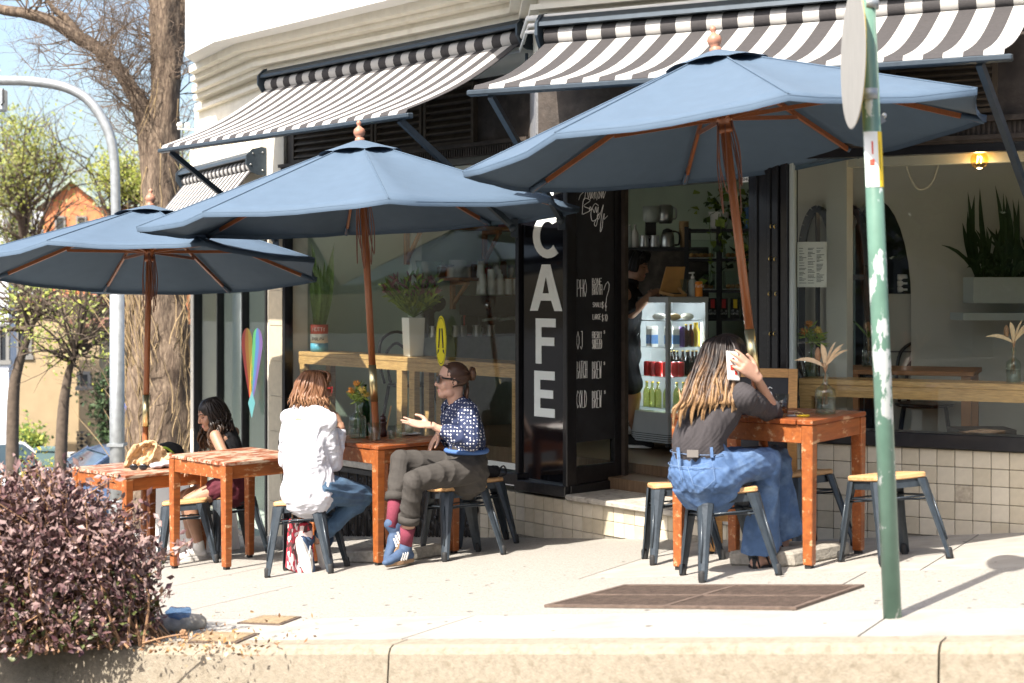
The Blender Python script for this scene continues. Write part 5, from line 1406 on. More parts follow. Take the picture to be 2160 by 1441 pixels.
for hp, kn, an, fr_h in ((Rhp, Rkn, Ran, .60), (Lhp, Lkn, Lan, .62)):
    b.limb([hp, hp.lerp(kn, .5), kn.lerp(hp, .08)], [.100, .088, .072], Dr)
    hem = kn.lerp(an, fr_h); b.limb([kn, kn.lerp(an, .3), hem], [.073, (.065, .068), (.060, .064)], Dr, e=.2)
tr_ = b.finish('trousers', ['taupe_twill'], pd_, .006, 3, folds(.0085, 20, 12, Df, .35))
for kn, an, fr_h in ((Rkn, Ran, .60), (Lkn, Lan, .62)):
    h_ = kn.lerp(an, fr_h); m = MB(); t_ = (an - kn).normalized(); m.tube([h_ - t_ * .035, h_ + t_ * .012], [.069, .068], 20); m.build('turn_up', 'taupe_twill', tr_)
    s0 = kn.lerp(an, .72 if an is Lan else .58); m = MB(); m.tube([s0, s0.lerp(an, .5), an + t_ * .02], [.049, .042, .038], 16); m.build('sock', 'sock_burgundy', pd_)
shoe(pd_, Lan + UPZ * .0, Vector((-.55, -.80, 0)), .27, ('shoe_blue', 'gum_sole', 'shoe_white'), GN, stripes=True)
sd_ = Vector((-.45, -.35, -.80)); shoe(pd_, Ran, sd_, .27, ('shoe_blue', 'gum_sole', 'shoe_white'), Vector((-.75, -.3, .55)), stripes=True)
m = MB(); m.tube([on for on in [wai - UPZ * .012 + Dr * (.158 * math.cos(t)) + Df * (.128 * math.sin(t)) for t in [math.radians(a) for a in range(0, 361, 15)]]], .016, 6); m.build('belt', 'belt_blue', pd_)
rr = random.Random(4); hm = MB()
hm.ball(H(0, -.020, .036), (.078, .094, .086), 18, 12, (hfr[1], hfr[0], hfr[2]))
bun = H(0, -.128, .045)
for i in range(70):
    th = math.radians(-105 + 210 * i / 69)
    p0 = H(math.sin(th) * .075, .066 * math.cos(th) - .01 if abs(th) < 1.6 else -.02, .085 * math.cos(th * .8) + .012)
    if abs(th) > 1.2: p0 = H(.078 * (1 if th > 0 else -1), .012 - .02 * rr.random(), .01 - .05 * rr.random())
    p1 = p0.lerp(bun, .5) + (p0.lerp(bun, .5) - H(0, -.03, .02)).normalized() * .028
    lock(hm, [p0, p1, bun + (p1 - bun) * .15], .012, n=4, a1=.6, nrm=(p1 - H(0, -.02, .03)).normalized())
hm.ball(bun, (.030, .030, .030), 12, 10)
for i in range(14):
    a_ = rr.uniform(0, 6.28); q = lambda r_, z_, an: bun + hfr[1] * (r_ * math.cos(an)) + hfr[2] * (r_ * math.sin(an)) - hfr[0] * z_
    lock(hm, [q(.012, .02, a_), q(.036, .012, a_ + .7), q(.036, -.005, a_ + 1.6), q(.02, -.02, a_ + 2.3)], .009, n=4, nrm=hfr[1])
for i in range(12): lock(hm, [H(rr.uniform(-.05, .05), -.10, -.01), H(rr.uniform(-.06, .06), -.098, -.05), H(rr.uniform(-.07, .07), -.09 + rr.uniform(-.01, .01), -.10 - rr.random() * .03)], .010, n=4)
hm.build('hair', 'hair_brown', pd_, fix=False, attr=True)
def sunglasses(name, label_part, parent, H, frame_mat, lens_mat, red=False):
    m = MB()
    for s_ in (-1, 1):
        m.prism([(.006, .024), (.058, .028), (.064, .012), (.052, -.014), (.020, -.017), (.008, .0)], lambda u, v, d: H(u * s_, .098 - .42 * (u * 3.0) ** 2 * .6 + d, v + .002), -.003, .003)
        m.bar(H(.060 * s_, .078, .020), H(.078 * s_, .0, .012), .005, .010); m.bar(H(.078 * s_, .0, .012), H(.079 * s_, -.03, -.005), .005, .008)
    m.bar(H(-.010, .099, .018), H(.010, .099, .018), .006, .007)
    o = m.build(name, frame_mat, parent)
    for s_ in (-1, 1):
        l = MB(); l.prism([(.011, .019), (.052, .022), (.057, .011), (.048, -.009), (.022, -.012), (.013, .0)], lambda u, v, d: H(u * s_, .1005 - .42 * (u * 3.0) ** 2 * .6 + d, v + .002), .0, .0025); l.build('lens', lens_mat, o)
sunglasses('sunglasses', '', pd_, H, 'black_plastic', 'lens_dark')
m = MB(); m.tube([Lwr.lerp(Lel, .02) + Vector((0, .024 * math.cos(t), .024 * math.sin(t))) for t in [k * .45 for k in range(15)]], .003, 5); m.build('hair_tie', 'black_plastic', pd_)

# ------------------------------------------------------------------ woman in the white shirt (seen from behind)
Wf = Vector((.62, .785, 0)); Wr = Vector((.785, -.62, 0)); wb = STOOLS['white']
pw_ = thing('person', 'woman with wavy auburn hair, loose white shirt and red sunglasses seen from behind', 'person', tuple(wb))
pel = P(655, 1028, 9.50); wai = P(646, 975, 9.48); rib_ = P(645, 930, 9.50); che = P(650, 893, 9.53); nek = P(660, 862, 9.56); hd = P(666, 822, 9.60); hfr = frame((.93, .36, 0), -.10)
Rsh = che + Wr * .165 + UPZ * .025; Lsh = che - Wr * .165 + UPZ * .025
Rel = P(705, 978, 9.55); Rwr = P(719, 897, 9.58); Lel = P(606, 972, 9.80); Lwr = P(650, 968, 9.98)
Rhp = pel + Wr * .09; Lhp = pel - Wr * .09
Rkn = P(768, 1046, 9.72); Ran = P(668, 1138, 9.60); Lkn = P(742, 1040, 10.0); Lan = P(690, 1120, 9.85)
b = Sculpt(); H = head(b, hd, hfr, nek)
b.limb([pel, wai, che, nek - UPZ * .03], [(.14, .10), (.12, .09), (.14, .095), (.07, .055)], Wr)
b.limb([Rsh, Rel], [.043, .036], Wr); b.limb([Rel, Rwr], [.035, .023], Wr); b.limb([Lsh, Lel], [.043, .036], Wr); b.limb([Lel, Lwr], [.035, .023], Wr)
hand(b, Rwr, P(705, 866, 9.62) - Rwr, Vector((-.8, .35, .2)), (.7, .9, 1.0, 1.1), flip=1)
hand(b, Lwr, Vector((.9, .3, 0)), Vector((0, 0, -1)), (.3, .3, .3, .3), flip=1)
for hp, kn, an in ((Rhp, Rkn, Ran), (Lhp, Lkn, Lan)):
    b.limb([hp, kn], [.07, .05], Wr); b.limb([kn, an], [.047, .034], Wr)
b.finish('body', ['skin_tan', 'lips'], pw_, .005, 3, assign=face_assign(H, hd, hfr))
b = Sculpt()
b.limb([pel - UPZ * .035 - Wf * .02, pel + UPZ * .04 - Wf * .01, wai, rib_, che, che + UPZ * .05], [(.190, .165), (.180, .150), (.165, .135), (.165, .130), (.175, .118), (.12, .085)], Wr)
b.limb([che + UPZ * .05, nek + UPZ * .01], [(.11, .08), (.068, .060)], Wr)
b.limb([Rsh - Wr * .03, Rsh.lerp(Rel, .5), Rel], [.066, .066, .062], Wr); b.limb([Rel, Rel.lerp(Rwr, .5), Rel.lerp(Rwr, .8)], [.060, .052, .046], Wr)
b.limb([Lsh + Wr * .03, Lsh.lerp(Lel, .5), Lel], [.066, .068, .062], Wr); b.limb([Lel, Lwr.lerp(Lel, .15)], [.058, .045], Wr)
for q_ in (Rsh, Lsh): b.ell(q_, .068)
b.limb([Lsh, che + UPZ * .045, Rsh], [.064, .088, .064], Wf)
wf1 = folds(.0075, 15, 21, (.2, .2, 1), .45); wf2 = folds(.0065, 22, 22, (1, -.4, .3), .4)
b.finish('shirt', ['white_linen'], pw_, .006, 3, lambda co, no: wf1(co, no) * .7 + wf2(co, no) * .7)
b = Sculpt()
b.limb([wai, pel - UPZ * .02, pel - UPZ * .05 + Wf * .03], [(.14, .11), (.172, .145), (.165, .145)], Wr)
for hp, kn, an in ((Rhp, Rkn, Ran), (Lhp, Lkn, Lan)):
    b.limb([hp, hp.lerp(kn, .5), kn], [.10, .088, .072], Wr); b.limb([kn, kn.lerp(an, .4), kn.lerp(an, .86)], [.072, .064, .058], Wr)
b.finish('jeans', ['denim_dark'], pw_, .006, 3, folds(.008, 20, 23, Wf, .35))
shoe(pw_, P(650, 1140, 9.55), Vector((.25, .1, -1)), .27, ('shoe_blue', 'shoe_white', 'shoe_white'), Vector((.35, .9, .25)), stripes=True, sole=.032)
shoe(pw_, P(690, 1140, 9.72), Vector((.25, .1, -1)), .27, ('shoe_blue', 'shoe_white', 'shoe_white'), Vector((.35, .9, .25)), stripes=True, sole=.032)
rr = random.Random(6); hm = MB()
hm.ball(H(0, -.018, .036), (.084, .102, .088), 18, 12, (hfr[1], hfr[0], hfr[2]))
hair_around(hm, H, hfr, rr, 170, 62, 298, lambda th: rr.uniform(.05, .115), w=.0085, wav=.021, flare=.10)
hair_around(hm, H, hfr, rr, 130, 66, 294, lambda th: rr.uniform(.03, .09), w=.008, wav=.024, flare=.22)
for i in range(16):
    th = math.radians(-60 + 120 * i / 15); lock(hm, [H(.0, 0, .122), H(math.sin(th) * .055, .05 + .02 * math.cos(th), .112), H(math.sin(th) * .085, .086 * math.cos(th) + .005, .055)], .012, n=4, a1=.6, nrm=hfr[2])
hm.build('hair', 'hair_auburn', pw_, fix=False, attr=True)
sunglasses('sunglasses', '', pw_, H, 'red_plastic', 'lens_dark')

# ------------------------------------------------------------------ woman in black singlet
Tf = Vector((-.96, .28, 0)).normalized(); Tr = Vector((Tf.y, -Tf.x, 0)); tb = STOOLS['tank']
pt_ = thing('person', 'young woman with long dark wavy hair, black singlet and maroon shorts looking down', 'person', tuple(tb))
Y_ = tb.y; pel = P(493, 1020, Y_); wai = P(488, 975, Y_); rib_ = P(480, 940, Y_); che = P(474, 921, Y_); nek = P(462, 904, Y_ - .01); hd = P(444, 874, Y_ - .03); hfr = frame((-.84, -.50, 0), -.34)
Lsh = che - Tr * .15 + UPZ * .02; Rsh = che + Tr * .15 + UPZ * .02
Lel = P(478, 972, Y_ - .25); Lwr = P(430, 982, Y_ - .2); Rel = P(455, 965, Y_ + .2); Rwr = P(425, 975, Y_ + .05)
Rhp = pel + Tr * .085; Lhp = pel - Tr * .085
Lkn = P(398, 1058, Y_ - .12); Lan = P(420, 1150, Y_ - .15); Rkn = P(392, 1046, Y_ + .12); Ran = P(404, 1140, Y_ + .10)
b = Sculpt(); H = head(b, hd, hfr, nek)
b.limb([pel, wai, rib_, che, che + UPZ * .05, nek - UPZ * .01], [(.14, .10), (.115, .085), (.125, .09), (.140, .09), (.10, .065), (.056, .054)], Tr)
for s1, e1_, w1 in ((Lsh, Lel, Lwr), (Rsh, Rel, Rwr)):
    b.limb([s1, s1.lerp(e1_, .5), e1_], [.043, .040, .034], Tr); b.limb([e1_, w1], [.033, .021], Tr); hand(b, w1, Vector((-.9, .1, -.2)), Vector((0, 0, -1)), (.4, .4, .45, .5), flip=1)
for hp, kn, an in ((Rhp, Rkn, Ran), (Lhp, Lkn, Lan)):
    b.limb([hp, hp.lerp(kn, .5), kn], [.082, .072, .052], Tr); b.limb([kn, kn.lerp(an, .3), an], [.048, .052, .034], Tr)
b.finish('body', ['skin_tan', 'lips'], pt_, .005, 3, assign=face_assign(H, hd, hfr))
brows(pt_, H)
b = Sculpt(); b.limb([wai - UPZ * .10, wai, rib_, che + UPZ * .005], [(.155, .12), (.126, .098), (.134, .102), (.128, .094)], Tr)
for s_ in (-1, 1): b.limb([che + Tr * s_ * .085 + Tf * .075, che + Tr * s_ * .078 + UPZ * .065 + Tf * .01, che + Tr * s_ * .075 - Tf * .065 + UPZ * .01], [(.020, .012)] * 3, Tr)
b.finish('singlet', ['black_cloth'], pt_, .006, 2, folds(.003, 24, 31))
b = Sculpt(); b.limb([wai - UPZ * .085, pel - UPZ * .01, pel - UPZ * .05], [(.150, .115), (.165, .135), (.155, .135)], Tr)
for hp, kn in ((Rhp, Rkn), (Lhp, Lkn)): b.limb([hp, hp.lerp(kn, .32)], [.098, .092], Tr)
b.finish('shorts', ['maroon_cloth'], pt_, .006, 2, folds(.004, 22, 32))
shoe(pt_, Lan, Vector((-.85, -.45, 0)), .26, ('shoe_white', 'shoe_grey'), GN, sole=.03); shoe(pt_, Ran, Vector((-.9, -.2, 0)), .26, ('shoe_white', 'shoe_grey'), GN, sole=.03)
rr = random.Random(9); hm = MB()
hm.ball(H(0, -.018, .038), (.080, .099, .085), 18, 12, (hfr[1], hfr[0], hfr[2]))
hair_around(hm, H, hfr, rr, 190, 76, 284, lambda th: rr.uniform(.2, .32) if 100 < th < 260 else .24, w=.008, wav=.022, flare=.14)
hair_around(hm, H, hfr, rr, 34, 64, 96, lambda th: .25, w=.010, wav=.018, flare=.12)
hair_around(hm, H, hfr, rr, 34, 264, 296, lambda th: .22, w=.010, wav=.018, flare=.06)
hm.build('hair', 'hair_dark', pt_, fix=False, attr=True)
m = MB(); m.ball(H(-.079, .0, -.012), .008, 8, 6); m.tube([H(-.081, .003, -.012), H(-.083, .014, -.036)], .0035, 6); m.build('earbud', 'shoe_white', pt_)

# ------------------------------------------------------------------ barista behind the doorway
Mf = Vector((.97, -.24, 0)); Mr = Vector((Mf.y, -Mf.x, 0)); Y_ = 12.15
pm_ = thing('person', 'man with black hair, black t-shirt and shorts standing at a tablet inside the doorway', 'person', P(1330, 932, Y_))
pel = P(1318, 740, Y_); wai = P(1318, 700, Y_); rib_ = P(1322, 655, Y_); che = P(1325, 625, Y_); nek = P(1331, 600, Y_); hd = P(1342, 561, Y_); hfr = frame((.95, -.38, 0), -.22)
Rsh = che + Mr * .18 + UPZ * .02; Lsh = che - Mr * .18 + UPZ * .02
Rel = P(1332, 662, Y_ - .22); Rwr = P(1372, 622, Y_ - .2); Lel = P(1350, 650, Y_ + .2); Lwr = P(1385, 620, Y_ + .1)
Rkn = P(1338, 838, Y_ - .05); Ran = P(1320, 915, Y_ - .05); Lkn = P(1318, 830, Y_ + .1); Lan = P(1312, 915, Y_ + .1)
b = Sculpt(); H = head(b, hd, hfr, nek)
b.limb([pel, wai, che, nek - UPZ * .03], [(.15, .11), (.14, .10), (.16, .10), (.07, .06)], Mr)
for s1, e1_, w1 in ((Rsh, Rel, Rwr), (Lsh, Lel, Lwr)):
    b.limb([s1, s1.lerp(e1_, .5), e1_], [.052, .047, .040], Mr); b.limb([e1_, e1_.lerp(w1, .35), w1], [.040, .040, .026], Mr); hand(b, w1, P(1400, 606, Y_ - .1) - w1, Vector((.2, .5, -.8)), (.35, .4, .45, .5), flip=1, sc=1.05)
for hp, kn, an in ((pel + Mr * .09, Rkn, Ran), (pel - Mr * .09, Lkn, Lan)):
    b.limb([hp, kn], [.085, .058], Mr); b.limb([kn, kn.lerp(an, .35), an], [.054, .06, .04], Mr)
b.finish('body', ['skin_tan', 'lips'], pm_, .006, 3, assign=face_assign(H, hd, hfr)); brows(pm_, H)
b = Sculpt(); b.limb([pel - UPZ * .03, wai, rib_, che, che + UPZ * .05], [(.175, .135), (.165, .125), (.175, .125), (.185, .12), (.12, .085)], Mr); b.limb([che + UPZ * .05, nek], [(.11, .08), (.07, .066)], Mr)
for s1, e1_ in ((Rsh, Rel), (Lsh, Lel)): b.limb([s1 + (che - s1) * .25, s1.lerp(e1_, .75)], [.07, .066], Mr)
b.finish('t_shirt', ['black_cloth'], pm_, .007, 2, folds(.004, 20, 41))
b = Sculpt(); b.limb([wai, pel - UPZ * .04], [(.16, .12), (.175, .135)], Mr)
for hp, kn in ((pel + Mr * .09, Rkn), (pel - Mr * .09, Lkn)): b.limb([hp, hp.lerp(kn, .72)], [.105, .095], Mr)
b.finish('shorts', ['black_cloth'], pm_, .007, 2, folds(.004, 20, 42))
for an in (Ran, Lan):
    m = MB(); m.tube([an + UPZ * .11, an + UPZ * .0], [.056, .05], 14); s_o = m.build('sock', 'sock_white', pm_)
    for z in (.07, .085): m = MB(); m.tube([an + UPZ * z, an + UPZ * (z + .007)], .0565, 14); m.build('sock_stripe', 'black_cloth', s_o)
    shoe(pm_, an, Vector((.9, -.3, 0)), .28, ('black_cloth', 'shoe_white'))
rr = random.Random(2); hm = MB()
hm.ball(H(0, -.016, .045), (.080, .098, .084), 18, 12, (hfr[1], hfr[0], hfr[2]))
hair_around(hm, H, hfr, rr, 90, 60, 300, lambda th: .012, w=.012, wav=.004)
for i in range(26):
    th = math.radians(-75 + 150 * i / 25); lock(hm, [H(.0, -.02, .126), H(math.sin(th) * .06, .05 + .025 * math.cos(th), .125), H(math.sin(th) * .085, .092 * math.cos(th) + .005, .070 - .02 * rr.random())], .013, n=4, a1=.6, nrm=hfr[2])
hm.build('hair', 'hair_black', pm_, fix=False, attr=True)
# ================================================================== THINGS ON THE TABLES
glass_mat('clear_glass', (.93, .97, .95), 1.0)
glass_mat('green_glass', (.05, .45, .12), 1.0)
glass_mat('water_glass', (.85, .88, .85), .7)
glass_mat('tea_glass', (.75, .45, .22), .7)
M('flower_orange', (.62, .27, .05), .8, n=.25, ns=40)
M('flower_yellow', (.62, .44, .10), .8, n=.2, ns=40)
M('leaf_green', (.10, .17, .04), .6, n=.25, ns=20)
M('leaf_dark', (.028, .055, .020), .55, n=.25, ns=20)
M('leaf_lime', (.22, .30, .05), .6, n=.25, ns=20)
M('leaf_purple', (.16, .07, .07), .7, n=.25, ns=20)
M('dry_leaf', (.62, .45, .27), .7, n=.2, ns=20)
M('dry_brown', (.30, .17, .09), .8, n=.2, ns=20)
M('ceramic', (.78, .78, .75), .25, coat=.4)
M('coffee', (.52, .42, .28), .5)
M('tan_cloth', (.56, .38, .21), .85, n=.12, ns=14, bump=.3, bs=80)
M('lime_stripe', (.38, .55, .06), .7)
M('dark_jar', (.05, .018, .015), .25, coat=.4)
def one(name, mat, fn, label, cat, group=None, origin=None, **k):
    m = MB(); fn(m); v = m.v
    o0 = origin or (sum(p[0] for p in v) / len(v), sum(p[1] for p in v) / len(v), min(p[2] for p in v))
    return tag(m.build(name, mat, origin=o0, **k), label, cat, group)
def on(px, py, ztop):
    Y = (EYE - ztop) * FPX / (py - 608); return Vector(((px - 1080) / FPX * Y, Y, ztop + .001))
ZT3, ZT2, ZT1, ZT0 = EYE - .656, EYE - .998, EYE - 1.165, EYE - 1.352
def thick_lathe(m, c, prof, th=.003, seg=22):
    inner = [(max(.0008, r - th), z + (th if i == 0 else 0)) for i, (r, z) in enumerate(prof)]
    full = prof + inner[::-1]; V = []
    for r, z in full:
        for k in range(seg): a = 2 * math.pi * k / seg; V.append(Vector((r * math.cos(a), r * math.sin(a), z)) + c)
    n = len(full)
    m.add(V, [(i * seg + k, i * seg + (k + 1) % seg, (i + 1) * seg + (k + 1) % seg, (i + 1) * seg + k) for i in range(n - 1) for k in range(seg)] + [tuple(range(seg - 1, -1, -1)), tuple((n - 1) * seg + k for k in range(seg))], 0, True)
def sprig_leaf(m, a, b, w, bend=(0, 0, .02), mi=0):
    a, b = Vector(a), Vector(b); bend = Vector(bend)
    d = (b - a).normalized(); s_ = d.cross(Vector((.3, -.9, .2))).normalized(); nn = s_.cross(d)
    V = []; F_ = []
    for i in range(6):
        u = i / 5; c = a.lerp(b, u) + bend * math.sin(math.pi * u); ww = w * math.sin(math.pi * min(.98, u * .85 + .12)) if i < 5 else .0006
        V += [c - s_ * ww + nn * ww * .25, c, c + s_ * ww + nn * ww * .25]
    for i in range(5): F_ += [(i * 3, i * 3 + 1, i * 3 + 4, i * 3 + 3), (i * 3 + 1, i * 3 + 2, i * 3 + 5, i * 3 + 4)]
    m.add(V, F_, mi, True)
def bottle_vase(label, c, r, h, kind, seed, group='glass bottle vases'):
    t = thing('flower_vase', label, 'vase', c, group=group)
    m = MB(); thick_lathe(m, c, [(r * .96, 0), (r, .006), (r, h * .52), (r * .93, h * .60), (r * .5, h * .68), (r * .30, h * .74), (r * .27, h * .9), (r * .36, h * .92), (r * .36, h)], .004)
    m.build('glass_bottle', 'clear_glass', t)
    m = MB(); m.lathe([(r * .9, .008), (r * .92, .02), (r * .92, h * .36)], 18, c=c); m.build('water', 'water_glass', t)
    rr = random.Random(seed); mouth = c + Vector((0, 0, h)); lf = MB(); st = MB()
    if kind == 'flower':
        heads = [Vector((-.045, 0, .075)), Vector((.03, -.02, .085)), Vector((-.01, .03, .12)), Vector((.055, .02, .05))]
        for i, d in enumerate(heads):
            st.tube([c + Vector((rr.uniform(-.5, .5) * r, 0, .03)), mouth + Vector((0, 0, -.02)), mouth + d * .9], .0025, 5)
            fl = MB(); q = mouth + d
            fl.ball(q, (.018, .018, .014), 10, 6)
            for k in range(46):
                v = Vector((rr.gauss(0, 1), rr.gauss(0, 1), rr.gauss(.5, .8))).normalized(); fl.tube([q + v * .01, q + v * .030], [.003, .0012], 4)
            fl.build('flower_head', 'flower_orange' if i % 2 == 0 else 'flower_yellow', t)
            for k in range(12):
                v = Vector((rr.gauss(0, 1), rr.gauss(0, 1), rr.gauss(.1, .6))).normalized(); p = mouth + d * rr.uniform(.3, .9); sprig_leaf(lf, p, p + v * rr.uniform(.05, .09), .005, (0, 0, -.008))
    elif kind == 'dry':
        for v, w_, mi in ((Vector((-.16, 0, .035)), .012, 0), (Vector((.10, .02, .12)), .008, 0), (Vector((.12, .0, .09)), .007, 0), (Vector((.06, .03, .13)), .007, 0), (Vector((-.02, .0, .12)), .017, 0), (Vector((.08, -.03, .10)), .006, 0), (Vector((-.10, .02, .025)), .006, 0)):
            sprig_leaf(lf, mouth + Vector((0, 0, .03)), mouth + v + Vector((0, 0, .03)), w_, (0, 0, .02))
        for k in range(5): st.tube([c + Vector((rr.uniform(-.4, .4) * r, 0, .05)), mouth, mouth + Vector((rr.uniform(-.02, .02), 0, .05))], .003, 5)
        m = MB(); m.ball(mouth + Vector((-.035, .02, .09)), (.016, .016, .042), 10, 8); m.build('seed_head', 'dry_brown', t)
    else:
        for k in range(6):
            v = Vector((rr.uniform(-.12, .12), rr.uniform(-.05, .05), rr.uniform(.02, .13))); sprig_leaf(lf, mouth, mouth + v, .009, (0, 0, .01))
        m = MB(); m.ball(mouth + Vector((0, 0, .075)), (.022, .022, .036), 12, 8)
        for k in range(60):
            v = Vector((rr.gauss(0, 1), rr.gauss(0, 1), rr.gauss(.3, 1))).normalized(); m.tube([mouth + Vector((0, 0, .075)) + v * .018, mouth + Vector((0, 0, .078)) + v * .036], [.002, .001], 3)
        m.build('seed_head', 'dry_brown', t); st.tube([c + Vector((0, 0, .03)), mouth + Vector((0, 0, .05))], .003, 5)
    if st.v: st.build('stem', 'leaf_green' if kind == 'flower' else 'dry_brown', t)
    lf.build('leaves', {'flower': 'leaf_lime', 'dry': 'dry_leaf', 'banksia': 'dry_leaf' if kind != 'banksia' else 'leaf_green'}[kind], t, fix=False)
    return t
bottle_vase('clear bottle vase with dried leaves on the table of the woman in jeans', on(1741, 874, ZT3), .054, .215, 'dry', 1)
bottle_vase('clear bottle vase with orange flowers between the two talking women', on(754, 924, ZT2), .058, .235, 'flower', 2)
one('green_bottle', 'green_glass', lambda m: thick_lathe(m, on(769, 919, ZT2), [(.036, 0), (.037, .01), (.037, .19), (.03, .225), (.014, .27), (.0135, .33), (.016, .335), (.016, .345)]), 'green glass bottle behind the flowers on the middle table', 'bottle')
def tumbler(label, c, r, h, fill=None, mat='water_glass', group='drinking glasses'):
    t = thing('drinking_glass', label, 'glass', c, group=group)
    m = MB(); thick_lathe(m, c, [(r * .78, 0), (r * .82, .004), (r, h)], .0025); m.build('glass_wall', 'clear_glass', t)
    if fill: m = MB(); m.lathe([(r * .74, .006), (r * .74 + (r - r * .8) * fill, h * fill)], 16, c=c); m.build('drink', mat, t)
    return t
tumbler('rounded stemless glass left of the pepper grinder', on(790, 929, ZT2), .045, .115)
tumbler('left small water glass of the two beside the grinder', on(826, 926, ZT2), .024, .088, .5)
tumbler('right small water glass of the two beside the grinder', on(842, 923, ZT2), .024, .088, .5)
c_ = on(866, 918, ZT2)
cup = thing('saucer', 'white saucer under the coffee glass by the open hand', 'saucer', c_); m = MB(); m.lathe([(.035, 0), (.04, .002), (.075, .012), (.078, .015), (.05, .010), (.02, .007)], 26, c=c_); m.build('dish', 'ceramic', cup)
m = MB(); m.bar(c_ + Vector((-.06, -.03, .016)), c_ + Vector((.04, -.05, .016)), .006, .003); m.build('spoon', 'steel', cup)
tumbler('coffee glass with milky foam standing on the white saucer', c_ + Vector((-.008, 0, .009)), .034, .082, .85, 'coffee')
gp = on(808, 921, ZT2); t = thing('pepper_grinder', 'dark brown pepper grinder beside the umbrella pole', 'grinder', gp)
m = MB(); m.lathe([(.026, 0), (.027, .03), (.022, .05), (.020, .075), (.026, .09), (.027, .10)], 18, c=gp); m.build('grinder_body', 'dark_jar', t)
m = MB(); m.lathe([(.018, .101), (.025, .115), (.020, .135), (.007, .142), (.008, .15), (.002, .154)], 18, c=gp); m.build('grinder_top', 'dark_jar', t)
M('pale_wood', (.55, .36, .16), .6, n=.2, ns=6, stretch=(12, 12, 2))
one('wooden_stick', 'pale_wood', lambda m: (m.bar(on(812, 916, ZT2) + Vector((-.0, .03, .0)), on(812, 916, ZT2) + Vector((.04, .03, .19)), .016, .010), m.bar(on(812, 916, ZT2) + Vector((-.0, .03, .0)), on(812, 916, ZT2) + Vector((-.005, .03, .02)), .02, .014)), 'pale wooden stick standing beside the pepper grinder', 'stick')
# table of the woman in jeans
tumbler('glass tumbler with a cold drink beside her elbow', on(1650, 874, ZT3), .036, .105, .55, 'tea_glass')
t = thing('key_bunch', 'keys with a yellow tag lying on the table near the glass', 'keys', on(1690, 878, ZT3)); k0 = on(1690, 879, ZT3)
m = MB(); m.prism([(.034 * math.cos(a), .020 * math.sin(a)) for a in [k * .45 for k in range(14)]], lambda u, v, d: k0 + Vector((u + .01, v, d)), 0, .009); m.build('yellow_tag', 'sticker_yellow', t, bevel=.002)
m = MB(); m.tube([k0 + Vector((-.01 + .022 * math.cos(a), .01 + .02 * math.sin(a), .013 + .006 * math.sin(a))) for a in [k * .45 for k in range(15)]], .0022, 6); m.build('key_ring', 'brass', t)
for i in range(3): m = MB(); m.bar(k0 + Vector((-.03, .0, .004 + .003 * i)), k0 + Vector((-.075, -.02 + .018 * i, .004)), .016, .003); m.build('key', 'steel', t)
# bag, cloth and sunglasses on the far table
b = Sculpt(); cc = on(318, 985, ZT0); r_ = Vector((1, 0, 0))
for x, y, z, a in ((-.07, .02, .06, .075), (.02, .03, .08, .085), (.09, .05, .05, .07), (-.03, -.05, .04, .06), (.05, .0, .13, .05), (-.05, .0, .13, .045), (.0, .02, .16, .04), (-.12, -.02, .04, .05), (.1, -.02, .03, .05)): b.ell(cc + Vector((x, y, z)), (a, a * .8, a * .8))
b.limb([cc + Vector((-.16, -.02, .03)), cc + Vector((-.10, -.03, .13)), cc + Vector((-.02, -.03, .19)), cc + Vector((.05, -.03, .17)), cc + Vector((.02, -.05, .06)), cc + Vector((-.05, -.09, .02))], [(.03, .012), (.034, .014), (.036, .014), (.036, .014), (.032, .014), (.03, .012)], (0, 1, 0))
b.limb([cc + Vector((-.10, -.05, .16)), cc + Vector((-.14, -.05, .09)), cc + Vector((-.17, -.07, .02))], [(.03, .016)] * 3, (0, 1, 0))
tb_ = thing('tan_bag', 'crumpled tan canvas bag lying on the furthest left table', 'bag', cc); b.finish('bag_cloth', ['tan_cloth'], tb_, .007, 2, folds(.02, 24, 51))
m = MB(); q = on(292, 992, ZT0)
t = thing('sunglasses', 'black sunglasses lying in front of the tan bag', 'sunglasses', q)
for s_ in (-1, 1):
    m = MB(); m.ball(q + Vector((.035 * s_, 0, .022)), (.032, .008, .024), 14, 8); m.build('lens', 'black_plastic', t)
    m = MB(); m.tube([q + Vector((.066 * s_, 0, .03)), q + Vector((.06 * s_, .06, .015)), q + Vector((.03 * s_, .11, .006))], .004, 5); m.build('temple', 'black_plastic', t)
m = MB(); m.bar(q + Vector((-.01, 0, .028)), q + Vector((.01, 0, .028)), .006); m.build('bridge', 'black_plastic', t)
b = Sculpt(); c2 = on(352, 980, ZT0); b.ell(c2 + Vector((0, .08, .08)), (.12, .08, .085)); b.ell(c2 + Vector((.06, .08, .05)), (.08, .07, .05))
t = thing('black_bag', 'black bag with a lime stripe behind the tan bag', 'bag', c2 + Vector((0, .08, 0))); b.finish('bag_body', ['black_cloth'], t, .008, 2, folds(.006, 20, 52))
m = MB(); m.tube(curve([c2 + Vector((-.05, -.005, .13)), c2 + Vector((0, -.006, .125)), c2 + Vector((.05, .01, .08))], 5), .009, 6); m.build('stripe', 'lime_stripe', t)
b = Sculpt(); b.limb([on(322, 989, ZT0) + Vector((0, 0, .02)), on(360, 986, ZT0) + Vector((0, 0, .03)), on(395, 982, ZT0) + Vector((0, .03, .02))], [(.05, .02), (.06, .03), (.04, .02)], (0, 1, 0))
t = thing('white_cloth', 'folded white cloth on the far table right of the tan bag', 'cloth', on(360, 986, ZT0)); b.finish('cloth', ['white_linen'], t, .007, 2, folds(.008, 20, 53))
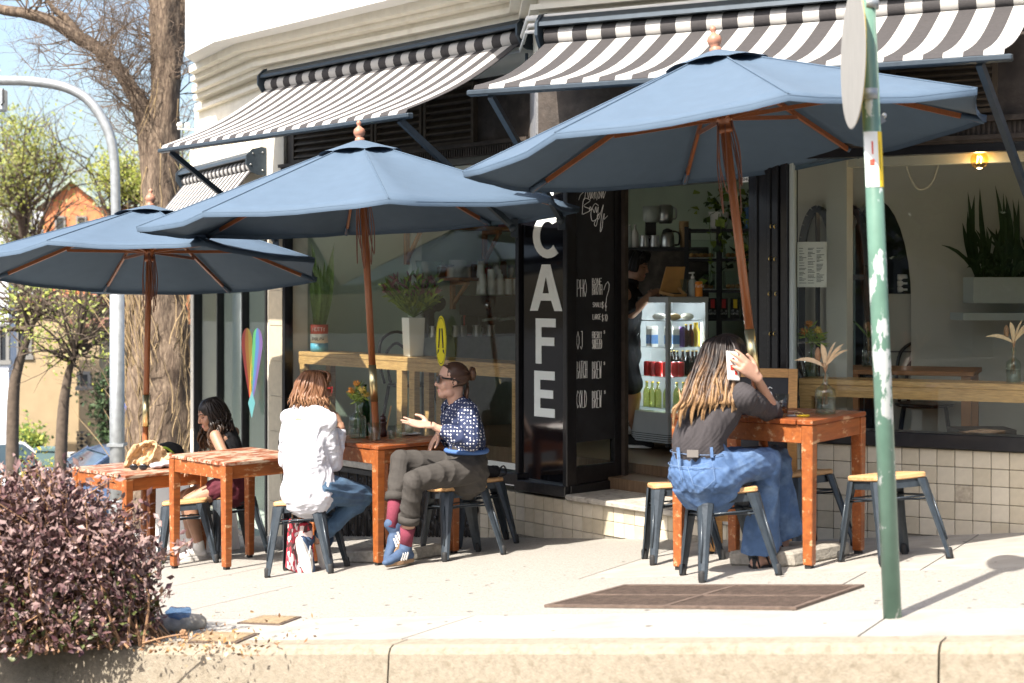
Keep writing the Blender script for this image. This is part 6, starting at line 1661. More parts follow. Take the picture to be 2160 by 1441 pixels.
# things on the ground
def floral():
    m = M('floral_print', (.62, .58, .52), .8, bump=.1, bs=60)
    nt = m.node_tree; N = nt.nodes; L = nt.links; tc = N.new('ShaderNodeTexCoord'); vo = N.new('ShaderNodeTexVoronoi'); vo.inputs['Scale'].default_value = 34; L.new(tc.outputs['Object'], vo.inputs['Vector'])
    r = N.new('ShaderNodeValToRGB'); e = r.color_ramp.elements; e[0].position = .0; e[0].color = (.45, .03, .05, 1); e[1].position = 1; e[1].color = (.62, .56, .50, 1)
    for p, c in ((.34, (.5, .04, .06, 1)), (.42, (.70, .55, .52, 1)), (.62, (.08, .03, .03, 1))): k = e.new(p); k.color = c
    r.color_ramp.interpolation = 'CONSTANT'
    L.new(vo.outputs['Color'], r.inputs['Fac']); L.new(r.outputs['Color'], N['Principled BSDF'].inputs['Base Color'])
floral()
fb = P(633, 1203, 9.62); fb.z = gz(fb.x, fb.y)
t = thing('floral_bag', 'red and cream floral tote bag standing under the stool of the woman in white', 'bag', fb)
m = MB(); q = rotz(.5).to_matrix(); m.hexa([fb + q @ Vector((x * (.055 if z == 0 else .04), y * (.13 if z == 0 else .12), z)) for z in (0, .32) for x, y in ((-1, -1), (1, -1), (1, 1), (-1, 1))]); m.build('tote', 'floral_print', t, bevel=.012)
for s_ in (-1, 1): m = MB(); m.tube(curve([fb + q @ Vector((.03 * s_, -.06, .31)), fb + q @ Vector((.03 * s_, -.04, .40)), fb + q @ Vector((.03 * s_, .04, .40)), fb + q @ Vector((.03 * s_, .06, .31))], 5), .007, 6); m.build('handle', 'leather_tan' if 'leather_tan' in MATS else 'gum_sole', t)
bw = G(1692, 1128); t = thing('pet_bowl', 'dark metal pet bowl on the ground by the tiled wall', 'bowl', bw); m = MB(); thick_lathe(m, bw, [(.055, 0), (.06, .004), (.085, .055), (.092, .058)], .004); m.build('bowl', 'steel', t)
bs_ = STOOLS['bag']; t = thing('small_bag', 'small black bag with a strap on the stool behind the dotted shirt', 'bag', (bs_.x + .06, bs_.y, bs_.z + .46))
b = Sculpt(); b.ell(Vector((bs_.x + .05, bs_.y, bs_.z + .505)), (.075, .05, .05)); b.finish('pouch', ['black_cloth'], t, .007, 2, folds(.005, 22, 61))
m = MB(); m.tube(curve([Vector((bs_.x + .09, bs_.y, bs_.z + .50)), Vector((bs_.x + .14, bs_.y - .03, bs_.z + .55)), Vector((bs_.x + .16, bs_.y - .02, bs_.z + .50)), Vector((bs_.x + .12, bs_.y, bs_.z + .47))], 5), .006, 6); m.build('strap', 'black_cloth', t)
# chalkboard easel beside the right window
ab = Vector(((1588 - 1080) / FPX * 8.72, 8.72, 0)); ab.z = gz(ab.x, ab.y)
t = thing('chalkboard_easel', 'wooden framed chalkboard listing specials behind the table on the right', 'chalkboard', ab)
def WE(a, o, z):
    l = .16 * (z / 1.04)
    return ab + Vector((.96, -.28, 0)) * a + Vector((-.28, -.96, 0)) * (o - l + .12) + Vector((0, 0, z))
M('easel_wood', (.52, .27, .09), .5, n=.2, ns=4, stretch=(3, 3, 14))
m = MB(); m.slab(WE, -.20, .20, -.012, .0, .22, .99); bdo = m.build('chalk_board', 'blackboard', t)
for a0, a1, z0, z1 in ((-.25, -.20, .0, 1.04), (.20, .25, .0, 1.04), (-.199, .199, .99, 1.04), (-.199, .199, .17, .22)):
    m = MB(); m.slab(WE, a0, a1, -.014, .008, z0, z1); m.build('easel_frame', 'easel_wood', t)
for a_ in (-.22, .22): m = MB(); m.bar(WE(a_, -.03, .98), WE(a_, -.30, .0) + Vector((0, 0, 0)), .04, .02); m.build('back_leg', 'easel_wood', t)
fnE = lambda u, v, d: WE(u, d, v)
for q_ in (('SPECIALS.', -.17, .88, .055, .028, .010, .0028), ('COFFEE $7', -.13, .80, .028, .016, .008, .002), ('OR CHEESE TOASTIE', -.17, .74, .024, .013, .006, .0018), ('$6.', .05, .68, .028, .018, .008, .002)): m = MB(); lettering(m, q_[0], fnE, *q_[1:]); tag(m.build('chalk_line', 'chalk', bdo), kind='stuff')
# white sign boards behind the empty table
M('board_white', (.80, .80, .79), .6)
def board(label, px0, px1, py0, py1, Y):
    a, b2 = P(px0, py1, Y), P(px1, py1, Y + .15); z1 = P(px0, py0, Y).z; gz_ = gz(a.x, Y) 
    t = thing('sign_board', label, 'sign board', (a + b2) / 2, group='white boards behind the tables')
    m = MB(); d = (b2 - a); d.z = 0; n_ = Vector((d.y, -d.x, 0)).normalized()
    for lean, nm in ((.10, 'front_panel'), (-.10, 'back_panel')):
        m = MB(); m.hexa([Vector((p.x, p.y, gz_)) + n_ * (lean + o) for p, o in ((a, 0), (b2, 0), (b2, .012), (a, .012))] + [Vector((p.x, p.y, z1)) + n_ * (lean * .1 + o) for p, o in ((a, 0), (b2, 0), (b2, .012), (a, .012))]); m.build(nm, 'board_white', t)
board('white sandwich board behind the far left table', 303, 398, 1018, 1145, 12.7)
board('low white board on the pavement behind the empty table', 418, 497, 1086, 1180, 12.0)

# ================================================================== IN THE LEFT WINDOW
def YW(x): return 13.7 + (x - 845) * .0040
s_ = sL(872, -.27); vb_ = WL(s_, -.27, .946)
t = thing('square_vase', 'tall white square vase of protea flowers on the window bench', 'vase', vb_)
q = rotz(math.radians(28)).to_matrix()
m = MB(); m.hexa([vb_ + q @ Vector((x * (.062 if z == 0 else .073), y * (.062 if z == 0 else .073), z)) for z in (0, .315) for x, y in ((-1, -1), (1, -1), (1, 1), (-1, 1))]); m.build('pot', 'ceramic', t, bevel=.004)
rr = random.Random(5); lf = MB(); top = vb_ + Vector((0, 0, .315)); pts = []
for k in range(62):
    v = Vector((rr.gauss(0, .55), rr.gauss(0, .45), 1)).normalized(); L_ = rr.uniform(.16, .38); e_ = top + Vector((0, 0, -.02)) + v * L_
    lf.tube([top, e_], .003, 4, mi=1)
    for j in range(16):
        w_ = (v + Vector((rr.gauss(0, .6), rr.gauss(0, .6), rr.gauss(.2, .4)))).normalized(); p = top + v * L_ * rr.uniform(.35, 1); sprig_leaf(lf, p, p + w_ * rr.uniform(.05, .09), .0095, (0, 0, .004), mi=rr.choice((0, 2, 2, 3) if p.z > top.z + .16 else (0, 1, 3, 3)))
lf.build('protea_bunch', ['leaf_green', 'leaf_green', 'leaf_purple', 'leaf_lime'], t, fix=False)
cb = WL(5.30, -.22, .946)
t = thing('tin_planter', 'red and blue printed food tin holding a snake plant on the window bench', 'planter', cb)
M('tin_red', (.50, .08, .05), .4); M('tin_cream', (.62, .58, .48), .4); M('tin_blue', (.08, .30, .42), .4)
for z0, z1, mt in ((0, .075, 'tin_blue'), (.0752, .155, 'tin_cream'), (.1552, .235, 'tin_red')): m = MB(); m.lathe([(.078, z0), (.078, z1)], 24, c=cb); m.build('tin_band', mt, t)
def snake(m, c, n, h, seed, spread=.05):
    rr = random.Random(seed)
    for i in range(n):
        p = c + Vector((rr.uniform(-spread, spread), rr.uniform(-spread * .6, spread * .6), 0)); e_ = p + Vector((rr.uniform(-.1, .1), rr.uniform(-.06, .06), h * rr.uniform(.6, 1.05))); sprig_leaf(m, p, e_, rr.uniform(.018, .028), (rr.uniform(-.03, .03), 0, 0))
m = MB(); snake(m, cb + Vector((0, 0, .2)), 13, .72, 3); m.build('snake_plant', 'leaf_green', t, fix=False)
m = MB(); lettering(m, 'MUTTI', lambda u, v, d: cb + Vector((-.05 + u, -.079 - d, v)), 0, .18, .03, .018, .005, .002); m.build('tin_lettering', 'chalk', t)
m = MB(); lettering(m, 'POLPA', lambda u, v, d: cb + Vector((-.05 + u, -.079 - d, v)), 0, .10, .025, .016, .005, .002); m.build('tin_lettering', 'black_paint', t)
M('counter_steel', (.5, .51, .51), .28, metal=.9, n=.1, ns=8)
ct = thing('service_counter', 'stainless steel service counter behind the left window', 'counter', WL(5.2, -2.0, FZ))
m = MB(); m.slab(WL, 4.95, 5.55, -3.2, -1.45, 1.00, 1.05); m.build('counter_top', 'counter_steel', ct)
m = MB(); m.slab(WL, 5.0, 5.5, -3.15, -1.5, FZ, .999); m.build('counter_base', 'counter_steel', ct)
M('shelf_wood', (.36, .17, .07), .6, n=.2, ns=4)
sh_ = thing('wall_shelf', 'timber wall shelf of crockery above the counter', 'shelf', WL(5.4, -2.3, 1.58), group='timber wall shelves'); m = MB(); m.slab(WL, 5.25, 5.555, -3.2, -1.75, 1.57, 1.60); m.build('shelf_board', 'shelf_wood', sh_)
for o in (-1.9, -2.6): m = MB(); m.slab(WL, 5.30, 5.555, o - .02, o + .02, 1.53, 1.569); m.slab(WL, 5.515, 5.555, o - .02, o + .02, 1.30, 1.529); m.bar(WL(5.32, o, 1.54), WL(5.53, o, 1.34), .03); m.build('shelf_bracket', 'shelf_wood', sh_)
sh2 = thing('wall_shelf', 'upper timber wall shelf under the umbrella reflection', 'shelf', WL(5.4, -2.0, 2.08), group='timber wall shelves'); m = MB(); m.slab(WL, 5.25, 5.555, -3.2, -1.2, 2.06, 2.09); m.build('shelf_board', 'shelf_wood', sh2)
for o in (-1.35, -2.3): m = MB(); m.slab(WL, 5.30, 5.555, o - .02, o + .02, 2.02, 2.059); m.slab(WL, 5.515, 5.555, o - .02, o + .02, 1.72, 2.019); m.bar(WL(5.32, o, 2.03), WL(5.53, o, 1.76), .03); m.build('shelf_bracket', 'shelf_wood', sh2)
def opx(x, s): # inward offset at which the line s = const is seen at column x
    k = (x - 1080) / FPX; b0 = C0 + DL * s
    return (k * b0.y - b0.x) / (NL.x - k * NL.y)
pl_ = WL(5.40, opx(965, 5.4), 1.601); m = MB()
ps = thing('plate_stack', 'tall stack of white plates on the timber shelf', 'plates', pl_)
for k in range(14):
    m = MB(); z = .012 * k; m.lathe([(.055, z), (.085, z + .007), (.088, z + .010), (.05, z + .004)], 20, c=pl_); m.build('plate', 'ceramic', ps)
M('paper_cup', (.76, .75, .70), .6)
cm = MB(); cm.lathe([(.030, 0), (.031, .002), (.041, .098), (.043, .10), (.043, .104)], 14); cm_o = cm.build('paper_cup', 'paper_cup'); cup_me = cm_o.data; bpy.data.objects.remove(cm_o)
cups = [(1026, 598, 2), (1044, 598, 3), (1062, 598, 2), (1080, 598, 1), (1034, 572, 0), (1052, 575, 0), (1090, 590, 1)]
k = 0
for (x, y, extra) in [(1018, 598, 2), (1036, 598, 3), (1054, 598, 2), (1072, 598, 1), (1088, 598, 1), (1027, 598, 4), (1063, 598, 3)]:
    o_ = opx(x, 5.2); base = WL(5.2 + (.09 if k > 4 else 0), o_, 1.44)
    for j in range(extra + 1):
        o = bpy.data.objects.new('paper_cup', cup_me); COL.objects.link(o); o.rotation_euler = (math.pi, 0, 0); o.location = base + Vector((0, 0, .104 + .045 * j))
        tag(o, ORD[j] + ' white paper cup from the bottom of the ' + ('left front', 'second front', 'third front', 'fourth front', 'right front', 'left rear', 'right rear')[k] + ' stack on the coffee machine', 'cup', 'paper cups stacked on the coffee machine')
    k += 1
cmn = WL(5.2, opx(1050, 5.2), 1.051)
t = thing('coffee_machine', 'dark espresso machine under the paper cups', 'coffee machine', cmn)
def WC(a, o, z): return WL(5.2 + o, opx(1050, 5.2) - a, z)
m = MB(); m.slab(WC, -.30, .45, -.22, .22, 1.24, 1.43); m.slab(WC, -.28, .45, -.05, .22, 1.06, 1.239); m.build('machine_body', 'iron_black', t, bevel=.012)
for a_ in (-.15, .05, .25): m = MB(); p = WC(a_, -.15, 1.20); m.lathe([(.035, 0), (.035, .035)], 14, c=p); m.bar(p + Vector((0, 0, .015)), p + Vector((-.12, -.14, 0)), .022); m.build('group_handle', 'steel', t)
m = MB(); m.ball(WC(-.31, -.22, 1.34), .03, 12, 8); m.build('gauge', 'steel', t)
gp_ = WL(5.15, opx(905, 5.15), 1.051); t = thing('coffee_grinder', 'black coffee grinder with a clear bean hopper', 'grinder', gp_)
m = MB(); m.lathe([(.08, 0), (.08, .03), (.05, .06), (.05, .22), (.085, .26), (.085, .36), (.055, .40), (.055, .46)], 20, c=gp_); m.build('grinder_body', 'iron_black', t)
m = MB(); m.tube([gp_ + Vector((.06, -.06, .33)), gp_ + Vector((.10, -.12, .30))], .07, 14); m.build('dosing_chamber', 'iron_black', t)
m = MB(); thick_lathe(m, gp_, [(.06, .461), (.075, .50), (.125, .68), (.128, .70)], .004); m.build('hopper', 'clear_glass', t)
pt = MB(); pt.lathe([(.045, 0), (.047, .01), (.038, .085), (.042, .10), (.044, .105)], 16); pt.tube(curve([(.04, 0, .085), (.075, 0, .075), (.072, 0, .03), (.044, 0, .018)], 4), .005, 6); pt_o = pt.build('milk_jug', 'steel'); jug_me = pt_o.data; bpy.data.objects.remove(pt_o)
for ji, x in enumerate((915, 962, 975, 1006, 1034)):
    o = bpy.data.objects.new('milk_jug', jug_me); COL.objects.link(o); o.location = WL(5.02, opx(x, 5.02), 1.051); o.rotation_euler = (0, 0, .3 + x * .7)
    tag(o, ORD[ji] + ' steel milk jug from the left on the counter edge', 'jug', 'steel milk jugs on the counter')
M('box_red', (.40, .05, .04), .5); M('box_white', (.68, .66, .62), .5); M('box_pink', (.52, .14, .24), .5); M('bag_black', (.018, .018, .018), .5)
for x, w_, h_, mt, lb, s_ in ((992, .13, .20, 'box_red', 'red coffee box on the counter behind the jugs', 5.35), (1012, .10, .17, 'box_red', 'smaller red packet right of the red coffee box', 5.35)):
    c = WL(s_, opx(x, s_), 1.051); one('coffee_box', mt, lambda m: m.box(c + Vector((0, 0, h_ / 2)), (w_, .08, h_)), lb, 'box', 'packets on the counter')
for x, w_, h_, mt, lb in ((1003, .24, .22, 'box_pink', 'pink box on the upper shelf behind the window'), (1040, .10, .26, 'bag_black', 'black coffee bag on the upper shelf'), (1062, .13, .24, 'box_red', 'red box on the upper shelf beside the black bag'), (1085, .13, .22, 'box_white', 'white box at the right end of the upper shelf')):
    c = WL(5.4, opx(x, 5.4), 2.091); o_ = one('carton', mt, lambda m: m.box(c + Vector((0, 0, h_ / 2)), (w_, .1, h_)), lb, 'box', 'cartons on the upper shelf')
    m = MB(); m.box(c + Vector((0, -.0505, h_ * .6)), (w_ * .6, .002, h_ * .3)); lab = m.build('carton_label', 'box_white' if mt != 'box_white' else 'box_red', o_)
for x, lb in ((932, 'brown jar with a steel lid left of the plates'), (950, 'short white jar between the brown jar and the plates')):
    c = WL(5.4, opx(x, 5.4), 1.601); t = thing('storage_jar', lb, 'jar', c, group='jars on the timber shelf'); m = MB(); m.lathe([(.045, 0), (.047, .01), (.047, .09), (.04, .10)], 16, c=c); m.build('jar_body', 'tea_glass' if x == 932 else 'ceramic', t); m = MB(); m.lathe([(.042, .1005), (.042, .12)], 16, c=c); m.build('lid', 'steel', t)
for i, x in enumerate((985, 1000, 1015, 1030, 1046, 1062, 1078)):
    c = WL(5.4, opx(x, 5.4), 1.601); t = thing('storage_jar', ORD[i] + ' jar from the left right of the plate stack', 'jar', c, group='jars on the timber shelf'); m = MB(); m.lathe([(.03, 0), (.033, .01), (.033, .08 + .03 * (i % 3)), (.026, .10 + .03 * (i % 3))], 14, c=c); m.build('jar_body', ('ceramic', 'tea_glass', 'tin_cream', 'box_red')[i % 4], t); m = MB(); m.lathe([(.029, .101 + .03 * (i % 3)), (.029, .12 + .03 * (i % 3))], 12, c=c); m.build('lid', 'steel', t)
for i, x in enumerate((870, 885, 900)):
    c = WL(5.4, opx(x, 5.4), 2.091); t = thing('syrup_bottle', ORD[i] + ' glass bottle from the left on the upper shelf', 'bottle', c, group='bottles on the upper shelf'); m = MB(); m.lathe([(.035, 0), (.036, .17), (.015, .22), (.014, .27)], 14, c=c); m.build('bottle_body', ('green_glass', 'tea_glass', 'frame_grey')[i], t)
# reflection of a street crossing sign, built as a foreshortened oval on the glass
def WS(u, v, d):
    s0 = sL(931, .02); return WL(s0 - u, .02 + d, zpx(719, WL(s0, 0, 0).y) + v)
ys = thing('sign_reflection', 'yellow oval reflection of a crossing sign with two black walking legs, painted on the left window', 'sign', WS(0, -.2, 0))
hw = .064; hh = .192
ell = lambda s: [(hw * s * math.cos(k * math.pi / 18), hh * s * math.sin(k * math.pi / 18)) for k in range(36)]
M('reflected_yellow', (.86, .76, .01), .4)
m = MB(); m.prism(ell(1), WS, 0, .004); m.build('reflected_oval', 'reflected_yellow', ys, fix=False)
m = MB(); E1, E2 = ell(.93), ell(.90); V = [WS(u, v, .0048) for u, v in E1] + [WS(u, v, .0048) for u, v in E2]; m.add(V, [(k, (k + 1) % 36, 36 + (k + 1) % 36, 36 + k) for k in range(36)]); m.build('reflected_border', 'black_paint', ys, fix=False)
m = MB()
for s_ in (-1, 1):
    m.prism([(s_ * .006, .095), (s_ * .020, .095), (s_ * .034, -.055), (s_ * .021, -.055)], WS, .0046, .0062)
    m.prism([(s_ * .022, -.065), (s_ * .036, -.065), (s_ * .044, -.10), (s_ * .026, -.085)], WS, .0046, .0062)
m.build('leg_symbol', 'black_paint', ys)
# rainbow balloon on the side window
def p2(x, y):
    k = (x - 1080) / FPX; b0 = C2 + N2 * .02; s = (k * b0.y - b0.x) / (D2.x - k * D2.y); return s, zpx(y, (b0 + D2 * s).y)
rb_ = thing('window_decal', 'long heart-shaped rainbow decal on the side window behind the woman in black', 'decal', W2(p2(530, 790)[0], .02, p2(530, 880)[1]))
cols = [('decal_red', (.40, .03, .02)), ('decal_orange', (.48, .19, .02)), ('decal_yellow', (.48, .36, .05)), ('decal_green', (.06, .25, .09)), ('decal_blue', (.05, .13, .30)), ('decal_violet', (.12, .07, .20))]
def lobe(x0, x1, lab):
    for i in range(3):
        nm, cl = lab[i]; M(nm, cl, .5); f0, f1 = i / 3, (i + 1) / 3; L_, R_ = [], []
        for k in range(25):
            u = (k / 24) ** 1.5; y = 692 + 165 * u; w_ = math.sin(math.pi * min(1, u * .5 + .5) ** 1.0) ** .8 if u > .2 else math.sqrt(max(0, 1 - ((.2 - u) / .2) ** 2)) * .985
            cx = x0 + (x1 - x0) * .5; cx = cx + (530 - cx) * max(0, u - .25) / .75; hw_ = (x1 - x0) / 2 * w_
            L_.append((cx - hw_ + 2 * hw_ * f0, y)); R_.append((cx - hw_ + 2 * hw_ * f1, y))
        m = MB()
        for k in range(24):
            q = [L_[k], R_[k], R_[k + 1], L_[k + 1]]; q = [p2(*p) for p in q]
            m.add([W2(a, .019, z) for a, z in q], [(0, 1, 2, 3)])
        m.build('decal_strip', nm, rb_, fix=False)
lobe(509, 532, cols[:3]); lobe(531, 554, cols[3:])
m = MB(); m.add([W2(*(lambda s: (s[0], .0195, s[1]))(p2(x, y))) for x, y in ((523, 850), (531, 825), (538, 850), (531, 882))], [(0, 1, 2, 3)]); M('decal_teal', (.09, .27, .28), .5); m.build('decal_strip', 'decal_teal', rb_, fix=False)

# ================================================================== THROUGH THE DOORWAY
M('fridge_grey', (.42, .44, .45), .4, n=.04, ns=6)
M('led', (.9, .95, 1.0), .5, emit=7.0)
M('shelf_black', (.02, .02, .022), .45)
M('can_red', (.5, .03, .03), .3, metal=.2); M('can_orange', (.75, .25, .03), .3, metal=.2); M('carton_blue', (.12, .25, .5), .5); M('purple', (.16, .08, .28), .5); M('yellow', (.75, .52, .04), .4)
glass_mat('brown_glass', (.22, .10, .04), 1.0); glass_mat('lemon_glass', (.72, .75, .40), .8)
fy = 12.0; fc = P(1424, 938, fy); fz0 = fc.z; fq = math.radians(37); fw = .43
fax = Vector((math.cos(fq), math.sin(fq), 0)); fay = Vector((-math.sin(fq), math.cos(fq), 0))
fo = P(1409, 938, fy - .25); fo.z = fz0          # the near vertical edge
def WFr(a, b_, z): return fo + fax * a + fay * b_ + Vector((0, 0, z))
fr = thing('drinks_fridge', 'grey four-sided glass drinks fridge lit inside the doorway', 'fridge', fo + (fax + fay) * fw / 2)
ht = 1.17
m = MB(); m.slab(WFr, -.008, fw + .008, -.008, fw + .008, .03, .27); m.build('fridge_base', 'fridge_grey', fr, bevel=.006)
m = MB()
for k in range(4): m.slab(WFr, -.0095, fw + .0095, -.0095, fw + .0095, .045 + .016 * k, .050 + .016 * k)
tag(m.build('vent_slot', 'shelf_black', fr), kind='stuff')
m = MB(); m.slab(WFr, -.004, fw + .004, -.004, fw + .004, ht - .045, ht); m.build('fridge_top', 'fridge_grey', fr, bevel=.004)
for a, b_ in ((0, 0), (fw - .03, 0), (0, fw - .03), (fw - .03, fw - .03)):
    m = MB(); m.slab(WFr, a, a + .03, b_, b_ + .03, .271, ht - .046); m.build('fridge_post', 'fridge_grey', fr)
    m = MB(); m.lathe([(.02, 0), (.022, .01), (.02, .03)], 10, c=WFr(a + .015, b_ + .015, 0)); m.build('castor', 'rubber', fr)
for a0, a1, b0, b1 in ((.031, fw - .031, .004, .008), (.004, .008, .031, fw - .031)): m = MB(); m.slab(WFr, a0, a1, b0, b1, .272, ht - .047); m.build('fridge_glass', 'window_glass', fr)
m = MB(); m.slab(WFr, .03, fw - .03, fw - .012, fw - .006, .272, ht - .05); m.slab(WFr, fw - .012, fw - .006, .03, fw - .03, .272, ht - .05); m.build('back_glass', 'fridge_grey', fr)
zs = (.30, .545, .775, .985)
for z in zs: m = MB(); m.slab(WFr, .035, fw - .035, .035, fw - .035, z - .006, z); m.build('wire_shelf', 'clear_glass' if z < .9 else 'steel', fr)
for (a, b_), z in [(p, z) for p in ((.036, fw - .04), (fw - .04, .036)) for z in [.55 + .017 * k for k in range(25)]]:
    m = MB(); m.box(WFr(a, b_, z), (.007, .007, .008)); m.build('led', 'led', fr)
fl_ = bpy.data.lights.new('fridge_light', 'POINT'); fl_.energy = 1.5; fl_.shadow_soft_size = .04; fl_.color = (.88, .94, 1)
for p_ in ((.17, .17, 1.10), (.12, .12, .955), (.12, .12, .745), (.12, .12, .51)): flo = bpy.data.objects.new('fridge_light', fl_); COL.objects.link(flo); flo.location = WFr(*p_)
def can(c, r, h, mat, lb, cat='can', grp='drinks in the fridge', nm='drink_can', cap=None, neck=False):
    t = thing(nm, lb, cat, c, group=grp); m = MB()
    if neck: m.lathe([(r, 0), (r, h * .55), (r * .85, h * .66), (r * .38, h * .8), (r * .36, h * .96)], 12, c=c)
    else: m.lathe([(r * .85, 0), (r, .006), (r, h - .01), (r * .82, h)], 12, c=c)
    m.build('can_body' if not neck else 'bottle_body', mat, t)
    if cap: m = MB(); m.lathe([(r * .42, h * .961), (r * .42, h)], 10, c=c); m.build('cap', cap, t)
    else: m = MB(); m.lathe([(r * .8, h + .0005), (r * .8, h + .002)], 10, c=c); m.build('lid', 'steel', t)
for i, (a, b_) in enumerate(((.06, .30), (.06, .235), (.06, .17), (.07, .09), (.13, .06), (.19, .06))): can(WFr(a, b_, zs[1]), .031, .115, 'can_red', ORD[i] + ' red drink can from the left on the middle fridge shelf', grp='red cans in the fridge')
for i, (a, b_) in enumerate(sorted(((.26, .06), (.32, .06), (.37, .07), (.22, .13), (.28, .13), (.34, .13), (.16, .14), (.25, .20)), key=lambda p: WFr(*p, 0).x / WFr(*p, 0).y)): can(WFr(a, b_, zs[1]), .027, .20, 'brown_glass', ORD[i] + ' dark brown bottle from the left on the middle fridge shelf', 'bottle', 'brown bottles in the fridge', 'brown_bottle', 'gold', True)
for i, (a, b_) in enumerate(((.06, .28), (.06, .22), (.08, .09), (.14, .06))):
    c = WFr(a, b_, zs[2]); t = thing('juice_carton', ORD[i] + ' blue and white juice carton from the left on the upper fridge shelf', 'carton', c, group='juice cartons in the fridge'); m = MB(); m.box(c + Vector((0, 0, .07)), (.05, .05, .14)); m.build('carton_body', 'box_white', t); m = MB(); m.box(c + Vector((0, 0, .06)), (.051, .051, .07)); m.build('carton_band', 'carton_blue', t); m = MB(); m.hexa([c + Vector((x * .025, y * .025, .1402)) for x, y in ((-1, -1), (1, -1), (1, 1), (-1, 1))] + [c + Vector((x * .025, y * .003, .165)) for x, y in ((-1, -1), (1, -1), (1, 1), (-1, 1))]); m.build('carton_top', 'box_white', t)
can(WFr(.20, .06, zs[2]), .026, .16, 'purple', 'purple can on the upper fridge shelf')
for a, b_ in ((.25, .06), (.30, .06)): can(WFr(a, b_, zs[2]), .027, .18, 'brown_glass', ('left', 'right')[a > .27] + ' dark bottle with yellow top on the upper fridge shelf', 'bottle', 'dark bottles on the upper fridge shelf', 'brown_bottle', 'yellow', True)
for a, b_ in ((.345, .06), (.385, .08)): can(WFr(a, b_, zs[2]), .027, .19, 'yellow', ('left', 'right')[a > .36] + ' yellow bottle at the right end of the upper fridge shelf', 'bottle', 'yellow bottles in the fridge', 'yellow_bottle', 'yellow', True)
for i, (a, b_) in enumerate(((.06, .31), (.06, .245), (.06, .18), (.08, .10), (.15, .06), (.22, .06), (.29, .06), (.36, .07))): can(WFr(a, b_, zs[0]), .029, .20, 'lemon_glass', ORD[i] + ' lemon bottle with yellow cap from the left on the lowest fridge shelf', 'bottle', 'lemonade bottles in the fridge', 'lemonade_bottle', 'yellow', True)
for i, (a, b_) in enumerate(((.09, .20), (.16, .10), (.29, .09))): c = WFr(a, b_, zs[3]); one('wrapped_sandwich', ('box_white', 'pale_wood', 'tin_cream')[i], lambda m: m.ball(c + Vector((0, 0, .028)), (.055, .045, .028), 10, 6), ('wrapped white roll on the top fridge shelf, left', 'wrapped golden sandwich on the top fridge shelf, middle', 'wrapped pale sandwich on the top fridge shelf, right')[i], 'sandwich', 'wrapped food in the fridge')
ftop = fz0 + ht
M('bamboo', (.46, .25, .08), .5, n=.15, ns=5)
ts = P(1416, 622, fy - .08); ts.z = ftop + .001
t = thing('tablet_stand', 'bamboo tablet stand facing the barista on top of the fridge', 'tablet stand', ts)
q = Matrix((Vector((.93, .30, .0)).normalized(), Vector((-.30, .93, 0)).normalized(), Vector((0, 0, 1)))).transposed()
def TS(x, y, z): return ts + q @ Vector((x, y, z))
m = MB(); m.hexa([TS(-.10, .0, .03), TS(.09, .0, .03), TS(.09, .012, .03), TS(-.10, .012, .03), TS(-.04, .0, .235), TS(.12, .0, .235), TS(.12, .012, .235), TS(-.04, .012, .235)]); m.build('back_panel', 'bamboo', t)
m = MB(); m.bar(TS(-.10, 0, .035), TS(-.02, -.10, .008), .022); m.bar(TS(-.02, -.10, .008), TS(.10, -.05, .008), .022); m.bar(TS(.10, -.05, .008), TS(.06, 0, .07), .022); m.build('stand_legs', 'bamboo', t)
sb = P(1461, 622, fy - .05); sb.z = ftop + .001
t = thing('pump_bottle', 'clear pump bottle of hand gel on top of the fridge', 'bottle', sb); m = MB(); m.lathe([(.03, 0), (.032, .01), (.032, .12), (.014, .14)], 16, c=sb); m.build('bottle_body', 'frame_grey', t); m = MB(); m.lathe([(.014, .141), (.014, .16), (.006, .165), (.006, .185)], 12, c=sb); m.bar(sb + Vector((.012, 0, .188)), sb + Vector((-.03, -.01, .186)), .012); m.build('pump', 'ceramic', t)
oc = P(1474, 622, fy - .1); oc.z = ftop + .001; can(oc, .031, .12, 'can_orange', 'orange drink can standing on top of the fridge', grp=None)
m = MB(); lettering(m, 'FANTA', lambda u, v, d: oc + Vector((-.029 + u, -.0315 - d, v)), 0, .072, .022, .010, .0035, .0016); m.build('can_lettering', 'chalk', [o for o in bpy.data.objects if o.get('label') == 'orange drink can standing on top of the fridge'][0])
sg = P(1444, 622, fy - .1); sg.z = ftop + .001; one('sundae_glass', 'clear_glass', lambda m: thick_lathe(m, sg, [(.03, 0), (.03, .004), (.008, .012), (.008, .03), (.022, .05), (.036, .13), (.04, .135)], .003), 'fluted sundae glass between the tablet stand and pump bottle', 'glass')
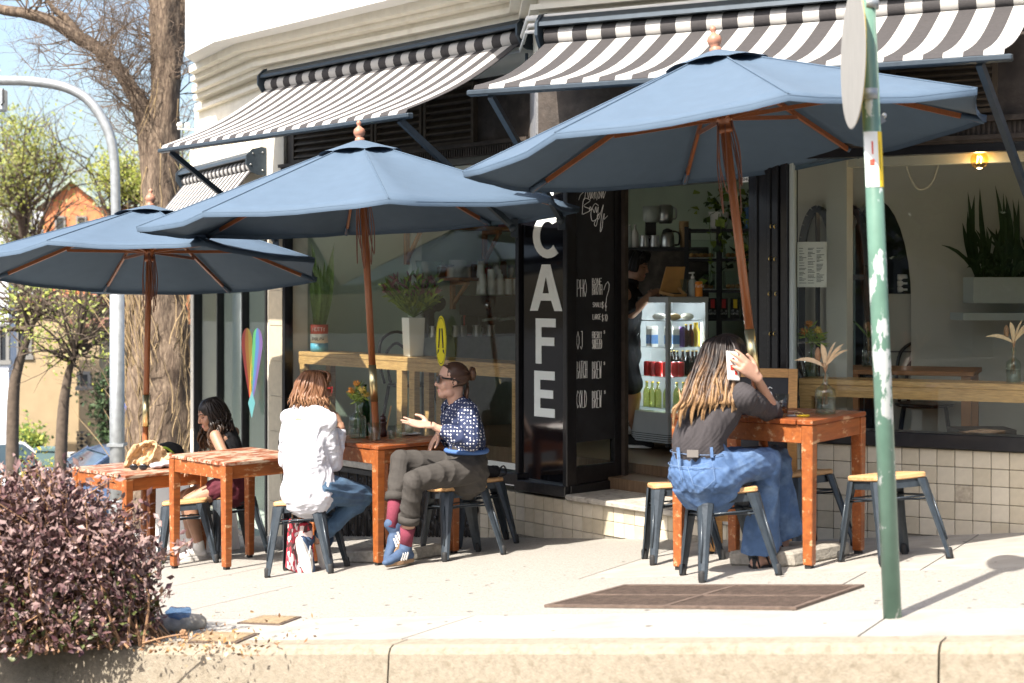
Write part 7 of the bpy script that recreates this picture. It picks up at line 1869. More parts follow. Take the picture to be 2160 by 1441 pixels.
# back bench with the coffee brewers
bb = thing('back_bench', 'black back bench shelf carrying the coffee brewers', 'shelf', P(1400, 530, 13.2))
def WBk(a, o, z): return P(1318, 608, 13.2) + Vector((.99, -.14, 0)) * a + Vector((.14, .99, 0)) * o + Vector((0, 0, z - EYE))
zb = zpx(522, 13.2)
m = MB(); m.slab(WBk, -.1, .72, 0, .4, zb - .03, zb); m.build('bench_top', 'shelf_black', bb); m = MB(); m.slab(WBk, -.1, .72, .02, .38, FZ, zb - .031); m.build('bench_front', 'dark_brown', bb)
def atb(x): return WBk((x - 1318) / FPX * 13.2, .12, zb + .001)
c = atb(1380); t = thing('coffee_brewer', 'black and steel filter coffee brewer on the back bench', 'coffee brewer', c)
m = MB(); m.box(c + Vector((0, .05, .01)), (.17, .2, .02)); m.box(c + Vector((-.03, .09, .16)), (.09, .09, .28)); m.build('brewer_body', 'shelf_black', t); m = MB(); m.lathe([(.05, .22), (.075, .24), (.08, .36)], 18, c=c + Vector((-.03, 0, 0))); m.build('tank', 'frame_grey', t); m = MB(); m.lathe([(.055, .21), (.07, .25), (.07, .36), (.05, .375)], 18, c=c + Vector((.09, 0, 0))); m.tube(curve([c + Vector((.155, -.0, .35)), c + Vector((.185, -.0, .33)), c + Vector((.18, 0, .26)), c + Vector((.15, 0, .25))], 4), .009, 6); m.build('thermos', 'steel', t)
c = atb(1405); t = thing('coffee_thermos', 'steel coffee thermos standing before the brewer', 'thermos', c + Vector((0, -.05, 0))); c = c + Vector((0, -.06, 0)); m = MB(); m.lathe([(.06, 0), (.062, .01), (.058, .10), (.045, .13)], 18, c=c); m.build('thermos_body', 'steel', t); m = MB(); m.lathe([(.046, .131), (.04, .15), (.012, .165)], 16, c=c); m.tube(curve([c + Vector((.045, 0, .14)), c + Vector((.10, 0, .12)), c + Vector((.10, 0, .03)), c + Vector((.06, 0, .02))], 4), .009, 6); m.build('thermos_handle', 'shelf_black', t)
for x, lb in ((1356, 'steel milk jug left of the brewer on the back bench'), (1378, 'smaller steel milk jug beside the thermos on the back bench')): o = bpy.data.objects.new('milk_jug', jug_me); COL.objects.link(o); o.location = atb(x) + Vector((0, -.07, 0)); tag(o, lb, 'jug', 'steel milk jugs on the back bench')
for x, lb in ((1325, 'clear syrup bottle nearest the door edge on the back bench'), (1337, 'clear syrup bottle with a red label on the back bench')): can(atb(x) + Vector((0, -.03, 0)), .033, .20, 'frame_grey' if x < 1330 else 'box_white', lb, 'bottle', 'syrup bottles on the back bench', 'syrup_bottle', 'ceramic', True)
M('kraft', (.45, .29, .15), .7)
c = atb(1441)
t = thing('cup_stack', 'stack of brown kraft cups on the back bench', 'cups', c)
for k in range(7): m = MB(); m.lathe([(.034, .02 * k), (.042, .02 * k + .10), (.044, .02 * k + .103), (.044, .02 * k + .108)], 14, c=c); m.build('kraft_cup', 'kraft', t)
# shelving rack
sy = 12.75
rk = thing('storage_rack', 'black steel shelving rack behind the doorway', 'shelving', P(1545, 900, sy))
def WK(a, o, z): return P(1446, 608, sy + .12) + Vector((.985, -.17, 0)) * a + Vector((.17, .985, 0)) * o + Vector((0, 0, z - EYE))
def ak(x): return (x - 1446) / FPX * sy / .95
shz = [zpx(y, sy) for y in (482, 545, 612, 672, 740, 800)]
for x in (1448, 1512, 1592):
    for o_ in (0, .36): m = MB(); m.slab(WK, ak(x) - .018, ak(x) + .018, o_, o_ + .018, FZ, shz[0] + .02); m.build('rack_post', 'shelf_black', rk)
for z in shz: m = MB(); m.slab(WK, ak(1446), ak(1600), .019, .35, z - .022, z); m.build('rack_shelf', 'shelf_black', rk)
def onk(x, k, o=.08): return WK(ak(x), o, shz[k] + .001)
c = onk(1512, 0, .12); t = thing('trailing_plant', 'white pot of trailing green pothos on top of the rack', 'pot plant', c)
m = MB(); m.lathe([(.06, 0), (.075, .03), (.09, .14), (.094, .145)], 22, c=c); m.build('pot', 'ceramic', t)
rr = random.Random(8); cen = []; vn = MB()
for k in range(90):
    v = Vector((rr.gauss(.12, .12), rr.gauss(-.02, .07), abs(rr.gauss(.1, .06)))); cen.append(c + Vector((0, 0, .12)) + v)
for k in range(9):
    x0 = rr.uniform(-.15, .28); L_ = rr.uniform(.1, .5); p0 = c + Vector((x0 * .5, -.08, .14)); pts = curve([p0, c + Vector((x0, -.10, .08)), c + Vector((x0 + .02, -.10, -L_ * .5)), c + Vector((x0 + rr.uniform(-.04, .05), -.10, -L_))], 5); vn.tube(pts, .003, 4)
    cen += [p + Vector((rr.uniform(-.02, .02), rr.uniform(-.02, .01), 0)) for p in pts[4:]]
vn.build('vine', 'leaf_green', t); leaf_mesh('leaves', cen, .075, .055, ['leaf_green', 'leaf_lime', 'leaf_dark'], t, 3, up=-.2)
for i, x in enumerate((1569, 1577, 1585)): c = onk(x, 0, .06); one('book', ('carton_blue', 'box_white', 'carton_blue')[i], lambda m: m.box(c + Vector((0, .05, .09)), (.026, .13, .18)), ('blue book at the right end of the rack top, leftmost', 'white book between two blue books on the rack', 'blue book against the door post on the rack')[i], 'book', 'books on the rack')
for x, k, lb in ((1478, 1, 'clear pastry case on the upper left of the rack'), (1552, 1, 'clear pastry case on the upper right of the rack'), (1552, 2, 'clear case of cookies on the lower right of the rack'), (1478, 2, 'clear case of buns on the lower left of the rack')):
    c = onk(x, k, .10); t = thing('pastry_case', lb, 'pastry case', c, group='pastry cases on the rack'); m = MB(); m.box(c + Vector((0, .08, .085)), (.22, .18, .15)); m.build('case_cover', 'clear_glass', t); m = MB(); m.box(c + Vector((0, .08, .005)), (.23, .2, .009)); m.build('case_base', 'box_white', t)
    for j in range(5): m = MB(); m.ball(c + Vector((-.08 + .04 * j, .05 + .03 * (j % 2), .030)), (.026, .03, .02), 8, 6); m.build('pastry', 'easel_wood', t)
for i, x in enumerate((1500, 1522, 1545, 1567, 1588)):
    c = onk(x, 3, .03); t = thing('coffee_bag', 'black coffee bag in the row on the rack, ' + ('far left', 'second from left', 'middle', 'second from right', 'far right')[i], 'coffee bag', c, group='black coffee bags on the rack')
    m = MB(); m.hexa([c + Vector((x_, y_, z)) for z, d in ((0, .03), (.17, .012)) for x_, y_ in ((-.037, 0), (.037, 0), (.037, d), (-.037, d))]); m.build('bag', 'bag_black', t)
    m = MB(); m.hexa([c + Vector((x_, y_, z)) for z in (.085, .16) for x_, y_ in ((-.015, -.003), (.018, -.003), (.018, .001), (-.015, .001))]); m.build('bag_label', ('can_red', 'can_red', 'sticker_yellow', 'box_pink', 'box_pink')[i], t)
    m = MB(); lettering(m, 'ST. ALI', lambda u, v, d: c + Vector((-.03 + u, -.003 - d, v)), 0, .055, .016, .009, .003, .0012); lettering(m, 'COFFEE', lambda u, v, d: c + Vector((-.033 + u, -.003 - d, v)), 0, .03, .016, .008, .003, .0012); m.build('bag_lettering', 'chalk', t)

# ================================================================== IN THE RIGHT WINDOW
s0_, s1_ = tR(1678, .0), tR(1740, .0); 
def WM(a, o, z): return WR(a, -.036 + o, z)
mz0, mz1 = zpx(606, 9.05), zpx(510, 9.05)
M('menu_paper', (.60, .58, .52), .8)
mp_ = thing('menu_sheet', 'printed paper menu taped inside the narrow left part of the right window', 'menu', WM((s0_ + s1_) / 2, 0, mz0)); m = MB(); m.slab(WM, s0_, s1_, -.002, .0, mz0, mz1); sh_p = m.build('paper', 'menu_paper', mp_)
rr = random.Random(3); m = MB(); M('ink', (.12, .12, .12), .8)
for c_i in range(3):
    z = mz1 - .04
    while z > mz0 + .02:
        a0 = s0_ + .012 + c_i * (s1_ - s0_ - .02) / 3; m.slab(WM, a0, a0 + (s1_ - s0_) / 3 * rr.uniform(.3, .8), .0003, .0008, z, z + .0035); z -= rr.choice((.008, .008, .016))
tag(m.build('print_line', 'ink', sh_p), kind='stuff')
def onb(x, o): t_ = tR(x, o); return WR(t_, o, .956)
bottle_vase('bottle vase of orange flowers on the right window bench beside the post', onb(1712, -.22), .042, .20, 'flower', 4)
bottle_vase('bottle vase with pale dried leaves at the right edge of the window', onb(2138, -.22), .042, .20, 'dry', 6)
it = P(1915, 790, 10.2); iz = FZ + .74
itb = thing('cafe_table', 'dark timber table inside the right window', 'table', (it.x, it.y, FZ))
def WI(a, o, z): return Vector((it.x, it.y, 0)) + Vector((.93, -.37, 0)) * a + Vector((.37, .93, 0)) * o + Vector((0, 0, z))
m = MB(); m.slab(WI, -.45, .45, -.30, .35, iz - .03, iz); m.build('table_top', 'shelf_wood', itb, bevel=.004)
for a in (-.40, .40):
    for o_ in (-.25, .30): m = MB(); m.slab(WI, a - .03, a + .03, o_ - .03, o_ + .03, FZ, iz - .031); m.build('leg', 'shelf_wood', itb)
bottle_vase('bottle vase with a banksia on the table inside the right window', WI(-.27, .05, iz + .001), .042, .20, 'banksia', 5)
def bentwood(label, c, ang):
    q = rotz(ang).to_matrix(); B = lambda x, y, z: Vector((c.x, c.y, FZ)) + q @ Vector((x, y, z)); t = thing('bentwood_chair', label, 'chair', (c.x, c.y, FZ), group='black bentwood chairs inside')
    m = MB(); m.lathe([(.19, .44), (.205, .45), (.205, .465), (.18, .47)], 22, M4=Matrix.Translation((c.x, c.y, FZ))); m.build('seat', 'black_paint', t)
    for r_, h_, nm in ((.19, .90, 'outer_hoop'), (.12, .80, 'inner_hoop')): m = MB(); m.tube(curve([B(-r_ * .9, .17, .46), B(-r_, .22, .65), B(-r_ * .8, .25, h_ - .07), B(0, .26, h_), B(r_ * .8, .25, h_ - .07), B(r_, .22, .65), B(r_ * .9, .17, .46)], 6), .013, 8); m.build(nm, 'black_paint', t)
    for x, y in ((-1, -1), (1, -1), (1, 1), (-1, 1)): m = MB(); m.tube([B(.14 * x, .14 * y, .45), B(.20 * x, .20 * y, 0)], [.016, .012], 8); m.build('leg', 'black_paint', t)
bentwood('black bentwood chair behind the table inside the right window', P(1950, 800, 10.75), -.25)
bentwood('black bentwood chair left of the table inside, mostly hidden', P(1760, 800, 10.0), 1.6)
bentwood('black bentwood chair inside the left window below the bench', P(868, 850, 13.0), .6)
bl = P(2066, 338, 8.86)
t = thing('pendant_bulb', 'glowing amber filament bulb hanging inside the right window', 'light bulb', bl)
M('filament', (1, .55, .12), .5, emit=30); glass_mat('amber_glass', (.95, .75, .45), 1.0)
m = MB(); m.ball(bl, .052, 20, 14); m.build('bulb', 'amber_glass', t)
for dx in (-.010, .006): m = MB(); m.tube([bl + Vector((dx, 0, .025)), bl + Vector((dx * 1.6, 0, -.018)), bl + Vector((dx + .008, 0, .02))], .003, 5); m.build('filament', 'filament', t)
m = MB(); m.lathe([(.018, .05), (.018, .09)], 12, c=bl); m.tube([bl + Vector((0, 0, .09)), Vector((bl.x, bl.y, 2.62))], .004, 5); m.build('cord', 'gold', t)
ll = bpy.data.lights.new('bulb_light', 'POINT'); ll.energy = 1.6; ll.color = (1, .72, .4); ll.shadow_soft_size = .03; lo_ = bpy.data.objects.new('bulb_light', ll); COL.objects.link(lo_); lo_.location = bl + Vector((.0, .0, -.06))
one('cable_loop', 'room_white', lambda m: m.tube(curve([P(1910, 322, 9.6), P(1914, 360, 9.6), P(1935, 398, 9.6), P(1962, 390, 9.6), P(1978, 350, 9.6), P(1981, 320, 9.6)], 6), .007, 6), 'pale cable hanging in a loop inside the right window', 'cable')
plz = P(2105, 640, 10.4); t = thing('planter_box', 'pale planter box of tall snake plants inside at right', 'planter', plz)
m = MB(); m.box(plz + Vector((.1, .1, .09)), (.55, .24, .18)); m.build('box', 'frame_grey', t, bevel=.004)
m = MB(); snake(m, plz + Vector((.05, .1, .17)), 16, .62, 12, .2); m.build('snake_plant', 'leaf_dark', t, fix=False)
rr = random.Random(31); m = MB()
for k in range(70): a_ = plz + Vector((rr.uniform(-.14, .3), .08, .17)); sprig_leaf(m, a_, a_ + Vector((rr.gauss(-.03, .13), rr.gauss(-.05, .06), rr.uniform(.0, .36))), .016, (0, 0, .05))
m.build('leaves', 'leaf_dark', t, fix=False)
m = MB(); m.box(P(2085, 668, 10.4) + Vector((.12, .1, .0)), (.62, .3, .05)); m.build('ledge', 'frame_grey', t)
wc = P(1896, 620, 11.2); t = thing('white_cabinet', 'white cabinet in the archway under the receipt printer', 'cabinet', (wc.x, wc.y, FZ)); m = MB(); m.box((wc.x, wc.y, (FZ + wc.z) / 2), (.24, .3, wc.z - FZ)); m.build('cabinet_body', 'room_white', t); m = MB(); m.box((wc.x, wc.y - .152, wc.z - .42), (.22, .004, .012)); m.build('drawer_gap', 'ink', t)
pr = P(1906, 612, 11.15); pr.z = wc.z + .002; t = thing('receipt_printer', 'black receipt printer with curling paper on the white cabinet', 'printer', pr); m = MB(); m.box(pr + Vector((.02, 0, .06)), (.10, .14, .12)); m.build('printer_body', 'shelf_black', t, bevel=.01)
for k in range(3): m = MB(); m.tube([pr + Vector((-.055, -.05, .03 + .045 * k)), pr + Vector((.01, -.05, .03 + .045 * k))], .022, 12); m.build('paper_curl', 'box_white', t)
ls = P(2070, 930, 9.6); t = thing('low_stool', 'low dark timber stool inside the right window', 'stool', (ls.x, ls.y, FZ)); sz_ = P(2070, 908, 9.6).z
m = MB(); m.box((ls.x, ls.y, sz_), (.36, .26, .03)); m.build('seat', 'dark_brown', t)
for x in (-.14, .14): m = MB(); m.bar((ls.x + x, ls.y - .08, sz_ - .016), (ls.x + x * 1.15, ls.y - .1, FZ), .035); m.build('leg', 'dark_brown', t); m = MB(); m.bar((ls.x + x, ls.y + .08, sz_ - .016), (ls.x + x * 1.15, ls.y + .1, FZ), .035); m.build('leg', 'dark_brown', t)
# ================================================================== VEGETATION AND BACKGROUND
M('bark', (.115, .082, .058), .95, n=.4, ns=5, stretch=(6, 6, 1.2), bump=1.0, bs=14, col2=(.24, .18, .125), lo=.45, hi=.65)
M('bark_dark', (.10, .075, .055), .95, n=.3, ns=6, bump=.6, bs=20)
M('twig', (.17, .125, .09), .9)
M('vine_straw', (.27, .195, .105), .9, n=.25, ns=9)
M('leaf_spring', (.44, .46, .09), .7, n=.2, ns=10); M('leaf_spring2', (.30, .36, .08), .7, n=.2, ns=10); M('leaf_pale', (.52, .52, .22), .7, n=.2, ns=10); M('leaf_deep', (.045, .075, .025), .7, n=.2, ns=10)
for k_, c_ in (('leaf_spring', (.5, .54, .12, 1)), ('leaf_spring2', (.36, .44, .10, 1)), ('leaf_pale', (.6, .6, .28, 1))): cloth_translucent(MATS[k_], c_, .45)
def branch(tw, rr, p, d, L_, r, depth, bend=.25, kids=3, grav=0.0, seg=4, sink=None):
    """a limb of tapered pieces that carries finer ones; returns nothing, collects tips"""
    n = 5; pts = [p]; dd_ = d.normalized()
    for i in range(n):
        dd_ = (dd_ + Vector((rr.gauss(0, bend), rr.gauss(0, bend), rr.gauss(0, bend) + grav)) * .5).normalized(); pts.append(pts[-1] + dd_ * L_ / n)
    tw.tube(pts, [r * (1 - .75 * i / n) for i in range(n + 1)], seg, cap=False)
    if sink is not None: sink.extend(pts[2:])
    if depth > 0:
        for k in range(kids):
            i = rr.randint(1, n); t = (pts[i] - pts[i - 1]).normalized(); o = t.cross(Vector((rr.gauss(0, 1), rr.gauss(0, 1), rr.gauss(0, 1)))).normalized()
            branch(tw, rr, pts[i], t * .6 + o * .8 + Vector((0, 0, .15)), L_ * rr.uniform(.45, .7), r * .5, depth - 1, bend, kids, grav, 4 if depth > 1 else 3, sink)
# --- the big tree beside the building
TY = 18.5; rr = random.Random(21)
Q = lambda x, y, dy=0: P(x, y, TY + dy)
tb0 = Q(338, 1080); 
tr = thing('tree', 'big rough-barked tree with bare twigs and straw vines beside the building', 'tree', (tb0.x, tb0.y, gz(tb0.x, tb0.y)))
def rough_tube(name, pts, rad, mat, seg=22, n=6, amp=.07, seed=0):
    q = cr([(*p, r) for p, r in zip(pts, rad)], n); rs = random.Random(seed); m = MB(); ph = [rs.uniform(0, 6.28) for _ in range(12)]
    ce = [Vector(k[:3]) for k in q]; V = []
    for i, c in enumerate(ce):
        t = (ce[min(i + 1, len(ce) - 1)] - ce[max(i - 1, 0)]).normalized(); x = t.cross(Vector((0, 1, 0))).normalized(); y = t.cross(x)
        for k in range(seg):
            a = 2 * math.pi * k / seg; f = 1 + amp * (math.sin(3 * a + ph[0] + i * .21) + .7 * math.sin(5 * a + ph[1] - i * .33) + .6 * math.sin(8 * a + ph[2] + i * .6) + .5 * rs.gauss(0, .6))
            V.append(c + (x * math.cos(a) + y * math.sin(a)) * q[i][3] * f)
    L_ = len(ce); m.add(V, [(i * seg + k, i * seg + (k + 1) % seg, (i + 1) * seg + (k + 1) % seg, (i + 1) * seg + k) for i in range(L_ - 1) for k in range(seg)], 0, True)
    return m.build(name, mat, tr)
rough_tube('trunk', [Q(340, 1120), Q(340, 980), Q(340, 800), Q(338, 620), Q(338, 450), Q(344, 300), Q(352, 150), Q(352, 40), Q(350, -80), Q(352, -300)], [.50, .46, .40, .335, .225, .19, .17, .215, .20, .15], 'bark', 30, 10, .085, 3)
rough_tube('limb', [Q(335, 460), Q(318, 330), Q(300, 235), Q(262, 165), Q(215, 110), Q(168, 80), Q(110, 45), Q(50, 28), Q(0, 20), Q(-70, -5), Q(-150, -20)], [.16, .14, .12, .085, .08, .085, .075, .065, .06, .05, .04], 'bark', 16, 6, .05, 4)
rough_tube('limb', [Q(168, 78), Q(140, 40), Q(110, 15), Q(90, -20)], [.06, .045, .03, .02], 'bark', 10, 5, .05, 5)
rough_tube('limb', [Q(340, 75), Q(370, 40), Q(395, -10), Q(420, -80)], [.12, .10, .08, .06], 'bark', 12, 5, .05, 6)
tw = MB()
def sprout(pts, n, L0, L1, r, depth, up=.5, kids=4, left=0.0):
    for i in range(n):
        j = rr.uniform(0, len(pts) - 1.001); a, b2 = pts[int(j)], pts[int(j) + 1]; p = Vector(a).lerp(Vector(b2), j % 1)
        branch(tw, rr, p, Vector((rr.gauss(left, .7), rr.gauss(0, .6), up + rr.random() * .6)), rr.uniform(L0, L1), r, depth, .32, kids, .02)
sprout([Q(300, 235), Q(262, 165), Q(215, 110), Q(168, 80), Q(110, 45), Q(50, 28)], 52, .45, 1.1, .011, 3, .35)
sprout([Q(300, 235), Q(262, 165), Q(215, 110)], 22, .4, .9, .010, 3, -.15, 4, -.3)
sprout([Q(318, 330), Q(300, 235)], 14, .4, .8, .010, 3, .2, 4, -.5)
sprout([Q(344, 300), Q(352, 150), Q(352, 40)], 36, .4, .95, .010, 3, .3, 3, .1)
sprout([Q(352, 150), Q(352, 40), Q(350, -60)], 30, .5, 1.0, .010, 3, .25, 3, -.5)
tag(tw.build('twig', 'twig', tr, fix=False), kind='stuff')
vn = MB()
for i in range(115):       # straw-coloured suckers against the lower trunk
    u = rr.random(); y0 = rr.uniform(700, 1090); a = rr.choice((-1, -1, 1)) * rr.random() ** .5; rad = .30 + .24 * (y0 - 640) / 450
    xc = 340; p0 = P(xc + a * rad / TY * FPX * 1.05, y0, TY - math.sqrt(max(0, 1 - a * a)) * rad - .05); L_ = rr.uniform(.4, 1.2)
    pts = [p0]; d = Vector((rr.gauss(a * .12, .08), 0, 1))
    for k in range(6): d = d + Vector((rr.gauss(0, .17), rr.gauss(0, .06), 0)); pts.append(pts[-1] + d.normalized() * L_ / 6)
    vn.tube(pts, [.0085 * rr.uniform(.5, 1.2)] * 4 + [.005, .004, .002], 3, cap=False)
for i in range(36):
    y0 = rr.uniform(150, 620); a = rr.uniform(-1, 1); rad = .19 + .12 * (y0 - 150) / 470; p0 = P(345 + a * rad / TY * FPX, y0, TY - math.sqrt(max(0, 1 - a * a)) * rad - .03); pts = [p0]; d = Vector((rr.gauss(0, .15), 0, -1)); L_ = rr.uniform(.3, .9)
    for k in range(5): d = d + Vector((rr.gauss(0, .15), rr.gauss(0, .06), 0)); pts.append(pts[-1] + d.normalized() * L_ / 5)
    vn.tube(pts, [.008, .008, .007, .006, .005, .003], 3, cap=False)
for i in range(60):
    y0 = rr.uniform(560, 1050); x0 = rr.choice((rr.uniform(255, 300), rr.uniform(385, 415))); p0 = P(x0, y0, TY - .2); pts = [p0]; d = Vector((rr.gauss(-.1 if x0 < 300 else .1, .2), 0, .9)); L_ = rr.uniform(.5, 1.3)
    for k in range(6): d = d + Vector((rr.gauss(0, .16), rr.gauss(0, .06), 0)); pts.append(pts[-1] + d.normalized() * L_ / 6)
    vn.tube(pts, [.009, .009, .008, .007, .005, .004, .002], 3, cap=False)
tag(vn.build('vine', 'vine_straw', tr, fix=False), kind='stuff')
# --- airy spring trees behind
def crown_points(rr, blobs, n, shell=.55):
    out = []
    w = [b[1][0] * b[1][1] * b[1][2] for b in blobs]
    clumps = []
    for k in range(n // 28):
        c, r = rr.choices(blobs, w)[0]; v = Vector((rr.gauss(0, 1), rr.gauss(0, 1), rr.gauss(0, 1))).normalized() * (rr.random() ** shell)
        clumps.append((Vector((c[0] + v.x * r[0], c[1] + v.y * r[1], c[2] + v.z * r[2])), min(r) * rr.uniform(.12, .34)))
    for k in range(n):
        c, s = rr.choice(clumps); out.append(c + Vector((rr.gauss(0, s), rr.gauss(0, s), rr.gauss(0, s * .8))))
    return out
def leafy_tree(label, px, Y, blobs_px, n, leaf, mats, seed, trunk_r=.14, group='spring trees behind the big tree', trunk_pts=None, twigs=40, trunk_mat='bark_dark'):
    rr = random.Random(seed); base = Vector(((px - 1080) / FPX * Y, Y, 0)); base.z = gz(base.x, Y) - .17
    t = thing('tree', label, 'tree', base, group=group)
    k = Y / FPX; blobs = [(tuple(P(x, y, Y + dy)), (rx * k, rd, ry * k)) for x, y, rx, ry, dy, rd in blobs_px]
    tw = MB(); sk = []
    tp = trunk_pts or [base, Vector((base.x, Y, (base.z + blobs[0][0][2]) / 2)), Vector(blobs[0][0])]
    tw.tube(curve(tp, 5), [trunk_r * (1 - .7 * i / (5 * (len(tp) - 1))) for i in range(5 * (len(tp) - 1) + 1)], 9); tw.build('trunk', trunk_mat, t)
    tw = MB()
    top = Vector(tp[-1]); mid = Vector(tp[-2])
    for i in range(twigs):
        p = mid.lerp(top, rr.random()); c, r = rr.choice(blobs); q = Vector(c) + Vector((rr.uniform(-1, 1) * r[0], rr.uniform(-1, 1) * r[1], rr.uniform(-.8, 1) * r[2])) * .8
        branch(tw, rr, p, q - p, (q - p).length * rr.uniform(.7, 1.1), trunk_r * .28, 2, .2, 3, 0, 4, sk)
    tag(tw.build('twig', trunk_mat, t, fix=False), kind='stuff')
    pts = crown_points(rr, blobs, n)
    if sk: pts += [rr.choice(sk) + Vector((rr.gauss(0, .2), rr.gauss(0, .2), rr.gauss(0, .2))) for _ in range(n // 3)]
    leaf_mesh('crown', pts, leaf, leaf * .55, mats, t, seed)
    return t
leafy_tree('pale yellow-green tree at the far left edge behind the lamp arm', 60, 46, [(40, 330, 75, 90, 0, 1.6), (110, 350, 60, 60, 1, 1.4), (10, 410, 60, 60, 0, 1.6), (20, 260, 40, 50, 1, 1)], 3900, .105, ['leaf_pale', 'leaf_spring', 'leaf_spring2'], 1, .2)
leafy_tree('bright lime-green tree between the lamp and the big trunk', 250, 42, [(250, 360, 60, 55, 0, 1.3), (300, 375, 45, 45, 0, 1.2), (390, 390, 40, 70, 2, 1.1), (420, 350, 30, 60, 2, 1)], 3600, .105, ['leaf_spring', 'leaf_spring', 'leaf_spring2', 'leaf_pale'], 2, .2)
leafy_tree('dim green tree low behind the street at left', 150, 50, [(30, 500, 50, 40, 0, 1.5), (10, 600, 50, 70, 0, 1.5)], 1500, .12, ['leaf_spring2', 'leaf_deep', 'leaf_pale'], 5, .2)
# --- small bare street trees coming into leaf
def street_tree(label, pts_px, Y, seed, r, blobs, n):
    pts = [P(x, y, Y) for x, y in pts_px]; base = pts[0]; base.z = gz(base.x, Y) - .17
    leafy_tree(label, pts_px[0][0], Y, blobs, n, .075, ['leaf_spring', 'leaf_pale', 'leaf_spring2'], seed, r, 'bare street trees coming into leaf', [base] + pts[1:], 34)
street_tree('dark thin-trunked street tree curving up at the left edge', [(25, 930), (28, 850), (40, 770), (62, 700), (80, 640)], 25, 11, .12, [(70, 590, 120, 60, 0, 1.2), (10, 640, 80, 90, 0, 1), (140, 650, 80, 70, 0, 1)], 420)
street_tree('dark thin-trunked street tree just left of the lamp post', [(122, 955), (132, 890), (140, 815), (150, 770), (170, 730)], 24, 12, .11, [(190, 680, 100, 80, 0, 1.2), (110, 680, 90, 90, 0, 1.1), (215, 620, 60, 60, 0, 1), (205, 770, 60, 60, 0, .8)], 620)
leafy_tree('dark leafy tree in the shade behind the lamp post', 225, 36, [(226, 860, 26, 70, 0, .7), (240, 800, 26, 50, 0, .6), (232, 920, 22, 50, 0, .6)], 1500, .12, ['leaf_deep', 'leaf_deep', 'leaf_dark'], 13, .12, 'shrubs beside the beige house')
leafy_tree('small bright green shrub behind the white car', 62, 33, [(65, 925, 26, 26, 0, .5), (80, 940, 18, 20, 0, .4)], 700, .10, ['leaf_spring2', 'leaf_spring', 'leaf_green'], 14, .05, 'shrubs beside the beige house', None, 10)
leafy_tree('low yellow flowering shrub between the parked cars', 95, 27, [(95, 1000, 32, 14, 0, .5), (60, 1010, 30, 12, 0, .5)], 800, .07, ['sticker_yellow', 'leaf_spring', 'leaf_spring2'], 15, .04, 'shrubs beside the beige house', None, 8)
# --- houses
M('brick_orange', (.55, .21, .09), .85, n=.2, ns=2.5, bump=.3, bs=25, col2=(.42, .15, .07), lo=.48, hi=.65)
M('render_beige', (.36, .275, .165), .9, n=.08, ns=1.2, bump=.15, bs=8, col2=(.30, .23, .14), lo=.5, hi=.75)
M('render_white', (.66, .68, .72), .9, n=.06, ns=1.5)
M('roof_green', (.30, .36, .30), .7); M('roof_tile', (.24, .12, .08), .85, n=.3, ns=6); M('dark_glass', (.03, .035, .04), .1, spec=.6); M('trim_grey', (.20, .195, .18), .8)
def house(label, cat, x0, x1, ytop, Y, depth, mat, roof, wins, yaw=0.0, gable=None):
    a, b2 = P(x0, ytop, Y), P(x1, ytop, Y); z1 = a.z; z0 = gz(a.x, Y) - 1.5
    q = rotz(yaw).to_matrix(); ux_ = q @ Vector((1, 0, 0)); uy_ = q @ Vector((0, 1, 0)); w_ = (b2 - a).length
    W = lambda u, o, z: Vector((a.x, a.y, 0)) + ux_ * u - uy_ * o + Vector((0, 0, z))
    t = thing('house', label, cat, (W(w_ / 2, 0, 0).x, W(w_ / 2, 0, 0).y, z0))
    m = MB(); m.slab(W, 0, w_, -depth, 0, z0, z1); m.build('wall', mat, t)
    if gable:
        zr = z1 + gable; m = MB(); m.add([W(0, 0, z1 + .002), W(w_, 0, z1 + .002), W(w_ / 2, 0, zr), W(0, -depth, z1 + .002), W(w_, -depth, z1 + .002), W(w_ / 2, -depth, zr)], [(0, 1, 2), (5, 4, 3), (0, 3, 4, 1), (0, 2, 5, 3), (1, 4, 5, 2)]); m.build('gable', mat, t)
        m = MB()
        for u0, u1 in ((-.3, w_ / 2), (w_ + .3, w_ / 2)): m.hexa([W(u0, .3, z1 - .1), W(u1, .3, zr + .02), W(u1, -depth, zr + .02), W(u0, -depth, z1 - .1), W(u0, .3, z1 + .05), W(u1, .3, zr + .17), W(u1, -depth, zr + .17), W(u0, -depth, z1 + .05)])
        m.build('roof', roof, t)
    else:
        m = MB(); m.slab(W, -.2, w_ + .2, -depth - .2, .2, z1 + .003, z1 + .2); m.build('roof', roof, t)
    for wx0, wx1, wy0, wy1 in wins:
        k = Y / FPX; u0, u1 = (wx0 - x0) * k, (wx1 - x0) * k; v0, v1 = zpx(wy1, Y), zpx(wy0, Y); fr_ = MB()
        for c0, c1, d0, d1 in ((u0 - .08, u0, v0, v1), (u1, u1 + .08, v0, v1), (u0 - .08, u1 + .08, v1, v1 + .08), (u0 - .12, u1 + .12, v0 - .1, v0)): fr_.slab(W, c0, c1, -.02, .06, d0, d1)
        f = fr_.build('window', 'trim_grey', t); m = MB(); m.slab(W, u0, u1, .003, .012, v0, v1); m.build('pane', 'dark_glass', f)
    return t, W, w_
house('orange brick house with a gable behind the trees', 'house', 92, 215, 440, 62, 8, 'brick_orange', 'roof_green', ((120, 135, 460, 490), (165, 180, 460, 490)), 0, 1.1)
house('long orange brick house with a pale green roof edge behind the lamp', 'house', 216, 450, 436, 60, 8, 'brick_orange', 'roof_green', ((262, 285, 465, 500), (330, 352, 465, 500), (395, 412, 470, 510)))
hb, WB_, wb_ = house('tall plain beige rendered house behind the parked cars', 'house', 18, 166, 640, 40, 9, 'render_beige', 'roof_tile', ((40, 62, 700, 750),))
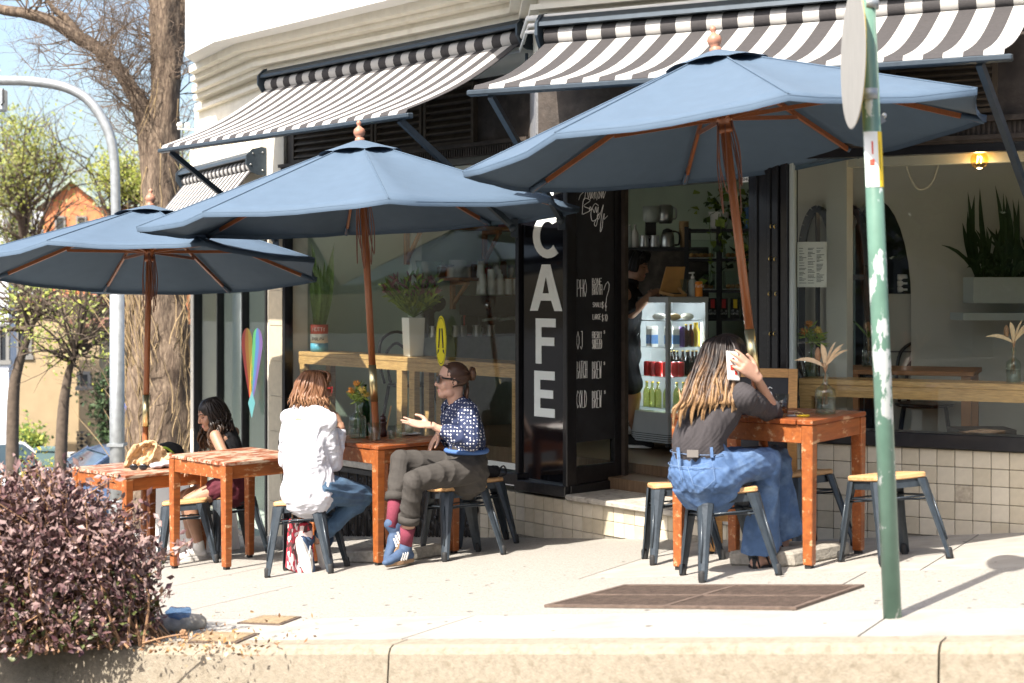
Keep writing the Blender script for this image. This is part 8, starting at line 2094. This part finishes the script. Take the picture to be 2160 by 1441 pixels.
hb2, WB2, wb2 = house('narrow beige house wing with a lattice window', 'house', 167, 209, 690, 38.5, 9, 'render_beige', 'roof_tile', ((170, 186, 790, 815),))
lw = thing('lattice_window', 'small lattice window in the beige wall left of the lamp', 'window', P(175, 952, 38.3))
def WLt(u, v, d): return P(163 + 22 * u, 955 - 45 * v, 38.38) + Vector((0, -d, 0))
m = MB(); m.prism([(0, 0), (1, 0), (1, 1), (0, 1)], WLt, 0, .03); m.build('pane', 'dark_glass', lw)
for k in range(3):
    for fl in (0, 1): m = MB(); m.bar(WLt(fl, k / 3, .06), WLt(1 - fl, (k + 1) / 3, .06), .05); m.build('lattice_bar', 'render_beige', lw)
house('white painted house at the far left edge', 'house', -160, 18, 560, 36, .6, 'render_white', 'roof_tile', ((2, 14, 690, 760), (-60, -30, 690, 760)))
house('grey-roofed house glimpsed low behind the trees at far left', 'house', -80, 90, 425, 75, 8, 'render_white', 'trim_grey', ((20, 34, 450, 478), (52, 66, 450, 478)))
house('red brick house glimpsed right of the big trunk', 'house', 380, 470, 560, 45, 6, 'brick_orange', 'roof_tile', ((392, 404, 690, 740),))
# --- parked cars
M('car_blue', (.16, .23, .36), .3, metal=.5, coat=.6); M('car_white', (.70, .71, .73), .3, coat=.6); M('car_glass', (.06, .09, .11), .04, spec=.9, coat=.5); M('tyre', (.015, .015, .015), .8); M('lamp_clear', (.7, .7, .72), .1, coat=.5); M('lamp_red', (.5, .02, .02), .2)
def car(label, c, yaw, paint, H_=1.45, L_=4.3, Wd=1.75, hood=.62):
    c = Vector(c); n_ = Vector((0, 0, 1)); q = rotz(yaw).to_matrix(); X = lambda x, y, z: c + q @ Vector((x, y, z)); t = thing('parked_car', label, 'car', c, group='parked cars down the street')
    h = L_ / 2
    st = [(-h, .62, .45, .62), (-h + .1, .80, .30, .80), (-h + .6, .86, .24, .92), (-.6, .88, .22, .95), (.5, .88, .22, .95), (h - 1.0, .87, .22, .93), (h - .35, .82, .25, .80), (h - .05, .70, .32, .62), (h, .55, .42, .55)]
    V = []; w2 = Wd / 2 / .88
    for x, w, zb, zt in st: V += [X(x, -w * w2 * .92, zb), X(x, -w * w2, (zb + zt) / 2 + .05), X(x, -w * w2 * .93, zt), X(x, w * w2 * .93, zt), X(x, w * w2, (zb + zt) / 2 + .05), X(x, w * w2 * .92, zb)]
    m = MB(); m.add(V, [(i * 6 + j, i * 6 + (j + 1) % 6, (i + 1) * 6 + (j + 1) % 6, (i + 1) * 6 + j) for i in range(len(st) - 1) for j in range(6)] + [tuple(range(5, -1, -1)), tuple((len(st) - 1) * 6 + j for j in range(6))], 0, True); m.build('body', paint, t, bevel=.03)
    g = MB(); b0, b1, r0, r1 = -h + .35, h - 1.15, -h + 1.0, h - 1.95; wb, wt = Wd / 2 * .90, Wd / 2 * .72
    g.hexa([X(b0, -wb, .93), X(b1, -wb, .93), X(b1, wb, .93), X(b0, wb, .93), X(r0, -wt, H_ - .04), X(r1, -wt, H_ - .04), X(r1, wt, H_ - .04), X(r0, wt, H_ - .04)]); g.build('window_glass', 'car_glass', t, bevel=.03)
    g = MB(); g.hexa([X(r0 - .06, -wt - .02, H_ - .05), X(r1 + .08, -wt - .02, H_ - .05), X(r1 + .08, wt + .02, H_ - .05), X(r0 - .06, wt + .02, H_ - .05), X(r0 + .15, -wt + .1, H_ + .01), X(r1 - .12, -wt + .1, H_ + .01), X(r1 - .12, wt - .1, H_ + .01), X(r0 + .15, wt - .1, H_ + .01)]); g.build('roof', paint, t, bevel=.02)
    for s_ in (-1, 1):
        for xa, xb in ((b1, r1), (b0, r0), (.05, .0)):
            g = MB(); g.bar(X(xa, s_ * wb * 1.005, .92), X(xb, s_ * wt * 1.03, H_ - .03), .07, .04); g.build('pillar', paint, t)
        g = MB(); g.ball(X(h - 1.35, s_ * (Wd / 2 + .08), 1.0), (.09, .10, .075), 10, 8); g.build('wing_mirror', paint, t)
        g = MB(); g.ball(X(h - .22, s_ * Wd * .36, .66), (.16, .16, .07), 10, 8); g.build('headlight', 'lamp_clear', t)
        g = MB(); g.ball(X(-h + .08, s_ * Wd * .38, .78), (.08, .14, .09), 10, 8); g.build('tail_light', 'lamp_red', t)
        for x in (-h + .8, h - .82):
            g = MB(); M4 = Matrix.Translation(X(x, s_ * (Wd / 2 - .09), .32)) @ (q @ Matrix.Rotation(math.pi / 2, 3, 'X')).to_4x4(); g.lathe([(.2, -.1), (.31, -.1), (.325, -.06), (.325, .06), (.31, .1), (.2, .1)], 22, M4=M4); w_ = g.build('wheel', 'tyre', t); g = MB(); g.lathe([(.2, -.105), (.2, .105)], 16, M4=M4); g.build('rim', 'steel', w_)
bc = Vector(((235 - 1080) / FPX * 26, 26, 0)); bc.z = gz(bc.x, 26) - .17
car('grey-blue parked car facing down the street behind the lamp post', bc, math.radians(212), 'car_blue', 1.45)
wc_ = Vector(((22 - 1080) / FPX * 33, 33, 0)); wc_.z = gz(wc_.x, 33) - .17
car('white parked car cut by the left edge behind the shrub', wc_, math.radians(20), 'car_white', 1.6, 4.4)
M('box_green', (.10, .16, .16), .5)
eb = P(105, 1000, 28); eb.z = gz(eb.x, 28) - .17
t = thing('utility_cabinet', 'grey-green utility cabinet between the two parked cars', 'cabinet', eb); zt = P(105, 950, 28).z
m = MB(); m.box((eb.x, eb.y, (eb.z + zt) / 2), (.42, .35, zt - eb.z)); m.build('cabinet_body', 'box_green', t, bevel=.02); m = MB(); m.box((eb.x, eb.y, zt + .03), (.48, .4, .05)); m.build('cabinet_top', 'box_green', t)
gp = P(137, 1000, 29); gp.z = gz(gp.x, 29) - .17; zt = P(137, 962, 29).z
t = thing('gate_pier', 'short beige gate pier right of the utility cabinet', 'pier', gp); m = MB(); m.box((gp.x, gp.y, (gp.z + zt) / 2), (.22, .3, zt - gp.z)); m.build('shaft', 'render_beige', t); m = MB(); m.box((gp.x, gp.y, zt + .03), (.32, .4, .06)); m.build('cap', 'stone_step', t)
M('sign_blue', (.02, .10, .45), .5)
bsg = P(262, 872, 21); t = thing('blue_sign', 'small blue sign behind the lamp post', 'sign', (bsg.x, bsg.y, gz(bsg.x, 21))); m = MB(); m.box(bsg, (.14, .02, .28)); m.build('plate', 'sign_blue', t); m = MB(); m.tube([(bsg.x, bsg.y + .03, gz(bsg.x, 21)), (bsg.x, bsg.y + .03, bsg.z + .14)], .025, 8); m.build('post', 'galvanised', t)
# --- purple shrub at the kerb
M('purple_a', (.13, .068, .066), .5, n=.25, ns=30); M('purple_b', (.25, .165, .15), .5, n=.25, ns=30); M('purple_c', (.070, .030, .036), .5, n=.25, ns=30); M('purple_d', (.085, .10, .030), .5, n=.25, ns=30); M('purple_e', (.34, .20, .13), .6, n=.25, ns=30)
rr = random.Random(77)
SB = lambda x, y, Y: P(x, y, Y)
sb0 = G(150, 1385); 
ps_ = thing('purple_shrub', 'dense purple-leaved shrub at the kerb in the lower left corner', 'shrub', sb0)
K_ = 6.75 / FPX
blobs = [((60, 1110), (150, 115), .38), ((170, 1130), (130, 90), .36), ((30, 1230), (170, 130), .42), ((190, 1230), (140, 120), .40), ((250, 1200), (90, 90), .30), ((120, 1320), (190, 80), .42), ((240, 1310), (100, 70), .30), ((-80, 1150), (140, 160), .40), ((-60, 1300), (160, 110), .42), ((90, 1045), (90, 55), .28)]
cen = []; w = [b[1][0] * b[1][1] for b in blobs]
for k in range(15000):
    (x, y), (rx, ry), rd = rr.choices(blobs, w)[0]; v = Vector((rr.gauss(0, 1), rr.gauss(0, 1), rr.gauss(0, 1))).normalized() * (rr.random() ** .38) * rr.uniform(.9, 1.06)
    c = P(x + v.x * rx, y - v.z * ry, 6.75) ; c.y += v.y * rd; 
    if c.z > gz(c.x, c.y) + .02: cen.append(c)
st = MB()
for k in range(240):
    (x, y), (rx, ry), rd = rr.choices(blobs, w)[0]; a_ = rr.gauss(0, .5); v = Vector((math.sin(a_) * .9, rr.gauss(0, .4), abs(math.cos(a_)))).normalized()
    tip = P(x + v.x * rx * 1.0, y - v.z * ry * 1.12, 6.75); tip.y += v.y * rd; base = Vector((sb0.x + rr.uniform(-.5, .35), 6.75 + rr.uniform(-.2, .25), 0)); base.z = gz(base.x, base.y); mid = base.lerp(tip, .6) + Vector((rr.gauss(0, .05), rr.gauss(0, .05), rr.gauss(0, .03)))
    pts = curve([base, mid, tip], 5); st.tube(pts, [.006 - .0045 * i / len(pts) for i in range(len(pts))], 4, cap=False)
    for j in range(16): p = rr.choice(pts[5:]) + Vector((rr.gauss(0, .015), rr.gauss(0, .015), rr.gauss(0, .02))); cen.append(p)
for tipx, tipy in ((300, 1140), (330, 1205), (345, 1170), (318, 1080), (240, 1010), (160, 985), (350, 1250), (300, 1060), (405, 1140), (330, 1310)):
    tip = P(tipx, tipy, 6.7); base = P(tipx - 150, tipy + 130, 6.75); pts = curve([base, base.lerp(tip, .55) + Vector((0, 0, .03)), tip], 6); st.tube(pts, [.005 - .0035 * i / len(pts) for i in range(len(pts))], 4, cap=False)
    for j in range(60): p = rr.choice(pts[4:]); cen.append(p + Vector((rr.gauss(0, .018), rr.gauss(0, .02), rr.gauss(0, .018))))
tag(st.build('stem', 'dry_brown', ps_, fix=False), kind='stuff')
zmid = P(0, 1230, 6.75).z
rs = np.random.default_rng(5); cz = np.array([c.z for c in cen]); pr_ = rs.random(len(cen)); low = np.clip((zmid - cz) / .25 + .35, 0, 1)
mi = np.where(pr_ < .28, 0, np.where(pr_ < .58, 1, np.where(pr_ < .68, 2, np.where(rs.random(len(cen)) < low, np.where(pr_ < .92, 3, 4), 1))))
tag(leaf_mesh('foliage', cen, .036, .018, ['purple_a', 'purple_b', 'purple_c', 'purple_d', 'purple_e'], ps_, 9, up=.35, mi=mi), kind='stuff')
m = MB(); e0 = G(312, 1343); e1 = G(418, 1326)
b = Sculpt(); b.limb([e0 + Vector((-.1, .02, .03)), e0.lerp(e1, .5) + Vector((0, 0, .045)), e1 + Vector((0, 0, .03))], [(.05, .045), (.06, .05), (.05, .042)], (0, 1, 0))
t = thing('edging_stone', 'rounded concrete edging stone at the foot of the purple shrub', 'stone', e0.lerp(e1, .6)); b.finish('stone', ['slab_concrete'], t, .008, 2, folds(.004, 12, 71))
glass_mat('blue_plastic', (.45, .62, .85), 1.0)
b = Sculpt(); c = P(372, 1292, 6.9); b.ell(c, (.055, .05, .030)); b.ell(c + Vector((.04, 0, .0)), (.03, .03, .028)); t = thing('plastic_bottle', 'crumpled clear blue plastic bottle lying on the edging stone', 'bottle', c - Vector((0, 0, .03))); b.finish('bottle_skin', ['blue_plastic'], t, .006, 1, folds(.006, 30, 72))
# leaf litter
M('litter_a', (.30, .17, .06), .8); M('litter_b', (.18, .09, .04), .8)
rr = random.Random(15); cen = []
for k in range(420):
    p = G(rr.gauss(430, 75), rr.gauss(1356, 14)); p = Vector((p.x, p.y, gz(p.x, p.y) + .004)); cen.append(p)
for k in range(60): p = G(rr.uniform(330, 700), rr.uniform(1290, 1350)); cen.append(Vector((p.x, p.y, gz(p.x, p.y) + .004)))
lt = leaf_mesh('leaf_litter', cen, .022, .010, ['litter_a', 'litter_b', 'dry_leaf'], None, 4, up=0, fold=.1); tag(lt, kind='stuff')
one('flower_stalk', 'dry_brown', lambda m: (m.tube(curve([P(300, 1357, 6.35), P(345, 1345, 6.35), P(385, 1338, 6.35)], 5), .004, 5), [m.ball(P(388 + random.Random(i).uniform(-8, 8), 1338 + random.Random(i + 50).uniform(-8, 8), 6.35), .007, 6, 5) for i in range(14)]), 'dry stalk with an orange-brown seed head poking out of the shrub', 'stalk')
# --- the far side of the street, behind the camera: seen only in the reflections
M('leaf_mid', (.075, .115, .035), .7, n=.2, ns=10)
for i, (x, y, r, h_) in enumerate(((-9, -7, 2.6, 5.0), (-3.5, -9, 2.4, 4.6), (2.5, -8, 2.7, 5.2), (8, -7, 2.5, 4.8), (-15, -3, 2.6, 5.0), (13, -5, 2.4, 4.6))):
    rr = random.Random(100 + i); base = Vector((x, y, gz(x, max(-6, y)) - .17)); t = thing('tree', 'leafy street tree on the far side of the road behind the viewer', 'tree', base, group='street trees behind the viewer'); m = MB(); m.tube([base, base + Vector((0, 0, h_ * .55))], [.18, .1], 8); m.build('trunk', 'bark_dark', t)
    pts = crown_points(rr, [((x, y, base.z + h_ * .62), (r, r, h_ * .38)), ((x + .8, y + .5, base.z + h_ * .45), (r * .7, r * .7, h_ * .25))], 3600); leaf_mesh('crown', pts, .30, .16, ['leaf_mid', 'leaf_deep', 'leaf_green'], t, 40 + i)
tr_x = thing('terrace_house', 'long grey terrace across the road behind the viewer', 'house', (0, -17, gz(0, -6) - .17)); z0 = gz(0, -6) - 1.2
m = MB(); m.box((0, -19, z0 + 4), (46, 4, 8)); m.build('wall', 'trim_grey', tr_x); m = MB(); m.box((0, -19, z0 + 8.2), (47, 5, .4)); m.build('roof', 'roof_tile', tr_x)
for i in range(12):
    for z in (2.0, 5.2): m = MB(); m.box((-20 + i * 3.6, -16.98, z0 + z), (1.2, .08, 1.7)); m.build('window', 'dark_glass', tr_x)
